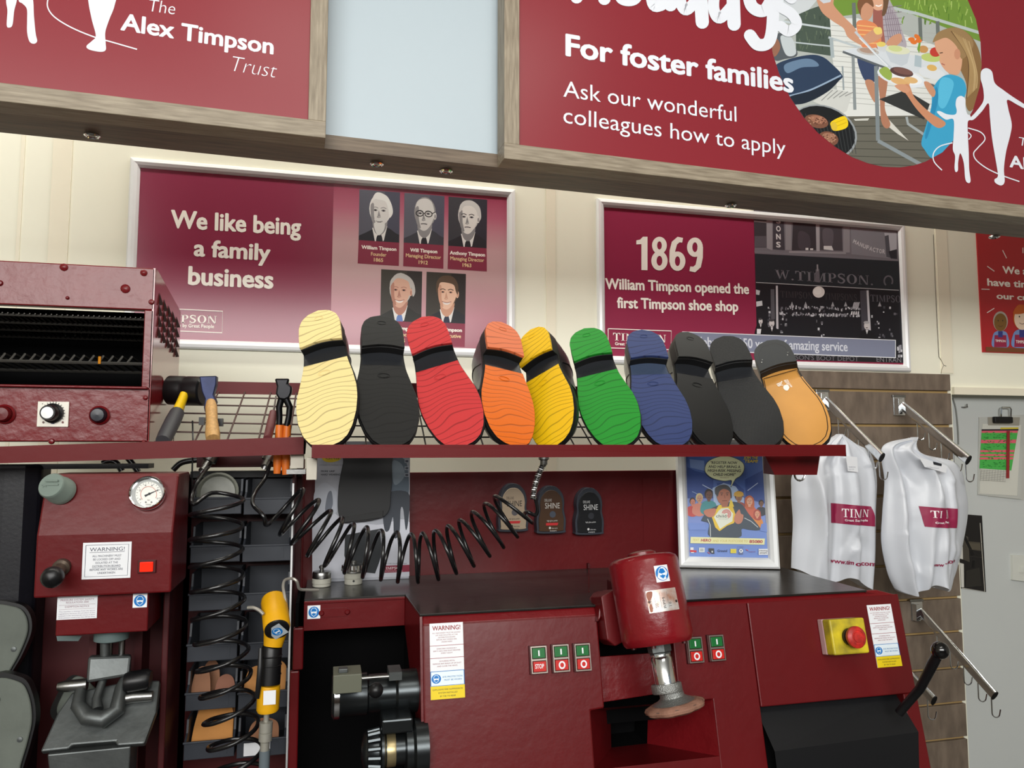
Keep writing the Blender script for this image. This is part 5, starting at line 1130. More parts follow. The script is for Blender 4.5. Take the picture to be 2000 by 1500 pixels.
o = at_bin((0, 0)); t = MB().lathe([(.036, -.004), (.037, 0), (.037, .012), (.033, .014), (.030, .008), (.001, .008)], (o.x - .002, o.y - .085, o.z + .036), (0, -1, .25), CLR, 30).build('disc'); tag(t, 'round clear-topped disc standing in the top left bin', 'disc')
lb_ = at_bin((1, 5)); t = MB().box((lb_.x - .03, lb_.y - .119, lb_.z + .004), (lb_.x + .015, lb_.y - .1175, lb_.z + .026), WHT).build('bin_label'); t.parent = bins[(1, 5)]; t.matrix_parent_inverse = bins[(1, 5)].matrix_basis.inverted()
# ------------------------------------------------------------------ coiled air hoses
HOSE = mat('black_hose', (17, 17, 19), .28, coat=.3)
def coil(cs, R, turns, Y, ph=0.0, n=26, squash=1.0, lead=None, tail=None, r=.0036):
    """cs: centre line in room coordinates"""
    P = [V(c) for c in catmull([tuple(c) for c in cs], 24, False)]
    Ls = [0]
    for i in range(1, len(P)): Ls.append(Ls[-1] + (P[i] - P[i - 1]).length)
    N = int(turns * n); out = []
    j = 0
    for i in range(N + 1):
        s_ = Ls[-1] * i / N
        while j < len(P) - 2 and Ls[j + 1] < s_: j += 1
        t = (s_ - Ls[j]) / max(1e-9, Ls[j + 1] - Ls[j]); c = P[j].lerp(P[j + 1], t)
        T = (P[min(j + 3, len(P) - 1)] - P[max(j - 2, 0)]).normalized()
        up = V((0, -1, 0)); a = (up - T * up.dot(T)).normalized(); b = T.cross(a)
        th = ph + 2 * math.pi * turns * i / N; out.append(c + (a * math.cos(th) * squash + b * math.sin(th)) * R)
    return out
cs = [W(*q, 1.40) for q in [(548, 985), (585, 1010), (622, 1040), (664, 1064), (712, 1078), (762, 1086), (815, 1090), (864, 1080), (908, 1062), (950, 1036), (990, 1008), (1012, 985)]]
lead = [W(528, 905, 1.462), W(517, 935, 1.44), W(498, 962, 1.41), W(494, 985, 1.39), W(515, 1008, 1.37)]
body = coil(cs, .044, 16.3, 1.40, ph=1.2)
tail = [W(1030, 1000, 1.38), W(1045, 1006, 1.38), W(1050, 995, 1.375), W(1045, 972, 1.37)]
pth = catmull([tuple(q) for q in lead + body[::4] + tail], 5, False)
H1 = thing('coiled_hose', 'black coiled air hose stretched sideways across the back of the worktop', 'hose', cs[5])
bw(MB().tube(pth, .0036, HOSE, 9), 'hose', H1)
def spring(a, b, r, m_=STEEL, turns=16):
    a = V(a); b = V(b); ax = (b - a); L_ = ax.length; ax.normalize(); u = ax.cross(V((0, 1, 0))).normalized(); v = ax.cross(u)
    return [a + ax * (L_ * i / (turns * 10)) + (u * math.cos(i * .6283) + v * math.sin(i * .6283)) * r for i in range(turns * 10 + 1)]
o = thing('hose_spring', 'bent steel spring strain relief hanging from the long shoe shelf', 'spring', W(1050, 930, 1.36))
sp_ = [W(q[0], q[1], 1.362) for q in [(1062, 905), (1055, 920), (1048, 938), (1043, 958), (1041, 975)]]
P = []
cl = [V(c) for c in catmull([tuple(q) for q in sp_], 30, False)]
for i, c in enumerate(cl):
    T = (cl[min(i + 1, len(cl) - 1)] - cl[max(i - 1, 0)]).normalized(); u = T.cross(V((0, 1, 0))).normalized(); v = T.cross(u); P.append(c + (u * math.cos(i * 1.1) + v * math.sin(i * 1.1)) * .0052)
bw(MB().tube(P, .0011, STEEL, 5), 'coil', o); bw(MB().tube(cl, .0038, HOSE, 8), 'hose_end', o)
bw(MB().lathe([(.0062, 0), (.0062, .012), (.0048, .014)], W(1064, 896, 1.362), V((-.3, 0, -1)), STEEL, 14), 'ferrule', o)
# vertical hose
cs = [W(*q, 1.36) for q in [(424, 965), (424, 1010), (422, 1060), (424, 1110), (425, 1160), (430, 1220), (434, 1280), (440, 1330), (447, 1380), (455, 1430), (462, 1480), (470, 1530), (486, 1580)]]
lead = [W(412, 905, 1.47), W(400, 920, 1.44), W(386, 940, 1.41), W(376, 965, 1.39), W(378, 985, 1.37)]
body = coil(cs, .042, 12.5, 1.36, ph=2.8)
up_ = [W(505, 1560, 1.33), W(515, 1530, 1.32), W(517, 1500, 1.315)]
H2 = thing('coiled_hose', 'black coiled air hose hanging down in front of the left column of bins', 'hose', cs[3])
bw(MB().tube(catmull([tuple(q) for q in lead + body[::4] + up_], 5, False), .0036, HOSE, 9), 'hose', H2)
for px, py, ex, ey_ in ((410, 895, 394, 920), (526, 893, 516, 912)):
    a = W(px, py, 1.468); b = W(ex, ey_, 1.445)
    t = tag(MB().tube(spring(a, b, .0056), .0010, STEEL, 5).build('hose_spring'), 'short steel spring sleeve on the hose outlet nearest the %s' % ('hammer' if px < 500 else 'pincers'), 'spring')
# loose loops at the right hand outlet
cl = [(516, 912), (500, 940), (488, 975), (500, 1000), (530, 1006), (556, 1000), (585, 975), (602, 968), (598, 985), (570, 1012), (540, 1020), (512, 1012), (512, 985), (530, 955), (560, 940), (580, 950)]
# ------------------------------------------------------------------ yellow air tool hanging on its hook
AY = 1.31
YT = mat('yellow_tool_paint', (226, 166, 16), .4, bump=.05, vary=.12, vscale=40); SLV = mat('bare_silver_connector', (170, 168, 158), .4, .5)
T_ = thing('air_drill', 'yellow and black air drill hanging nose up in front of the right bins', 'power tool', W(535, 1380, AY))
a = W(535, 1172, AY + .045); b = W(541, 1228, AY - .01)
bw(MB().lathe([(.014, -.004), (.0205, .000), (.0215, .006), (.0215, (b - a).length - .004), (.0195, (b - a).length)], a, b - a, YT, 26), 'head', T_)
bw(MB().lathe([(.0195, 0), (.0195, .003), (.0165, .005), (.001, .005)], b, b - a, RUB, 26), 'head_cap', T_)
ax = (b - a).normalized(); fx = Fr(b + ax * .0056, V((1, 0, 0)), ax.cross(V((1, 0, 0))))
fx2 = Fr(b + ax * .0058, (fx.x * .75 + fx.y * .55), (fx.y * .75 - fx.x * .55))
mb = MB().box((-.0125, -.0125, 0), (.0125, .0125, .0005), mat('grey_foil_label', (176, 184, 190), .4)); mb.v = [tuple(fx2.m @ V(v)) for v in mb.v]; st = bw(mb, 'eye_protection_label', T_)
p = Pic(Fr((0, 0, 0))); 
class LU:
    def uv(s, a, b): return (a, -b)
p.fr = LU(); p.z = .0006; lbl_eye(p, 0, 0, .0085); put2(p, 'print', st, fx2)
bw(MB().tube([W(538, 1225, AY + .012), W(537, 1240, AY + .012), W(533, 1262, AY + .01)], [.0185, .0180, .0150], YT, 20), 'neck', T_)
bw(MB().tube([W(532, 1262, AY + .01), W(531, 1266, AY + .01), W(528, 1300, AY + .008), W(526, 1336, AY + .005)], [.0150, .0162, .0172, .0172], RUB, 22), 'grip', T_)
mb = MB()
for py, px in ((1280, 530), (1298, 529), (1317, 528)): c = W(px, py, AY + .008); mb.lathe([(.0168, -.001), (.0177, 0), (.0168, .001)], c, (0, 0, 1), RUB, 22)
bw(mb, 'grip_rings', T_)
bw(MB().tube([W(526, 1337, AY + .005), W(525, 1345, AY + .005), W(523, 1385, AY), W(523, 1389, AY)], [.0172, .0180, .0178, .0160], YT, 22), 'body', T_)
c = W(526, 1362, AY - .0168); bw(MB().box((c.x - .009, AY - .0185, c.z - .011), (c.x + .010, AY - .0178, c.z + .011), WHT), 'white_label', T_)
bw(MB().tube([W(509, 1266, AY - .004), W(508, 1300, AY - .012), W(505, 1340, AY - .015), W(502, 1364, AY - .012)], [.003, .0042, .0045, .0035], RUB, 10, flat=.6), 'lever', T_)
bw(MB().lathe([(.0045, 0), (.0045, .014), (.0105, .015), (.0105, .030), (.009, .031), (.0105, .032), (.0105, .044), (.0075, .046), (.007, .085)], W(521, 1391, AY), (-.03, 0, -1), SLV, 20), 'connector', T_)
bw(MB().tube([W(517, 1465, AY), W(516, 1500, AY), W(514, 1560, AY)], .0085, mat('grey_sleeve', (96, 106, 112), .4), 14), 'hose_sleeve', T_)
WR = mat('bare_steel_wire', (168, 164, 156), .4, .5)
t = tag(MB().tube(catmull([tuple(W(*q)) for q in [(622, 1152, 1.40), (600, 1152, 1.39), (585, 1150, 1.38), (580, 1136, 1.37), (571, 1130, 1.37), (557, 1133, 1.36), (553, 1145, 1.35), (556, 1165, 1.34), (558, 1185, 1.335), (555, 1200, 1.33)]], 6, False), .0026, WR, 8).build('wire_hook'), 'bent steel wire hook at the left end of the worktop, holding the air drill', 'hook')
t = tag(MB().tube(catmull([tuple(W(*q)) for q in [(484, 1187, 1.32), (495, 1187, 1.315), (506, 1192, 1.31), (515, 1200, 1.305)]], 6, False), [.0028] * 19, WR, 8).build('drill_trigger'), 'silver bent trigger arm of the air drill', 'trigger'); t.parent = T_; t.matrix_parent_inverse = T_.matrix_basis.inverted()
for k_ in ('label', 'category'): del t[k_]
# black cables on the wall behind
for nme, lab, pts in (('cable', 'thick black cable looping on the wall above the press', [(200, 905), (215, 900), (228, 905), (238, 920)]), ('cable', 'black cable dropping at a slant behind the tool shelf', [(246, 890), (258, 905), (270, 922)]), ('cable', 'black cable arching behind the left hose outlet', [(338, 918), (352, 905), (370, 900), (392, 898)])):
    tag(MB().tube(catmull([tuple(W(*q, 1.62)) for q in pts], 6, False), .006, HOSE, 10).build(nme), lab, 'cable')
tag(MB().tube([W(376, 822, 1.42), W(377, 860, 1.40), W(375, 935, 1.40), W(374, 1010, 1.43)], .0014, HOSE, 6).build('cord'), 'thin black cord hanging from the wire grid below the mallet', 'cord')
# ------------------------------------------------------------------ the red finishing machine
ZC = 1.225                                      # worktop height
FY = 1.245                                      # front edge of the worktop
TILT = math.radians(12)
FF = Fr((0, FY, ZC), (1, 0, 0), (0, math.sin(TILT), math.cos(TILT)))   # sloping front, v = 0 at the worktop
BP = 1.61
X1 = 1.0
xa = (W(593, 1168, 1.38)).x; xb = WZ(800, 1180, ZC).x; XL = xa
M_ = thing('finishing_machine', 'long dark red shoe finishing machine with black worktop, below the row of shoes', 'machine', (.45, 1.4, 0))
WORN = mat('worn_black_worktop', (20, 20, 21), .28, bump=.10, bscale=40, vscale=12, c2=(40, 38, 35), coat=.2, spec=.35)
YLs = WZ(690, 1166, ZC).y
xd = WZ(815, 1191, ZC).x; xc = WZ(792, 1163, ZC).x
WTOP = [(XL, YLs), (xc, YLs), (xd, FY), (X1, FY), (X1, BP), (XL, BP)]
bw(MB().prism(WTOP, ZC - .004, ZC, WORN), 'worktop', M_, bevel=.001)
# back panel
xp0 = W(582, 1000, BP).x; xp1 = W(1324, 1000, BP).x; zp = (W(800, 919, BP).z + W(1324, 922, BP).z) / 2
bw(MB().box((xp0, BP, ZC - .02), (xp1, BP + .014, zp), RED).box((xp0 - .004, BP - .01, ZC - .02), (xp0 + .012, BP, zp + .03), RED), 'back_panel', M_, bevel=.0012)
e0 = W(1255, 935, BP); e1 = W(1315, 1060, BP)
bw(MB().box((e0.x, BP - .0012, e1.z), (e1.x, BP, e0.z), RED), 'access_cover', M_)
sp = W(1146, 1145, FY + .06); sp2 = WZ(1150, 1157, ZC); sp1 = WZ(1143, 1108, ZC)
bw(MB().hexa([(sp2.x - .0015, sp2.y, ZC), (sp2.x + .0015, sp2.y, ZC), (sp2.x + .0015, sp2.y, ZC + .002), (sp2.x - .0015, sp2.y, ZC + .002)], [(sp1.x - .0015, BP - .01, ZC), (sp1.x + .0015, BP - .01, ZC), (sp1.x + .0015, BP - .01, ZC + .002), (sp1.x - .0015, BP - .01, ZC + .002)], REDD).hexa([(sp1.x - .002, BP - .01, ZC), (sp1.x + .002, BP - .01, ZC), (sp1.x + .002, BP - .01, ZC + .012), (sp1.x - .002, BP - .01, ZC + .012)], [(sp1.x - .002, BP, ZC), (sp1.x + .002, BP, ZC), (sp1.x + .002, BP, ZC + .012), (sp1.x - .002, BP, ZC + .012)], REDD), 'worktop_joint', M_)
# left set-back fascia, bay and post
fz = Fr((0, YLs - .001, 0)); zf0 = (W(596, 1231, YLs).z + W(785, 1223, YLs).z) / 2
bw(MB().box((XL, YLs - .001, zf0), (xc, YLs + .004, ZC - .004), RED).box((XL, YLs - .004, ZC - .008), (xc, YLs + .004, ZC - .003), RED), 'bay_fascia', M_, bevel=.001)
w0 = W(628, 1192, YLs); w1 = W(678, 1199, YLs)
mb = MB().box((w0.x, YLs - .003, w1.z - .003), (w1.x, YLs, w0.z + .003), RED)
for q in (w0, w1): mb.lathe([(.005, 0), (.005, .004), (.003, .006), (.001, .006)], (q.x, YLs, (w0.z + w1.z) / 2), (0, -1, 0), RED, 14)
bw(mb, 'bolted_strap', M_)
FB = Fr((0, YLs - .0015, 0))
sticker(FB, [(600, 1183), (625.5, 1182), (625.5, 1208), (601, 1209)], M_, 'eye_protection_label', eye)
px0 = W(592, 1300, YLs).x
pw = W(578, 1400, YLs)
mb = MB().box((px0 - .018, YLs - .004, W(580, 1308, YLs).z), (px0, YLs + .01, W(590, 1225, YLs).z), RED)
mb.box((px0 - .022, YLs - .002, 0), (px0 - .006, YLs + .01, W(580, 1310, YLs).z), RED); bw(mb, 'bay_post', M_, bevel=.0025)
# return panel from the set-back fascia out to the front corner
ret = [(YLs, ZC - .004), (FY, ZC - .004), (FY - .006, ZC - .03)]
def fpt(v, h=0): p = FF.at(0, v, h); return (p.y, p.z)
pr_ = [(YLs, ZC - .004), fpt(-.004), fpt(-.225), (FY - .028, ZC - .215), (YLs - .06, ZC - .11), (YLs, zf0)]
mb = MB(); n = len(pr_)
ang = (xc - xd) / (YLs - FY)
vs = []
for k in (0, 1):
    for y, z in pr_: vs.append((xd + (min(y, YLs) - FY) * ang * (1 if y > FY else 0) + k * .004, y, z))
mb.add(vs, [tuple(range(n)), tuple(range(n, 2 * n))[::-1]] + [(i, n + i, n + (i + 1) % n, (i + 1) % n) for i in range(n)], RED); bw(mb, 'bay_side_plate', M_, weld=True)
# dark bay interior
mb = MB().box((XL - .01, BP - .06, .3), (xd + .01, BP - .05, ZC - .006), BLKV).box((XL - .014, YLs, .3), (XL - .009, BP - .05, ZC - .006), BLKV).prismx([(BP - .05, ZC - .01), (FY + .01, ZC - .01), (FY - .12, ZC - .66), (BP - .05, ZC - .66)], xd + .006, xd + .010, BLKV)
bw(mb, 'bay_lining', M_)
# ---- front panels on the sloping plane
def ff(*q): return [FF.uv(*c) for c in q]
def slab(name, pts, m_, z0=-.004, z1=0.0, bevel=.0015, uvs=None, parent=None):
    P = uvs if uvs else ff(*pts); mb = MB().prism(P, z0, z1, m_); mb.v = [tuple(FF.m @ V(v)) for v in mb.v]; return bw(mb, name, parent or M_, bevel=bevel)
uL = FF.uv(826, 1300)[0]; uA = (FF.uv(1165, 1185)[0] + FF.uv(1178, 1380)[0]) / 2
vT = -.006; vA = FF.uv(1177, 1383)[1]; uC = FF.uv(1153, 1395)[0]
bw(MB().hexa([FF.at(uL, vT - .012, .004), FF.at(uA, vT - .012, .004), FF.at(uA, vT + .004, -.006), FF.at(uL, vT + .004, -.006)], [FF.at(uL, vT - .012, -.02), FF.at(uA, vT - .012, -.02), FF.at(uA, vT + .003, -.03), FF.at(uL, vT + .003, -.03)], REDR), 'top_rim', M_, bevel=.003)
slab('front_panel', None, RED, -.03, .004, .003, [(uL, vT - .01), (uA, vT - .01), (uA, vA), (uC, vA - .002), (uC, -1.0), (uL, -1.0)])
uS = FF.uv(1320, 1300)[0]; uE = (FF.uv(1455, 1175)[0] + FF.uv(1490, 1380)[0]) / 2; uR = (FF.uv(1752, 1168)[0] + FF.uv(1799, 1385)[0]) / 2
vM0 = FF.uv(1250, 1280)[1]
# recessed blistered middle panel
slab('motor_recess_panel', None, REDR, -.045, -.032, .001, [(uA + .001, vA + .004), (uS, vA + .012), (uS, vM0), (uA + .001, vM0)])
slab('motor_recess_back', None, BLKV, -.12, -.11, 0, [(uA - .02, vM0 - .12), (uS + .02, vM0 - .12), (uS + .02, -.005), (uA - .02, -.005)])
vE = (FF.uv(1490, 1380)[1] + FF.uv(1762, 1356)[1]) / 2; vCt = (FF.uv(1392, 1366)[1]); uCh = (FF.uv(1392, 1366)[0] + FF.uv(1406, 1476)[0]) / 2
vCb = FF.uv(1406, 1477)[1]
# switch panel right of the motor, running down beside the chute
slab('switch_panel', None, RED, -.03, .0, .002, [(uS, vT - .004), (uE - .001, vT - .004), (uE - .001, -1.0), (uCh, -1.0), (uCh, vCt), (uS, vCt)])
slab('lower_panel', None, RED, -.03, -.001, .001, [(uC, -1.0), (uCh + .002, -1.0), (uCh + .002, vCb), (uC, vCb)])
slab('end_panel', None, RED, -.03, .0008, .002, [(uE, vT - .004), (uR, vT - .004), (uR, vE), (uE, vE)])
bw(MB().hexa([FF.at(uS - .04, vT - .006, .0012), FF.at(uR - .002, vT - .006, .0012), FF.at(uR - .04, vT + .006, -.008), FF.at(uS - .04, vT + .005, -.008)], [FF.at(uS - .04, vT - .006, -.02), FF.at(uR - .002, vT - .006, -.02), FF.at(uR - .04, vT + .005, -.03), FF.at(uS - .04, vT + .004, -.03)], REDR), 'top_rim', M_, bevel=.002)
# chute: funnel walls to a dark hole
A = [(uC, vA - .0), (uCh, vCt), (uCh, vCb), (uC, vCb)]; hz = .14
I = [V(FF.at(*FF.uv(*c_, -hz), -hz)) for c_ in ((1192, 1388), (1266, 1380), (1264, 1452), (1194, 1460))]
O = [V(FF.at(q[0], q[1], -.001)) for q in A]
mb = MB()
for k in range(4):
    mb.add([O[k], O[(k + 1) % 4], I[(k + 1) % 4], I[k]], [(0, 1, 2, 3)], REDR if k == 1 else RED)
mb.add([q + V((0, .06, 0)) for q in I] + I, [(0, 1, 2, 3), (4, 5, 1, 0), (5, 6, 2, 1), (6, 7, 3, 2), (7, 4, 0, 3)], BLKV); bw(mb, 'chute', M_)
# right end: black hood under the end panel, end plate with lever
uH = FF.uv(1768, 1380)[0]
bw(MB().hexa([FF.at(uE - .004, -.42, -.015), FF.at(uH - .002, -.42, -.015), FF.at(uH - .006, vE + .004, -.05), FF.at(uE, vE + .004, -.05)], [FF.at(uE - .004, -.42, -.08), FF.at(uH - .002, -.42, -.08), FF.at(uH - .006, vE, -.14), FF.at(uE, vE, -.14)], BLK), 'lower_hood', M_, bevel=.006)
mb = MB(); HP = mat('black_textured_hood', (15, 16, 19), .5, bump=.05, bscale=100)
vm = FF.uv(1600, 1445)[1]
mb.add([FF.at(uE, vE - .001, -.02), FF.at(uH, vE - .001, -.02), FF.at(uH, vm, .022), FF.at(uE + .002, vm - .006, .022), FF.at(uH - .008, -.50, -.03), FF.at(uE + .03, -.50, -.03)], [(3, 2, 1, 0), (5, 4, 2, 3)], HP); bw(mb, 'hood', M_)
slab('end_strip', None, RED, -.05, .001, .002, [(uH, vE - .0), (uR, vE), (uR + .003, -.6), (uH, -.6)])
mb = MB(); q = [(BP, ZC - .004), (FY + .002, ZC - .004), fpt(-.01), fpt(-.6), (BP, .55)]
mb.prismx([(FY + .10, ZC - .20), (FY + .06, ZC - .018), (FY + .002, ZC - .016), fpt(-.01), fpt(-.6), (FY + .10, .55)], uR - .006, uR - .001, RED); bw(mb, 'end_plate', M_)
bw(MB().hexa([(X1 - .002, FY + .001, ZC - .003), (uR - .003, FY + .001, ZC - .016), (uR - .003, FY + .001, ZC - .022), (X1 - .002, FY + .001, ZC - .022)], [(X1 - .002, FY + .06, ZC - .003), (uR - .003, FY + .06, ZC - .018), (uR - .003, FY + .06, ZC - .024), (X1 - .002, FY + .06, ZC - .022)], RED), 'end_shoulder', M_)
bw(MB().box((X1 - .006, FY + .02, .55), (X1 - .001, BP, ZC - .004), RED), 'side_panel', M_)
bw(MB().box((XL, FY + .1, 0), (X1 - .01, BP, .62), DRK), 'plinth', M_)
lv0 = W(1797, 1345, 1.14); lv1 = W(1822, 1296, 1.10); lv2 = W(1836, 1270, 1.085)
t = bw(MB().tube([lv0 + V((-.02, .03, -.05)), lv0, lv1, lv2], [.0075, .0078, .0088, .008], RUB, 14), 'lever', M_)
bw(MB().ball(lv2, .0145, mat('black_bakelite', (14, 14, 15), .12, coat=.5), 24), 'lever_knob', t)
# push-button switches
FSW = Fr(FF.at(0, 0, .0045), FF.x, FF.y); FSR = Fr(FF.at(0, 0, .0005), FF.x, FF.y)
GRN = mat('green_push_button', (22, 104, 48), .3); RDB = mat('red_push_button', (196, 34, 28), .3); CHB = mat('pitted_chrome_bezel', (170, 160, 150), .3, .9)
def switch(fr, cx, cy, w, h, stop=False):
    u, v = fr.uv(cx, cy); a = fr.uv(cx - w / 2, cy); b = fr.uv(cx + w / 2, cy); c = fr.uv(cx, cy - h / 2); d = fr.uv(cx, cy + h / 2)
    hw = (b[0] - a[0]) / 2; hh = (c[1] - d[1]) / 2
    def lb(x0, x1, y0, y1, z0, z1, m_, nm, par, bev=.0006):
        mb = MB().box((u + x0 * hw, v + y0 * hh, z0), (u + x1 * hw, v + y1 * hh, z1), m_); mb.v = [tuple(fr.m @ V(q)) for q in mb.v]; return bw(mb, nm, par, bevel=bev)
    s_ = lb(-1.1, 1.1, -1.06, 1.06, -.001, .006, REDD, 'switch', M_)
    mb = MB().ring(u - hw, u + hw, v - hh, v + hh, [(0, .005), (0, .010), (hw * .13, .010), (hw * .13, .006)], CHB); mb.box((u - hw * .9, v - hh * .06, .006), (u + hw * .9, v + hh * .06, .0098), CHB); mb.v = [tuple(fr.m @ V(q)) for q in mb.v]; bw(mb, 'bezel', s_)
    g_ = lb(-.78, .78, .12, .86, .006, .0105, GRN, 'green_button', s_); r_ = lb(-.78, .78, -.86, -.12, .006, .0115 if not stop else .0125, RDB, 'red_button', s_)
    mb = MB().box((u - hw * .09, v + hh * .28, .0105), (u + hw * .09, v + hh * .70, .0108), WHT)
    if stop:
        vs, fs = textmesh('STOP', .02); k = hw * 1.1 / 2.45; mb.add([(u - hw * .6 + x[0] * k, v - hh * .62 + x[1] * k * 1.6, .0127) for x in vs], fs, WHT)
    else:
        for q in _ringq(u, v - hh * .49, hw * .42, hw * .46, hw * .24, hw * .27, 0, 360, 20): mb.add([(c_[0], c_[1], .0117) for c_ in q], [(0, 1, 2, 3)], WHT)
    mb.v = [tuple(fr.m @ V(q)) for q in mb.v]; bw(mb, 'button_marks', s_)
switch(FSW, 1050, 1288, 31, 53, True); switch(FSW, 1093, 1285, 31, 53); switch(FSW, 1135, 1283, 30, 53)
switch(FSR, 1354, 1269, 28, 50); switch(FSR, 1396, 1265, 28, 50)
# tall warning labels
def tall(p):
    R1 = (150, 44, 52); G1 = (150, 80, 90)
    p.tl('WARNING!', .08, .92, .095, .06, R1, .02)
    for i, (s_, a, b) in enumerate((('ALL MACHINERY MUST BE LOCKED', .08, .92), ('OFF AND ISOLATED AT THE', .17, .83), ('DISTRIBUTION BOARD', .25, .76), ('BEFORE ANY WORKS ARE', .2, .8), ('UNDERTAKEN', .34, .66))): p.tl(s_, a, b, .14 + i * .03, .016, G1)
    p.line([(0, .30), (1, .30)], .006, R1)
    for i, (s_, a, b) in enumerate((('SHAKE BAG VIGOROUSLY,', .2, .8), ('EMPTY BAG AND DUST DRAWER', .1, .9), ('EVERY NIGHT', .33, .67))): p.tl(s_, a, b, .35 + i * .03, .016, G1)
    p.line([(0, .465), (1, .465)], .006, R1)
    for i, (s_, a, b) in enumerate((('SCOURING METAL', .27, .73), ('REMOVE ANY BUILD UP OF DUST', .08, .92), ('AND CLOSE THE VENTS', .2, .8))): p.tl(s_, a, b, .515 + i * .033, .016, G1)
    p.rect(0, .635, 1, .828, (28, 120, 190)); p.rect(.02, .643, .98, .822, (226, 238, 246))
    u = p.fr
    cx, cy, r = .17, .735, .085
    k = 2.3
    class S2:
        def uv(s, a, b): return u.uv(cx + (a - cx), cy + (b - cy) / k)
    p.fr = S2(); lbl_eye(p, cx, cy, .14); p.fr = u
    p.tl('EYE PROTECTION', .36, .94, .725, .02, (60, 130, 180), .01); p.tl('MUST BE WORN', .40, .92, .765, .02, (60, 130, 180), .01)
    p.rect(0, .83, 1, 1, (232, 204, 26))
    for i, (s_, a, b) in enumerate((('EXPLOSIVE FIRE SUPPRESSION', .06, .94), ('SYSTEM INSTALLED', .22, .78), ('BY TSR TO REAR', .27, .73))): p.tl(s_, a, b, .885 + i * .043, .019, (70, 62, 30), .01)
sticker(Fr(FF.at(0, 0, .0042), FF.x, FF.y), [(838, 1218), (903, 1215), (909, 1363), (842, 1366)], M_, 'warning_label', tall)
sticker(Fr(FF.at(0, 0, .001), FF.x, FF.y), [(1688, 1182), (1735, 1180), (1766, 1300), (1718, 1304)], M_, 'warning_label', tall)
# emergency stop box
FE = Fr(FF.at(0, 0, .001), FF.x, FF.y)
a = FE.uv(1602, 1212); b = FE.uv(1668, 1274)
u0, u1, v1, v0 = FE.uv(1600, 1240)[0], FE.uv(1668, 1240)[0], FE.uv(1625, 1208)[1], FE.uv(1625, 1277)[1]
YB = mat('grimy_yellow_plastic', (226, 204, 40), .45, vscale=26, c2=(122, 112, 44)); GRB = mat('pale_pink_grey_plastic', (206, 168, 168), .5, vary=.15)
def fbx(x0, x1, y0, y1, z0, z1, m_, nm, par, bev=.0015):
    mb = MB().box((x0, y0, z0), (x1, y1, z1), m_); mb.v = [tuple(FE.m @ V(q)) for q in mb.v]; return bw(mb, nm, par, bevel=bev)
es = fbx(u0, u1, v0, v1, 0, .014, GRB, 'emergency_stop', M_)
fbx(u0, u1, v0, v1, .014, .036, YB, 'yellow_cover', es, .003)
fz_ = Fr(FE.at(u0 - .0004, 0, 0), FE.z * -1, FE.y)
c = FE.at((u0 + u1) / 2 - .001, (v0 + v1) / 2 - .001, .036)
bw(MB().lathe([(.015, 0), (.015, .006), (.012, .007), (.0115, .014)], c, FE.z, RUB, 24), 'button_collar', es)
bw(MB().lathe([(.010, .012), (.017, .013), (.0188, .016), (.0188, .021), (.016, .0235), (.012, .0245), (.0115, .0236), (.009, .0236), (.0085, .0248), (.001, .0252)], c, FE.z, mat('worn_red_mushroom_button', (222, 52, 44), .4, vscale=60, c2=(120, 34, 30)), 30), 'mushroom_button', es)
# scouring shafts in the bay
bx = W(845, 1340, YLs - .06).x
def shaft(name, parts_, o_px, Y, parent=M_):
    pass
SH1 = W(648, 1360, 1.25); L1 = xd + .01 - SH1.x
DKS = mat('dark_shaft_steel', (66, 70, 72), .28, .9)
o = V((SH1.x, 1.27, W(700, 1356, 1.27).z))
mb = MB().lathe([(.030, 0), (.036, .004), (.036, .012), (.033, .016), (.033, .055), (.030, .058), (.030, .10), (.034, .104), (.034, L1)], o, (1, 0, 0), DKS, 28); s1 = bw(mb, 'scouring_shaft', M_)
bw(MB().lathe([(.0362, .004), (.0366, .008), (.0362, .012)], o, (1, 0, 0), CHR, 28), 'bright_ring', s1)
q0 = W(651, 1318, 1.22); q1 = W(706, 1350, 1.22)
bw(MB().box((q0.x, 1.215, q1.z), (q1.x, 1.265, q0.z), mat('olive_grey_block', (96, 98, 84), .5)).box((q0.x + .008, 1.225, q0.z), (q0.x + .022, 1.24, q0.z + .006), IRON), 'guard_block', s1, bevel=.001)
q = W(734, 1348, 1.205); bw(MB().ball(q, .0115, RUB, 20), 'handle_ball', s1); bw(MB().tube([q, V((q.x + .004, 1.25, q.z - .02))], .004, RUB, 10), 'handle_arm', s1)
bw(MB().tube([W(706, 1325, 1.225), W(760, 1321, 1.225)], .0028, STEEL, 10).box(W(760, 1330, 1.22)[:], (W(785, 1330, 1.22).x, 1.26, W(785, 1312, 1.22).z), IRON), 'adjuster_rod', s1)
o2 = V((W(712, 1460, 1.20).x, 1.22, W(740, 1466, 1.22).z)); L2 = xd + .01 - o2.x
s2 = bw(MB().lathe([(.012, -.004), (.026, .0), (.030, .004), (.027, .008), (.0275, .022), (.033, .026), (.033, .030), (.024, .033), (.024, .062), (.036, .064), (.036, .074), (.042, .078), (.042, L2)], o2, (1, 0, 0), DKS, 30), 'trimming_cutter', M_)
mb = MB()
for i in range(14):
    t = i * math.pi / 7; y, z = math.cos(t), math.sin(t)
    mb.tube([(o2.x + .006, o2.y + y * .0275, o2.z + z * .0275), (o2.x + .024, o2.y + y * .0305, o2.z + z * .0305)], .0042, DKS, 8)
bw(mb, 'fluted_head', s2)
bw(MB().lathe([(.0245, .034), (.025, .036), (.025, .046), (.0245, .048)], o2, (1, 0, 0), mat('brass_grey_band', (176, 160, 120), .35, .8), 30), 'brass_band', s2)
q = W(770, 1423, 1.19); bw(MB().box((q.x - .018, 1.20, q.z - .012), (q.x + .03, 1.25, q.z + .010), DKS), 'cutter_block', s2, bevel=.003)
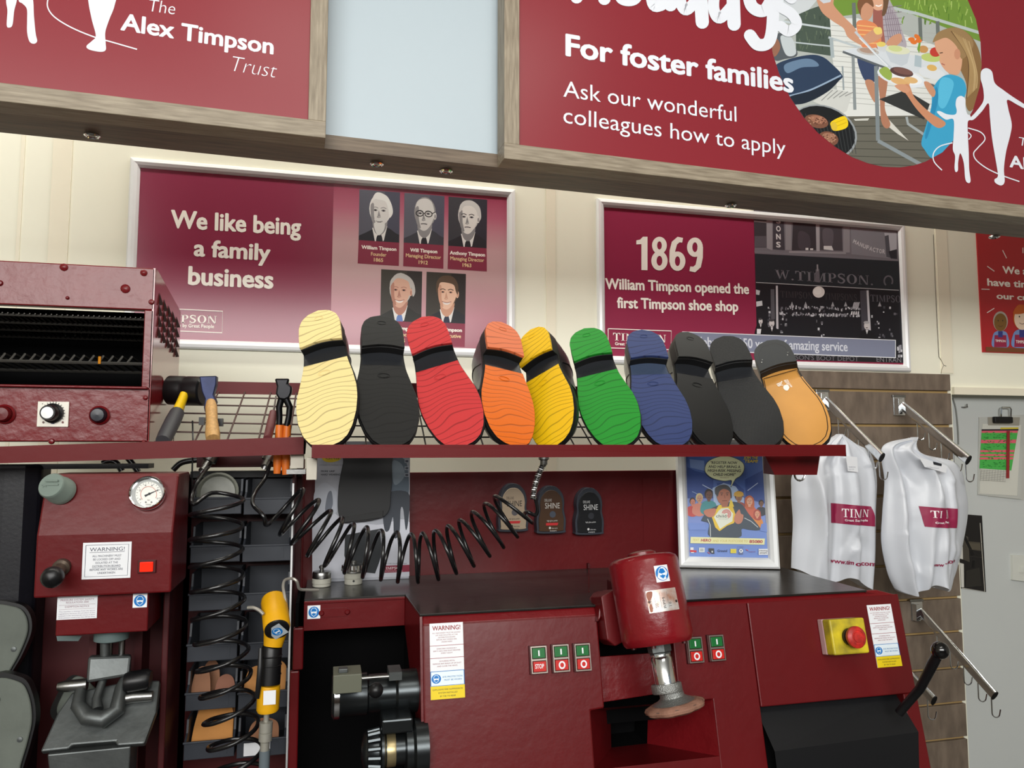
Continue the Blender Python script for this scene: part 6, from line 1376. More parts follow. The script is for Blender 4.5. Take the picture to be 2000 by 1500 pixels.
# ---- hanging polishing motor
MA = FF.at(*FF.uv(1254, 1090, .07), .07); MB_ = FF.at(*FF.uv(1286, 1258, .078), .078)
ax = (MB_ - MA); LM = ax.length; ax.normalize(); rM = .0585
REDM = mat('red_motor_enamel', (124, 17, 26), .28, bump=.28, bscale=60, vary=.12, vscale=14, coat=.35)
mo = thing('polishing_motor', 'red drum motor with a chrome spindle and leather-edged brush, hung in front of the machine', 'motor', MB_)
bw(MB().lathe([(.02, -.003), (rM * .82, -.002), (rM * .95, .002), (rM, .008), (rM, LM - .012), (rM * .96, LM - .004), (rM * .9, LM), (.02, LM + .002)], MA, ax, REDM, 48), 'housing', mo)
bw(MB().lathe([(.016, -.002), (.024, -.003), (.024, -.008), (.018, -.011), (.001, -.011)], MA, ax, REDR, 24), 'end_cap', mo)
u_ = ax.cross(V((0, -1, 0))).normalized()
mb = MB()
for i in range(4):
    t = .6 + i * math.pi / 2; w_ = (u_ * math.cos(t) + ax.cross(u_) * math.sin(t)); mb.lathe([(.004, LM - .004), (.004, LM + .004), (.001, LM + .004)], MA + w_ * .042, ax, REDD, 10)
bw(mb, 'bolts', mo)
bk0 = MA + ax * .05 + V((0, .052, 0)); 
uvb = [(1172, 1165), (1200, 1150), (1215, 1175), (1222, 1250), (1200, 1262), (1184, 1250)]
P = [FF.uv(*q, .03) for q in uvb]; mb = MB().prism(P, -.02, .035, RED); mb.v = [tuple(FF.m @ V(v)) for v in mb.v]; bw(mb, 'bracket', mo, bevel=.002)
P = [FF.uv(*q, .02) for q in [(1168, 1215), (1172, 1175), (1185, 1156), (1196, 1152), (1190, 1170), (1178, 1200)]]; mb = MB().prism(P, -.05, .02, RED); mb.v = [tuple(FF.m @ V(v)) for v in mb.v]; bw(mb, 'bracket_arm', mo, bevel=.002)
c0 = FF.at(*FF.uv(1240, 1175, -.04), -.04); bw(MB().box((c0.x - .03, c0.y - .01, c0.z - .03), (c0.x + .03, c0.y + .06, c0.z + .03), REDD), 'mounting_foot', mo)
S0 = MA + ax * LM
bw(MB().lathe([(.019, 0), (.019, .012), (.0165, .014), (.0165, .018)], S0, ax, IRON, 6, sm=False), 'spindle_nut', mo)
bw(MB().lathe([(.0155, .016), (.0155, .020), (.0170, .022), (.0175, .060), (.015, .062)], S0, ax, CHR, 30), 'spindle', mo)
KN = mat('knurled_steel', (150, 152, 150), .4, .8, bump=.5, bscale=500)
bw(MB().lathe([(.0235, .060), (.0245, .062), (.0245, .072), (.0235, .074)], S0, ax, KN, 36), 'knurled_ring', mo)
bax = (ax + V((.10, .05, 0))).normalized()
bw(MB().lathe([(.019, .074), (.020, .082), (.026, .086), (.034, .090), (.046, .0945)], S0, bax, KN, 36), 'brush_back', mo)
LB_ = mat('worn_leather_edge', (150, 110, 92), .6, bump=.3, bscale=120, vary=.3, vscale=40)
mb = MB(); rings = []
rw = [.040 + .0015 * math.sin(9 * i * math.pi / 18) for i in range(36)]
base = S0 + bax * .092; uu = bax.cross(V((0, 1, 0))).normalized(); vv = bax.cross(uu)
for h, k in ((-.002, .95), (.0015, 1.16), (.005, 1.22), (.009, 1.18), (.0125, 1.0), (.013, .4)):
    rings.append([base + bax * h + (uu * math.cos(i * math.pi / 18) + vv * math.sin(i * math.pi / 18)) * rw[i] * k * (1.0 + .012 * (1 if (i % 4 == 0) else -1)) for i in range(36)])
mb.loft(rings, LB_); bw(mb, 'leather_edge', mo)
# motor label and rating plate bent round the drum
def drum_patch(pc, w, h, m_, name, draw=None, lift=.0008):
    d = ray(*pc); o_ = CL; a_ = MA; 
    best = None
    w0 = o_ - a_; A_ = d - ax * d.dot(ax); B_ = w0 - ax * w0.dot(ax); aa = A_.dot(A_); bb = 2 * A_.dot(B_); cc = B_.dot(B_) - rM * rM
    t = (-bb - math.sqrt(max(0, bb * bb - 4 * aa * cc))) / (2 * aa); P = o_ + d * t
    hgt = (P - a_).dot(ax); rad = (P - a_ - ax * hgt).normalized(); tan = ax.cross(rad)
    if tan.x < 0: tan = -tan
    class C:
        def uv(s, x, y): return (x, y)
    def wrap(x, y, z): th = x / rM; return a_ + ax * (hgt - y) + (rad * math.cos(th) + tan * math.sin(th)) * (rM + z)
    mb = MB(); n = 8
    vs = [wrap(-w / 2 + w * i / n, sy * h / 2, lift) for sy in (1, -1) for i in range(n + 1)]
    mb.add(vs, [(i, i + 1, n + 2 + i, n + 1 + i) if True else 0 for i in range(n)], m_, True); ob = bw(mb, name, mo)
    if draw:
        p = Pic(Fr((0, 0, 0)), .0001, None, 3e-5); p.fr = C(); draw(p); p.mb.v = [tuple(wrap(v[0], v[1], v[2] + lift)) for v in p.mb.v]; bw(p.mb, 'print', ob)
class CC: pass
def deye(p):
    class S3:
        def uv(s, a, b): return (a, -b)
    p.fr = S3(); lbl_eye(p, 0, 0, .0112)
drum_patch((1293, 1120), .024, .026, WHT, 'eye_protection_label', deye)
PLT = mat('rusty_rating_plate', (206, 206, 204), .35, .3, vscale=60, c2=(170, 120, 96))
def plate(p):
    class S3:
        def uv(s, a, b): return (a, -b)
    p.fr = S3(); D = (70, 66, 66)
    for x, y, s_ in ((-.019, .012, 'C9354'), (-.010, .010, '50'), (.002, .012, 'RPM'), (.012, .010, '10')):
        p.text(s_, (x, y), (x, y - .016 if len(s_) > 2 else y - .006), (x - .004, y), D)
    for x in (-.014, -.005, .007): p.line([(x, .012), (x, -.012)], .0004, (120, 116, 116))
    p.ell(-.023, 0, .0022, .0022, (90, 60, 50)); p.ell(.0225, .004, .0022, .0022, (60, 46, 44)); p.blob([(-.025, -.014), (-.016, -.015), (-.018, -.006), (-.024, -.002)], (150, 84, 60)); p.blob([(-.024, .006), (-.020, .004), (-.020, .014), (-.024, .015)], (160, 96, 70))
drum_patch((1296, 1172), .052, .034, PLT, 'rating_plate', plate)
# ------------------------------------------------------------------ things on the worktop and back panel
# grey leaflet with a black sole
LF0 = WZ(611, 1131, ZC); fl = Fr((0, 1.575, ZC + .0005), (1, 0, 0), (0, .02, 1))
u0 = fl.uv(612, 1100)[0]; u1 = fl.uv(799, 1100)[0]; vt = fl.uv(700, 862)[1]
t = thing('leaflet', 'grey advertising leaflet with a big black shoe sole, left end of the worktop', 'leaflet', Fr(fl.at((u0 + u1) / 2, 0, 0), fl.x, fl.y))
hw = (u1 - u0) / 2
MB().box((-hw, 0, -.0012), (hw, vt, 0), mat('grey_leaflet_card', (150, 154, 166), .45, vscale=9, c2=(196, 198, 206))).build('card', t)
p = Pic(fl, .0002).at(4, 560, 860)
p.clip = [(609, 862), (801, 862), (799.5, 1126), (610, 1130)]
p.blob([(215, 560), (330, 520), (420, 600), (700, 660), (960, 640), (960, 1060), (210, 1080)], (206, 208, 218)); p.blob([(220, 400), (300, 330), (400, 420), (390, 560), (260, 600), (215, 520)], (190, 194, 204))
p.blob([(800, 100), (920, 150), (950, 260), (950, 420), (880, 420), (810, 380), (815, 200)], (96, 110, 124)); p.blob([(830, 160), (900, 190), (920, 280), (850, 350), (825, 280)], (140, 154, 166)); p.blob([(320, 420), (350, 400), (360, 500), (330, 560), (300, 540)], (112, 118, 130))
p.blob([(760, 420), (950, 410), (950, 620), (930, 700), (910, 540), (890, 540), (880, 720), (840, 760), (830, 600), (800, 700), (765, 700), (750, 560)], (58, 64, 74))
p.blob([(270, 120), (300, 75), (345, 60), (400, 75), (430, 120), (410, 155), (345, 172), (290, 160)], (226, 196, 30)); p.tl('GRIP', 300, 430, 148, 24, (120, 100, 20), .02)
p.tl('COMPARED TO STANDARD SOLES', 255, 445, 198, 9, (110, 112, 120)); p.tl('MORE GRIP', 268, 375, 248, 14, (40, 42, 48), .02); p.tl('HARD WEARING', 268, 418, 274, 14, (40, 42, 48), .02)
for y in (150, 205, 258): p.rect(922, y, 955, y + 26, (190, 196, 206)); p.rect(926, y + 4, 950, y + 22, (80, 86, 100))
p.poly([(455, 740), (730, 690), (745, 880), (720, 960), (690, 1040), (600, 1030), (480, 1000), (450, 900)], (38, 42, 46))
p.tl('SPEAK TO OUR COLLEAGUES TODAY', 735, 940, 968, 10, (90, 92, 100)); p.poly([(736, 980), (960, 972), (960, 1026), (738, 1036)], (140, 40, 64)); p.serif('TIMPSON', (752, 1010), (905, 1006), (752, 990), (232, 226, 226)); p.tl('Great Service by Great People', 754, 905, 1024, 8, (226, 210, 214))
put2(p, 'print', t, fl)
p = Pic(fl, .0004).at(4, 560, 860)
P = [fl.uv(*p.q(q)) for q in catmull([(470, 60), (800, 60), (818, 200), (812, 400), (760, 590), (440, 642), (412, 600), (398, 500), (410, 330), (440, 180)], 6)]
mb = MB().prism(P, .0003, .012, RUB, True); P2 = [fl.uv(*p.q(q)) for q in [(430, 600), (752, 545), (748, 600), (445, 640)]]; mb.prism(P2, .0121, .0135, EDGE)
m = chain(t).inverted() @ fl.m; mb.v = [tuple(m @ V(v)) for v in mb.v]; mb.build('rubber_sole', t, bevel=.0015)
# shoe shine sponges fixed to the back panel
fb = Fr((0, BP - .0005, 0))
def sponge(label, cx, cy, face, ink_, dot):
    u, v = fb.uv(cx, cy); f = Fr(fb.at(u, v, 0), fb.x, fb.y); t = thing('shine_sponge', label, 'shoe polish', f, 'shoe shine sponges on the back panel')
    s = .052 / 48.0
    prof = [(-26, -47), (-30, -40), (-31, -20), (-27, 0), (-28, 15), (-24, 32), (-12, 45), (0, 48), (12, 45), (24, 32), (28, 15), (27, 0), (31, -20), (30, -40), (26, -47)]
    P = catmull([(a * s, b * s) for a, b in prof], 4)
    CASE = mat('charcoal_case', (44, 48, 58), .45)
    MB().prism(P, 0, .022, CASE, True).build('case', t, bevel=.004)
    fp_ = MB().prism([(a * .84 - .0005, b * .86 - .002) for a, b in P], .0222, .0255, face, True).build('front_label', t, bevel=.001)
    p = Pic(Fr((0, 0, 0)), .0257, None, 4e-5)
    class S3:
        def uv(s_, a, b): return (a * .00108, -b * .00108)
    p.fr = S3(); p.tl('DELUXE', -15, 0, -17, 5, ink_); p.tl('SHINE', -14, 17, -3, 11, ink_, .0); p.ell(2, 9, 6.5, 6.5, dot)
    p.tl('high gloss polish', -10, 12, 23, 3, ink_)
    if dot[0] > 60: p.poly([(-12, 26), (14, 26), (12, 31), (-12, 31)], (196, 40, 44))
    p.ell(-4, 36, 2.4, 2.4, ink_); p.tl('shoe care', 0, 12, 38, 3, ink_); p.tl('instant', -4, 10, 43, 3, ink_)
    p.build('print', fp_)
sponge('shoe shine sponge with a beige label, leftmost on the back panel, behind the hose', 998, 990, mat('beige_label', (176, 156, 132), .35), (40, 36, 36), (92, 88, 92))
sponge('shoe shine sponge with a dark brown label, middle one on the back panel', 1071, 994, mat('brown_label', (74, 50, 32), .3), (206, 202, 196), (70, 76, 88))
sponge('shoe shine sponge with a black label, rightmost on the back panel', 1145, 997, mat('black_label', (24, 25, 28), .3), (206, 206, 206), (40, 42, 48))
# two small polishing caps on the worktop
WPL = mat('dull_white_plastic', (186, 184, 172), .45, vary=.1, vscale=60)
q = WZ(628, 1145, ZC); t = thing('buffing_cap', 'small white and silver screw cap with a pin on top, left end of the worktop', 'machine part', q)
bw(MB().lathe([(.0155, 0), (.0175, .001), (.0175, .006), (.0185, .007), (.0185, .015), (.0175, .016)], q, (0, 0, 1), WPL, 26), 'base', t); bw(MB().lathe([(.0175, .016), (.0178, .017), (.0178, .027), (.0165, .029), (.004, .031)], q, (0, 0, 1), STEEL, 26), 'steel_top', t); bw(MB().lathe([(.004, .030), (.004, .034), (.0055, .035), (.0055, .039), (.003, .041), (.0005, .041)], q, (0, 0, 1), STEEL, 14), 'pin', t)
q = WZ(690, 1140, ZC); t = thing('cutter_head', 'toothed steel cutter on a white base, right of the small screw cap', 'machine part', q)
bw(MB().lathe([(.0165, 0), (.0175, .001), (.0175, .011), (.0185, .012), (.0185, .021), (.017, .022)], q, (0, 0, 1), WPL, 26), 'base', t); bw(MB().lathe([(.015, .022), (.0225, .024), (.0225, .027), (.019, .029), (.018, .037), (.012, .039), (.006, .040), (.006, .044), (.004, .0455), (.0005, .046)], q, (0, 0, 1), STEEL, 26), 'core', t)
mb = MB()
for i in range(16):
    a = i * math.pi / 8; ca, sa = math.cos(a), math.sin(a); mb.tube([q + V((ca * .0215, sa * .0215, .026)), q + V((ca * .0205, sa * .0205, .0375))], .0028, CHR, 6)
bw(mb, 'teeth', t)
bw(MB().lathe([(.0022, 0), (.0022, .0006), (.0002, .0006)], q + V((0, -.0175, .008)), (0, -1, 0), BLK, 10), 'grub_screw', t)
# framed campaign poster standing on the worktop
bl = WZ(1326, 1108, ZC); br = WZ(1521.7, 1111.7, ZC)
fh = Fr(bl + V((0, 0, .0006)), br - bl, (0, math.sin(math.radians(9)), math.cos(math.radians(9))))
wd_ = (br - bl).length; hh = .300
t = poster('standing_poster', 'silver-framed blue cartoon-style campaign poster standing on the worktop below the ribbed shoe', 0, wd_, 0, hh, mat('poster_blue', (86, 116, 190), .35), [(0, 0), (0, .010), (.004, .014), (.012, .0155), (.019, .0115), (.0235, .005)], 'poster', fh)
F2 = Fr(fh.at(0, 0, .0042), fh.x, fh.y)
p = Pic(F2, .0002, None, 3e-5).at(6, 1320, 880); p.clip = [p.q(c_) for c_ in [(100, -90), (1030, -80), (1085, 1268), (150, 1243)]]
p.poly([(90, -90), (1060, -90), (1070, 560), (120, 540)], (74, 104, 176)); p.poly([(120, 850), (1090, 870), (1090, 1280), (140, 1260)], (108, 138, 206))
for q in ([(130, 190), (230, 240), (440, 290), (440, 560), (135, 560)], [(480, 380), (580, 380), (600, 560), (500, 560)], [(640, 330), (800, 460), (790, 560), (640, 560)], [(810, 340), (960, 260), (1020, 230), (1040, 620), (820, 560)]): p.poly(q, (48, 76, 148))
p.poly([(430, 440), (560, 380), (700, 420), (800, 560), (780, 800), (460, 800)], (170, 192, 226)); p.poly([(160, 100), (330, 120), (340, 240), (170, 200)], (120, 146, 202)); p.line([(310, 400), (440, 470)], 9, (190, 206, 234)); p.line([(960, 380), (840, 470)], 9, (190, 206, 234)); p.line([(190, 480), (320, 540)], 7, (150, 176, 220))
def fig(x, y, s, skin, hair, top, long=False, hat=None):
    p.blob([(x - 1.7 * s, y + 3.6 * s), (x - 1.4 * s, y + 1.7 * s), (x, y + 1.15 * s), (x + 1.4 * s, y + 1.7 * s), (x + 1.7 * s, y + 3.6 * s), (x, y + 4.4 * s)], top)
    if long: p.blob([(x - s, y - .6 * s), (x, y - 1.15 * s), (x + s, y - .5 * s), (x + s, y + 1.8 * s), (x - .8 * s, y + 1.6 * s)], hair)
    p.ell(x, y - .2 * s, .88 * s, 1.08 * s, hair); p.ell(x + .06 * s, y + .12 * s, .70 * s, .95 * s, skin); p.poly([(x - .3 * s, y + .8 * s), (x + .35 * s, y + .8 * s), (x + .3 * s, y + 1.4 * s), (x - .25 * s, y + 1.4 * s)], skin)
    d = tuple(int(c_ * .45) for c_ in skin)
    for k in (-.28, .34): p.ell(x + k * s, y - .02 * s, .13 * s, .07 * s, d, n=10)
    p.line([(x - .22 * s, y + .58 * s), (x + .3 * s, y + .58 * s)], .1 * s, d); p.line([(x + .05 * s, y + .05 * s), (x + .12 * s, y + .34 * s)], .09 * s, d)
    if hat: p.ell(x, y - .55 * s, 1.05 * s, .62 * s, hat); p.line([(x - 1.15 * s, y - .2 * s), (x + 1.15 * s, y - .25 * s)], .16 * s, hat)
fig(1000, 620, 34, (120, 84, 66), (30, 28, 30), (44, 48, 62)); fig(195, 600, 40, (200, 128, 108), (50, 38, 36), (190, 70, 66)); fig(275, 560, 48, (196, 150, 124), (206, 190, 140), (204, 128, 110)); fig(385, 520, 56, (108, 72, 58), (40, 30, 30), (66, 142, 148)); fig(735, 540, 54, (152, 104, 76), (70, 50, 40), (150, 70, 66), False, (206, 160, 60)); fig(860, 590, 50, (224, 164, 136), (190, 96, 56), (200, 96, 72), True); fig(950, 740, 40, (214, 150, 120), (170, 70, 56), (214, 134, 60), True)
p.poly([(140, 850), (330, 850), (360, 930), (150, 930)], (110, 138, 206)); p.poly([(1000, 860), (1090, 840), (1090, 960), (980, 940)], (108, 136, 204))
p.blob([(300, 810), (380, 700), (500, 640), (560, 620), (680, 600), (780, 640), (850, 740), (980, 900), (960, 935), (860, 930), (770, 920), (740, 1020), (400, 1010), (390, 860), (320, 830)], (56, 70, 84), 4)
p.line([(370, 800), (400, 870), (405, 1010)], 8, (200, 206, 206)); p.line([(800, 790), (880, 830), (960, 900)], 8, (190, 196, 200))
p.poly([(420, 780), (500, 640), (600, 660), (660, 640), (700, 760), (680, 850), (600, 880), (510, 945), (460, 900)], (226, 190, 50)); p.poly([(445, 780), (520, 680), (610, 672), (670, 740), (660, 830), (590, 870), (515, 920)], (222, 226, 210)); p.poly([(640, 570), (660, 600), (680, 660), (620, 650)], (230, 200, 60)); p.poly([(505, 640), (560, 630), (520, 690), (480, 720)], (230, 200, 60))
p.ell(560, 520, 84, 116, (176, 112, 88)); p.blob([(458, 500), (460, 440), (520, 405), (590, 405), (640, 450), (655, 540), (640, 560), (625, 480), (560, 450), (510, 480), (490, 540), (470, 520)], (72, 72, 76)); p.ell(535, 520, 10, 6, (70, 46, 40), n=10); p.ell(600, 520, 10, 6, (70, 46, 40), n=10); p.line([(520, 498), (552, 500)], 8, (80, 66, 62)); p.line([(585, 500), (618, 496)], 8, (80, 66, 62)); p.line([(566, 520), (574, 560)], 8, (140, 84, 66)); p.line([(540, 590), (598, 588)], 8, (120, 60, 54), True); p.poly([(520, 610), (620, 600), (600, 660), (540, 665)], (170, 106, 84))
p.blob([(335, 700), (420, 680), (470, 690), (440, 770), (380, 780), (330, 740)], (190, 120, 96)); p.blob([(690, 760), (740, 690), (760, 740), (790, 760), (770, 840), (720, 860), (680, 820)], (190, 122, 98))
p.tl('child', 470, 590, 785, 34, (50, 50, 56), .0); p.tl('RESCUE ALERT', 500, 610, 808, 11, (170, 176, 170))
for r_ in (50, 36, 22): p.line([(590 + r_ * math.cos(math.radians(a_)), 745 + r_ * math.sin(math.radians(a_))) for a_ in range(-170, 80, 14)], 8, (206, 76, 84))
p.blob([(335, 210), (370, 130), (470, 80), (580, 60), (700, 90), (790, 150), (800, 230), (760, 300), (700, 340), (640, 435), (645, 355), (560, 362), (430, 330), (350, 270)], (70, 76, 70), 5); p.blob([(341, 210), (375, 135), (470, 86), (580, 67), (698, 96), (783, 152), (793, 228), (752, 295), (694, 334), (645, 420), (651, 349), (560, 356), (432, 324), (356, 268)], (218, 222, 180), 5)
for i, (s_, a_, b_) in enumerate((('"REGISTER NOW', 405, 720), ('AND HELP BRING A', 378, 752), ('HIGH-RISK MISSING', 370, 762), ('CHILD HOME"', 436, 700))): p.tl(s_, a_, b_, 158 + i * 46, 31, (40, 42, 40), .02, .01, .2)
p.tl('childrescuealert.co.uk', 515, 618, 322, 9, (110, 60, 60)); p.tl('JOIN THE', 790, 960, 100, 30, (236, 208, 40), .03, .01, .25); p.tl('TEAM!', 806, 960, 142, 34, (236, 208, 40), .03, .01, .25)
p.poly([(172, 1012), (1040, 1032), (1034, 1104), (168, 1086)], (226, 224, 170)); p.tl('TEXT', 195, 275, 1060, 26, (206, 190, 110), .02, .01, .2); p.tl('HERO', 290, 412, 1066, 32, (170, 44, 60), .04, .01, .2); p.tl('AND YOUR POSTCODE TO', 428, 840, 1070, 26, (206, 190, 110), .02, .012, .2); p.tl('85080', 858, 1014, 1082, 34, (170, 44, 60), .04, .01, .1)
p.rect(168, 1135, 205, 1165, (226, 224, 226)); p.poly([(165, 1165), (240, 1170), (240, 1192), (165, 1190)], (200, 44, 52)); p.rect(175, 1190, 210, 1200, (220, 220, 224)); p.rect(270, 1138, 335, 1192, (216, 220, 220)); p.rect(282, 1148, 322, 1180, (170, 176, 180)); p.poly([(382, 1145), (445, 1147), (450, 1210), (420, 1210), (382, 1180)], (44, 48, 60)); p.line([(370, 1190), (400, 1212)], 8, (190, 60, 70)); p.rect(415, 1175, 432, 1195, (190, 196, 200)); p.tl('Ground', 485, 600, 1188, 28, (44, 56, 100), .02, .0, .1); p.rect(637, 1152, 705, 1202, (222, 204, 60)); p.tl('CFL', 650, 690, 1186, 16, (196, 178, 40), .02); p.line([(722, 1118), (722, 1225)], 2, (70, 80, 120)); p.tl('Supported by', 735, 792, 1134, 9, (60, 66, 100)); p.rect(738, 1150, 785, 1218, (96, 110, 150)); p.ell(760, 1175, 22, 22, (226, 230, 236)); p.ell(760, 1175, 10, 10, (96, 110, 150)); p.line([(818, 1160), (845, 1172)], 8, (200, 60, 90)); p.tl('research', 845, 930, 1192, 18, (130, 90, 150)); p.rect(966, 1152, 1074, 1222, (222, 224, 228)); p.tl('missing', 972, 1070, 1180, 16, (40, 42, 50), .02); p.tl('people', 980, 1066, 1206, 18, (40, 42, 50), .02)
put2(p, 'print', t, F2)
# ------------------------------------------------------------------ slatted wall panel with chrome arms and carrier bags
SLY = WY - .022
SW = thing('slatwall', 'grey-brown wood effect slatted display panel behind the white carrier bags', 'display panel', W(1660, 1300, WY))
x0 = W(1428, 760, SLY).x; x1 = W(1856, 740, SLY).x
zs = [W(1850, y, SLY).z for y in (731, 763, 829, 897, 964, 1031, 1098, 1165, 1232, 1303, 1372, 1442, 1512, 1582)]
for i in range(len(zs) - 1):
    top = zs[i] - (0 if i == 0 else .0085); bot = zs[i + 1]
    bw(MB().box((x0, SLY, bot), (x1, WY - .001, top), SLAT), 'slat', SW, bevel=.0012)
bw(MB().box((x0, SLY + .012, zs[-1]), (x1 - .002, WY - .001, zs[0] - .002), mat('raw_fibreboard', (176, 146, 96), .7)), 'groove_backing', SW)
def arm(label, px0, py0, px1, py1, Ye, bracket=True, hooks=(.22, .42, .62, .82, 1.0)):
    A_ = W(px0, py0, SLY - .016)
    x = A_.x; B_ = WX(px1, py1, x)
    if Ye: B_ = V((x, Ye, W(px1, py1, Ye).z))
    t = thing('display_arm', label, 'hook arm', (x, SLY, A_.z), 'chrome display arms on the slatted panel')
    if bracket: bw(MB().box((x - .021, SLY - .004, A_.z - .030), (x + .021, SLY, A_.z + .034), CHR).box((x - .019, SLY - .022, A_.z - .028), (x - .004, SLY - .004, A_.z + .022), CHR).box((x - .024, SLY - .006, A_.z + .026), (x + .024, SLY + .004, A_.z + .034), STEEL), 'bracket', t, bevel=.0012)
    d = (B_ - A_).normalized(); up = V((0, -d.z, d.y)) if d.y < 0 else V((0, d.z, -d.y)); up = V((0, 0, 1)) - d * d.z; up.normalize()
    ring = [(.0062 * math.cos(a) , .0145 * math.sin(a)) for a in [i * math.pi / 10 for i in range(20)]]
    mb = MB(); rs = []
    for e, P in ((0, A_), (1, B_)): rs.append([P + V((1, 0, 0)) * (c[0] if abs(c[0]) < .005 else math.copysign(.0055, c[0])) + up * c[1] for c in ring])
    mb.loft(rs, CHR); bw(mb, 'bar', t)
    bw(MB().loft([[B_ + V((1, 0, 0)) * c[0] * 1.08 + up * c[1] * 1.04 for c in ring], [B_ + d * .003 + V((1, 0, 0)) * c[0] * 1.08 + up * c[1] * 1.04 for c in ring]], BLK), 'end_plug', t)
    for h in hooks:
        P = A_.lerp(B_, h * .92 + .04); z0_ = P.z - .012; x_ = x
        pts = [(x_, P.y, z0_), (x_, P.y, z0_ - .045)] + [(x_ + .0085 * (1 - math.cos(a)) * 1.0, P.y - .004 * (1 - math.cos(a)), z0_ - .045 - .0105 * math.sin(a)) for a in [i * math.pi / 8 for i in range(1, 8)]] + [(x_ + .019, P.y - .009, z0_ - .034)]
        bw(MB().tube(pts, .0017, CHR, 8), 'hook', t)
    return A_, B_
a1 = arm('chrome hooked arm carrying the left white carrier bag, beside the tan-soled shoe', 1612, 782, 1722, 893, 1.735)
a2 = arm('chrome hooked arm carrying the right white carrier bag', 1762, 792, 1893, 898, 1.725)
a3 = arm('empty chrome hooked arm low on the slatted panel, right of the black ball lever', 1797, 1194, 1940, 1358, 1.71)
x4 = W(1822, 1368, 1.71).x
pA = V((x4, SLY - .016, a3[0].z - .03))
q4 = W(1690, 1205, SLY - .016)
a4 = arm('chrome arm end showing low behind the machine lever', 1690, 1225, 1818, 1368, 1.71, True, (.95,))
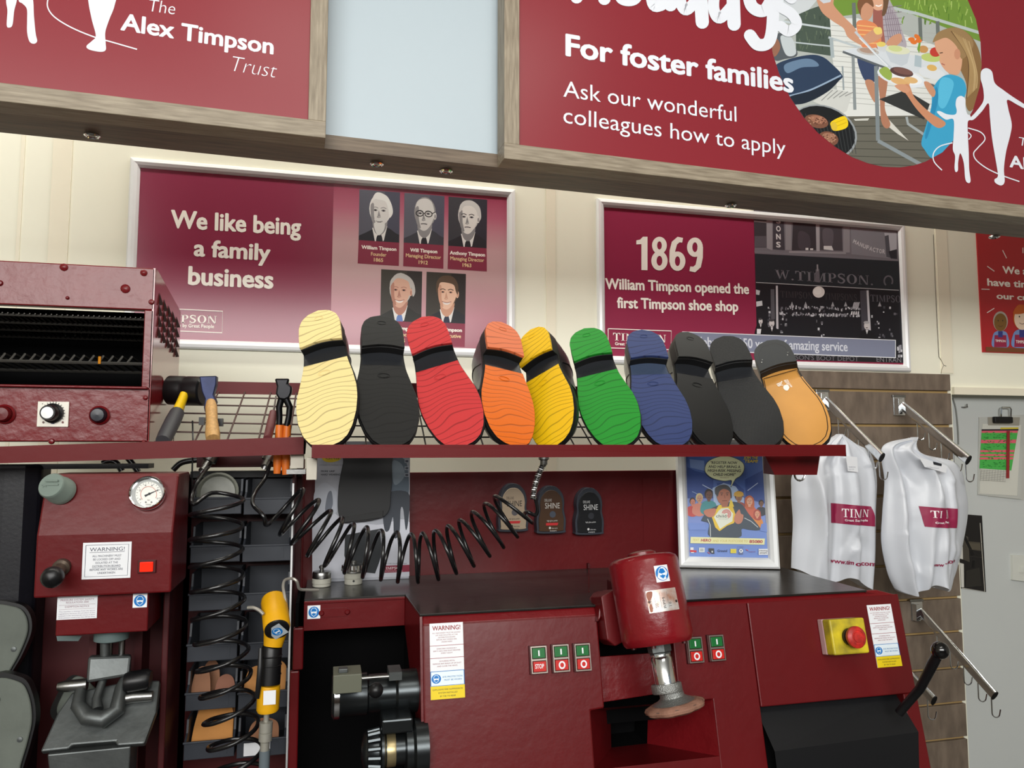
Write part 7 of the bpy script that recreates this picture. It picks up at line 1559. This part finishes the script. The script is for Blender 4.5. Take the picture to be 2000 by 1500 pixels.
# ---- carrier bags
BAGM = mat('white_carrier_film', (204, 208, 215), .36, bump=.06, bscale=30, spec=.5)
def bag(label, fr, Lp, Rp, folds, bulge, seed, prints):
    """Lp, Rp: left and right outline in photo pixels from top to bottom"""
    t = thing('carrier_bag', label, 'bag', fr, 'white carrier bags on the slatted panel')
    L_ = [fr.uv(*q) for q in Lp]; R2 = [fr.uv(*q) for q in Rp]
    vtop = max(L_[0][1], R2[0][1]); vbot = min(L_[-1][1], R2[-1][1])
    def edge(P, s):                              # s 0..1 along the outline
        k = s * (len(P) - 1); i = min(int(k), len(P) - 2); f = k - i
        p = [P[max(0, min(len(P) - 1, i + d))] for d in (-1, 0, 1, 2)]
        return tuple(.5 * (2 * p[1][d] + (p[2][d] - p[0][d]) * f + (2 * p[0][d] - 5 * p[1][d] + 4 * p[2][d] - p[3][d]) * f * f + (3 * p[1][d] - p[0][d] - 3 * p[2][d] + p[3][d]) * f ** 3) for d in (0, 1))
    rs = random.Random(seed); ph = [rs.uniform(0, 6.28) for _ in range(8)]
    um = [sum(q[0] for q in P) / len(P) for P in (L_, R2)]
    cre = [(rs.uniform(um[0], um[1]), rs.uniform(vbot, vtop), rs.choice([rs.uniform(-.5, .5), rs.uniform(-1.3, 1.3)]), rs.uniform(.12, .42) * rs.choice([1, -1]), rs.uniform(.012, .034), rs.uniform(.05, .13)) for _ in range(22)]
    def depth(u, v, x, s):
        h = bulge * (math.sin(math.pi * max(0, min(1, x))) ** .6) * (.35 + .65 * min(1, s * 1.8))
        for (c0, c1, w_, a_) in folds:
            c = c0 + (c1 - c0) * s; d = (x - c) / w_; h += a_ * math.exp(-d * d) * min(1, .25 + s * 1.6)
        e_ = min(1, 5 * min(x, 1 - x, s + .05, 1.02 - s))
        for (cu, cv, an, sl, wd2, ln) in cre:     # straight creases: facets meeting along a line
            du, dv = u - cu, v - cv; d_ = abs(du * math.cos(an) - dv * math.sin(an)); l_ = abs(du * math.sin(an) + dv * math.cos(an))
            if d_ < wd2 and l_ < ln: h += e_ * sl * (wd2 - d_) * (1 - l_ / ln) * (.35 if .42 < s < .62 else 1.0)
        return h
    def pos(x, s):
        a_ = edge(L_, s); b_ = edge(R2, s); wv = (s ** 5) * .012 * math.sin(x * 10 + ph[0]) + ((1 - s) ** 6) * .006 * math.sin(x * 8 + ph[1]); return (a_[0] + (b_[0] - a_[0]) * x, a_[1] + (b_[1] - a_[1]) * x + wv)
    nx, ns = 60, 80; fv = []; bk = []
    for j in range(ns + 1):
        for i in range(nx + 1):
            x = i / nx; s = j / ns; u, v = pos(x, s); fv.append((u, v, depth(u, v, x, s))); bk.append((u, v, -.5 * depth(u, v, x, s) - .002))
    n1 = nx + 1; fs = []
    for j in range(ns):
        for i in range(nx): a_ = j * n1 + i; fs.append((a_, a_ + n1, a_ + n1 + 1, a_ + 1))
    N = len(fv); fs2 = [tuple(N + k for k in f[::-1]) for f in fs]; rim = []
    for j in range(ns):
        a_ = j * n1; rim.append((a_, N + a_, N + a_ + n1, a_ + n1)); a_ = j * n1 + nx; rim.append((a_, a_ + n1, N + a_ + n1, N + a_))
    a_ = ns * n1
    for i in range(nx): rim.append((a_ + i, N + a_ + i, N + a_ + i + 1, a_ + i + 1)); rim.append((i, i + 1, N + i + 1, N + i))
    MB().add(fv + bk, fs + fs2 + rim, BAGM, True).build('film', t, sharp=60)
    def zat(u, v):                               # depth of the printed front at u, v
        lo, hi = 0.0, 1.0
        for _ in range(24):
            m_ = (lo + hi) / 2
            if pos(.5, m_)[1] > v: lo = m_
            else: hi = m_
        s = lo
        for _ in range(3):
            a_ = edge(L_, s); b_ = edge(R2, s); x = (u - a_[0]) / (b_[0] - a_[0]); vv = a_[1] + (b_[1] - a_[1]) * x; s = max(0, min(1, s + (vv - v) / abs(L_[-1][1] - L_[0][1])))
        a_ = edge(L_, s); b_ = edge(R2, s); x = (u - a_[0]) / (b_[0] - a_[0]); return depth(u, v, x, s)
    class Lift: pass
    p = Pic(fr, .0, None, 0.0)
    prints(p)
    vs = []
    mbx = MB(); mbx.mats = p.mb.mats
    # cut big faces fine so that the print follows the folds
    for f, k in zip(p.mb.f, p.mb.mi):
        P = [p.mb.v[i] for i in f]
        lift = .0016 if p.mb.mats[k] is not ink((246, 238, 240)) else .0032
        if len(P) == 4 and abs(P[0][0] - P[1][0]) + abs(P[1][0] - P[2][0]) > .03:
            n_ = 30; m2 = 14; g = []
            for j in range(m2 + 1):
                for i in range(n_ + 1):
                    a_ = i / n_; b_ = j / m2; q = [(P[0][d] * (1 - a_) + P[1][d] * a_) * (1 - b_) + (P[3][d] * (1 - a_) + P[2][d] * a_) * b_ for d in (0, 1)]; g.append((q[0], q[1], zat(*q) + lift))
            mbx.add(g, [(j * (n_ + 1) + i, j * (n_ + 1) + i + 1, (j + 1) * (n_ + 1) + i + 1, (j + 1) * (n_ + 1) + i) for j in range(m2) for i in range(n_)], p.mb.mats[k], True)
        else: mbx.add([(q[0], q[1], zat(q[0], q[1]) + lift) for q in P], [tuple(range(len(P)))], p.mb.mats[k])
    mbx.build('print', t)
    return t, zat
fr1 = Fr(V((0, 1.80, 0))); PLM = (146, 32, 72); BW = (246, 238, 240)
def pr1(p):
    p.at(3, 1500, 700); p.poly([(314, 841), (555, 862), (600, 980), (318, 955)], PLM)
    p.serif('TIM', (376, 921), (488, 925), (376, 873), BW); p.serif('N', (504, 921), (547, 925), (502, 878), BW); p.tl('Great Ser', 390, 470, 945, 13, BW, .02, .03); p.tl('People', 482, 538, 947, 13, BW, .02, .03)
    p.tl('www.tim', 320, 440, 1186, 26, PLM, .03, .08); p.tl('on.com', 446, 582, 1200, 27, PLM, .03, .05)
bag('white carrier bag with a maroon logo, on the left arm behind the worktop', fr1, [(1636, 852), (1600, 870), (1552, 920), (1546, 960), (1549, 1020), (1547, 1070), (1546, 1118)], [(1642, 852), (1672, 868), (1700, 885), (1712, 930), (1710, 1000), (1709, 1080), (1704, 1142)], [(.60, .68, .05, .012), (.30, .20, .07, .018), (.84, .90, .05, .012), (.46, .40, .04, -.010), (.12, .3, .04, .012)], .038, 4, pr1)
fr2 = Fr(V((0, 1.78, 0)))
def pr2(p):
    p.at(3, 1500, 700); p.poly([(830, 860), (1022, 872), (1022, 983), (850, 976)], PLM)
    p.serif('TI', (868, 922), (910, 922), (868, 882), BW); p.serif('N', (930, 924), (970, 926), (928, 878), BW); p.tl('Great', 880, 924, 956, 12, BW, .02); p.tl('People', 928, 962, 952, 12, BW, .02)
    p.tl('www', 876, 926, 1202, 20, PLM, .03, -.04); p.tl('.com', 928, 1030, 1184, 24, PLM, .03, -.02)
bag('white carrier bag with a folded maroon logo, hanging on the rightmost upper arm', fr2, [(1776, 858), (1724, 874), (1728, 940), (1724, 1000), (1722, 1060), (1734, 1120), (1748, 1152)], [(1788, 858), (1800, 885), (1868, 905), (1886, 960), (1888, 1010), (1872, 1090), (1856, 1140)], [(.42, .60, .06, .018), (.20, .30, .09, -.016), (.74, .66, .05, .012), (.10, .18, .05, .020), (.55, .36, .05, .014)], .046, 9, pr2)
for k, (t_, fr, q) in enumerate((('left', fr1, [(1652, 890), (1674, 893), (1676, 922), (1656, 920)]), ('right', fr2, [(1795, 893), (1850, 910), (1848, 924), (1806, 912)]))):
    f = Fr(fr.at(0, 0, .052 if k == 0 else .060)); P = [f.uv(*c) for c in q]
    mb = MB().prism(P, -.0004, 0, WHT); mb.v = [tuple(f.m @ V(v)) for v in mb.v]
    o = bpy.data.objects.get('carrier_bag' if k == 0 else 'carrier_bag.001'); lb = bw(mb, 'paper_tag', o)
    p = Pic(f, .0003).at(3, 1500, 700)
    if k == 0: p.tl('TIMPSON', 472, 512, 640, 6, (120, 124, 140)); p.tl('carrier', 472, 505, 652, 6, (150, 154, 166))
    else: p.poly([(966, 604), (1018, 617), (1016, 632), (970, 622)], (40, 42, 48)); p.tl('collection', 930, 1000, 640, 8, (150, 154, 166), 0, .1)
    put2(p, 'print', lb, f)
# ------------------------------------------------------------------ the recessed wall at the far right
RY = WY + .05
fr_ = Fr((0, RY, 0))
t = thing('clipboard', 'clear clipboard with a green and pink striped schedule held by a bulldog clip', 'clipboard', Fr(W(1950, 960, RY)))
def on(fr, name, parent, quad, z0, z1, m_):
    mb = MB().prism([fr.uv(*q) for q in quad], z0, z1, m_); mb.v = [tuple(fr.m @ V(v)) for v in mb.v]; return bw(mb, name, parent)
PAP = mat('off_white_paper', (206, 206, 196), .5); CLP = mat('milky_plastic_board', (186, 188, 182), .25, spec=.6)
on(fr_, 'board', t, [(1911, 815), (1999, 810), (1992, 975), (1908, 966)], .001, .004, CLP)
sh = on(fr_, 'schedule_sheet', t, [(1917, 828), (1992, 830), (1984, 968), (1911, 964)], .0042, .0048, PAP)
p = Pic(Fr(fr_.at(0, 0, .0049)), .0002).at(3.66, 1850, 770)
p.poly([(290, 165), (520, 165), (515, 225), (292, 222)], (150, 146, 134)); p.poly([(246, 250), (510, 248), (508, 262), (246, 262)], (50, 44, 50)); p.poly([(380, 238), (510, 236), (508, 248), (380, 250)], (206, 186, 60))
p.poly([(246, 262), (506, 260), (458, 545), (230, 530)], (74, 176, 78))
for a, b in ((262, 276), (326, 350), (400, 414), (428, 442), (452, 466)): p.poly([(246 - (a - 262) * .07, a), (504 - (a - 262) * .17, a - 2), (504 - (b - 262) * .17, b), (246 - (b - 262) * .07, b)], (226, 96, 116))
for k in range(140): x = 250 + rnd.random() * 200; y = 268 + rnd.random() * 250; p.rect(x, y, x + 5 + rnd.random() * 10, y + 4, (44, 128, 56))
p.poly([(420, 262), (442, 262), (438, 600), (416, 600)], (142, 40, 42))
for i in range(7): p.line([(230, 540 + i * 12), (415, 552 + i * 12)], 2, (150, 150, 144))
for i in range(9): p.line([(240 + i * 20, 538), (232 + i * 20, 620)], 2, (160, 160, 154))
put2(p, 'print', sh, Fr(fr_.at(0, 0, .0049)))
t2 = thing('bulldog_clip', 'black and steel bulldog clip gripping the top of the clipboard', 'clip', Fr(W(1961, 822, RY - .012)))
q0 = W(1943, 826, RY - .016); q1 = W(1978, 814, RY - .016)
bw(MB().box((q0.x, RY - .018, q0.z), (q1.x, RY - .006, q1.z), BLK), 'jaw', t2, bevel=.003)
q0 = W(1956, 815, RY - .014); q1 = W(1974, 796, RY - .014)
bw(MB().tube([(q0.x, RY - .012, q0.z), (q0.x, RY - .014, q1.z - .006), (q0.x + .004, RY - .014, q1.z), (q1.x - .004, RY - .014, q1.z), (q1.x, RY - .014, q1.z - .006), (q1.x, RY - .012, q0.z)], .0030, CHR, 8), 'handle', t2)
t = thing('paper_sheaf', 'sheaf of pale papers partly behind the clipboard at the right edge', 'papers', Fr(W(1985, 900, RY)))
on(fr_, 'sheet', t, [(1985, 815), (2050, 815), (2050, 982), (1930, 970)], .0002, .0008, mat('grey_paper', (184, 184, 178), .6))
t = thing('wall_picture', 'dark glossy print of machinery tucked behind the slatted panel, right of the bags', 'picture', Fr(W(1898, 1080, RY)))
pc = on(fr_, 'sheet', t, [(1868, 1003), (1917, 1007), (1925, 1156), (1870, 1148)], .0005, .0020, mat('black_gloss_print', (26, 25, 26), .15))
p = Pic(Fr(fr_.at(0, 0, .0021)), .0002).at(3.66, 1850, 770)
p.line([(235, 920), (268, 1410), (105, 1385)], 5, (186, 182, 170)); p.poly([(108, 1000), (150, 1020), (160, 1200), (110, 1180)], (70, 66, 58))
p.poly([(130, 1050), (235, 1060), (240, 1120), (150, 1110)], (84, 78, 66)); p.line([(120, 1010), (185, 1150)], 20, (18, 18, 18)); p.poly([(135, 1260), (230, 1240), (245, 1370), (130, 1380)], (44, 42, 38)); p.line([(190, 1190), (185, 1240)], 16, (14, 14, 14)); p.poly([(90, 1205), (118, 1212), (120, 1380), (100, 1380)], (206, 204, 196)); p.poly([(88, 1080), (110, 1090), (112, 1180), (92, 1175)], (206, 204, 196))
for i in range(3): p.line([(160, 1060 + i * 50), (245, 1066 + i * 50)], 3, (50, 46, 42))
put2(p, 'print', pc, Fr(fr_.at(0, 0, .0021)))
t = thing('light_switch', 'cream plastic wall light switch at the right edge, low on the recessed wall', 'light switch', Fr(W(1990, 1110, RY)))
SWP = mat('cream_switch_plastic', (206, 208, 200), .4)
o = on(fr_, 'plate', t, [(1973, 1083), (2024, 1086), (2024, 1138), (1974, 1132)], .0, .008, SWP)
on(fr_, 'rocker', t, [(1986, 1105), (1996, 1106), (1996, 1118), (1986, 1117)], .008, .0105, SWP)
t = tag(MB().tube(catmull([tuple(W(*q, RY - .003)) for q in [(1861, 778), (1867, 800), (1871, 840), (1872, 868)]], 5, False), .0022, mat('grey_cable', (120, 122, 118), .5), 8).build('cable'), 'thin grey cable running down the recessed wall beside the slatted panel', 'cable')
q = W(1882, 795, RY); t = tag(MB().box((q.x - .010, RY - .012, q.z - .002), (q.x + .006, RY, q.z + .001), STEEL).box((q.x + .002, RY - .012, q.z - .002), (q.x + .005, RY - .009, q.z + .010), STEEL).build('wall_hook'), 'small grey hook on the recessed wall left of the clipboard', 'hook')
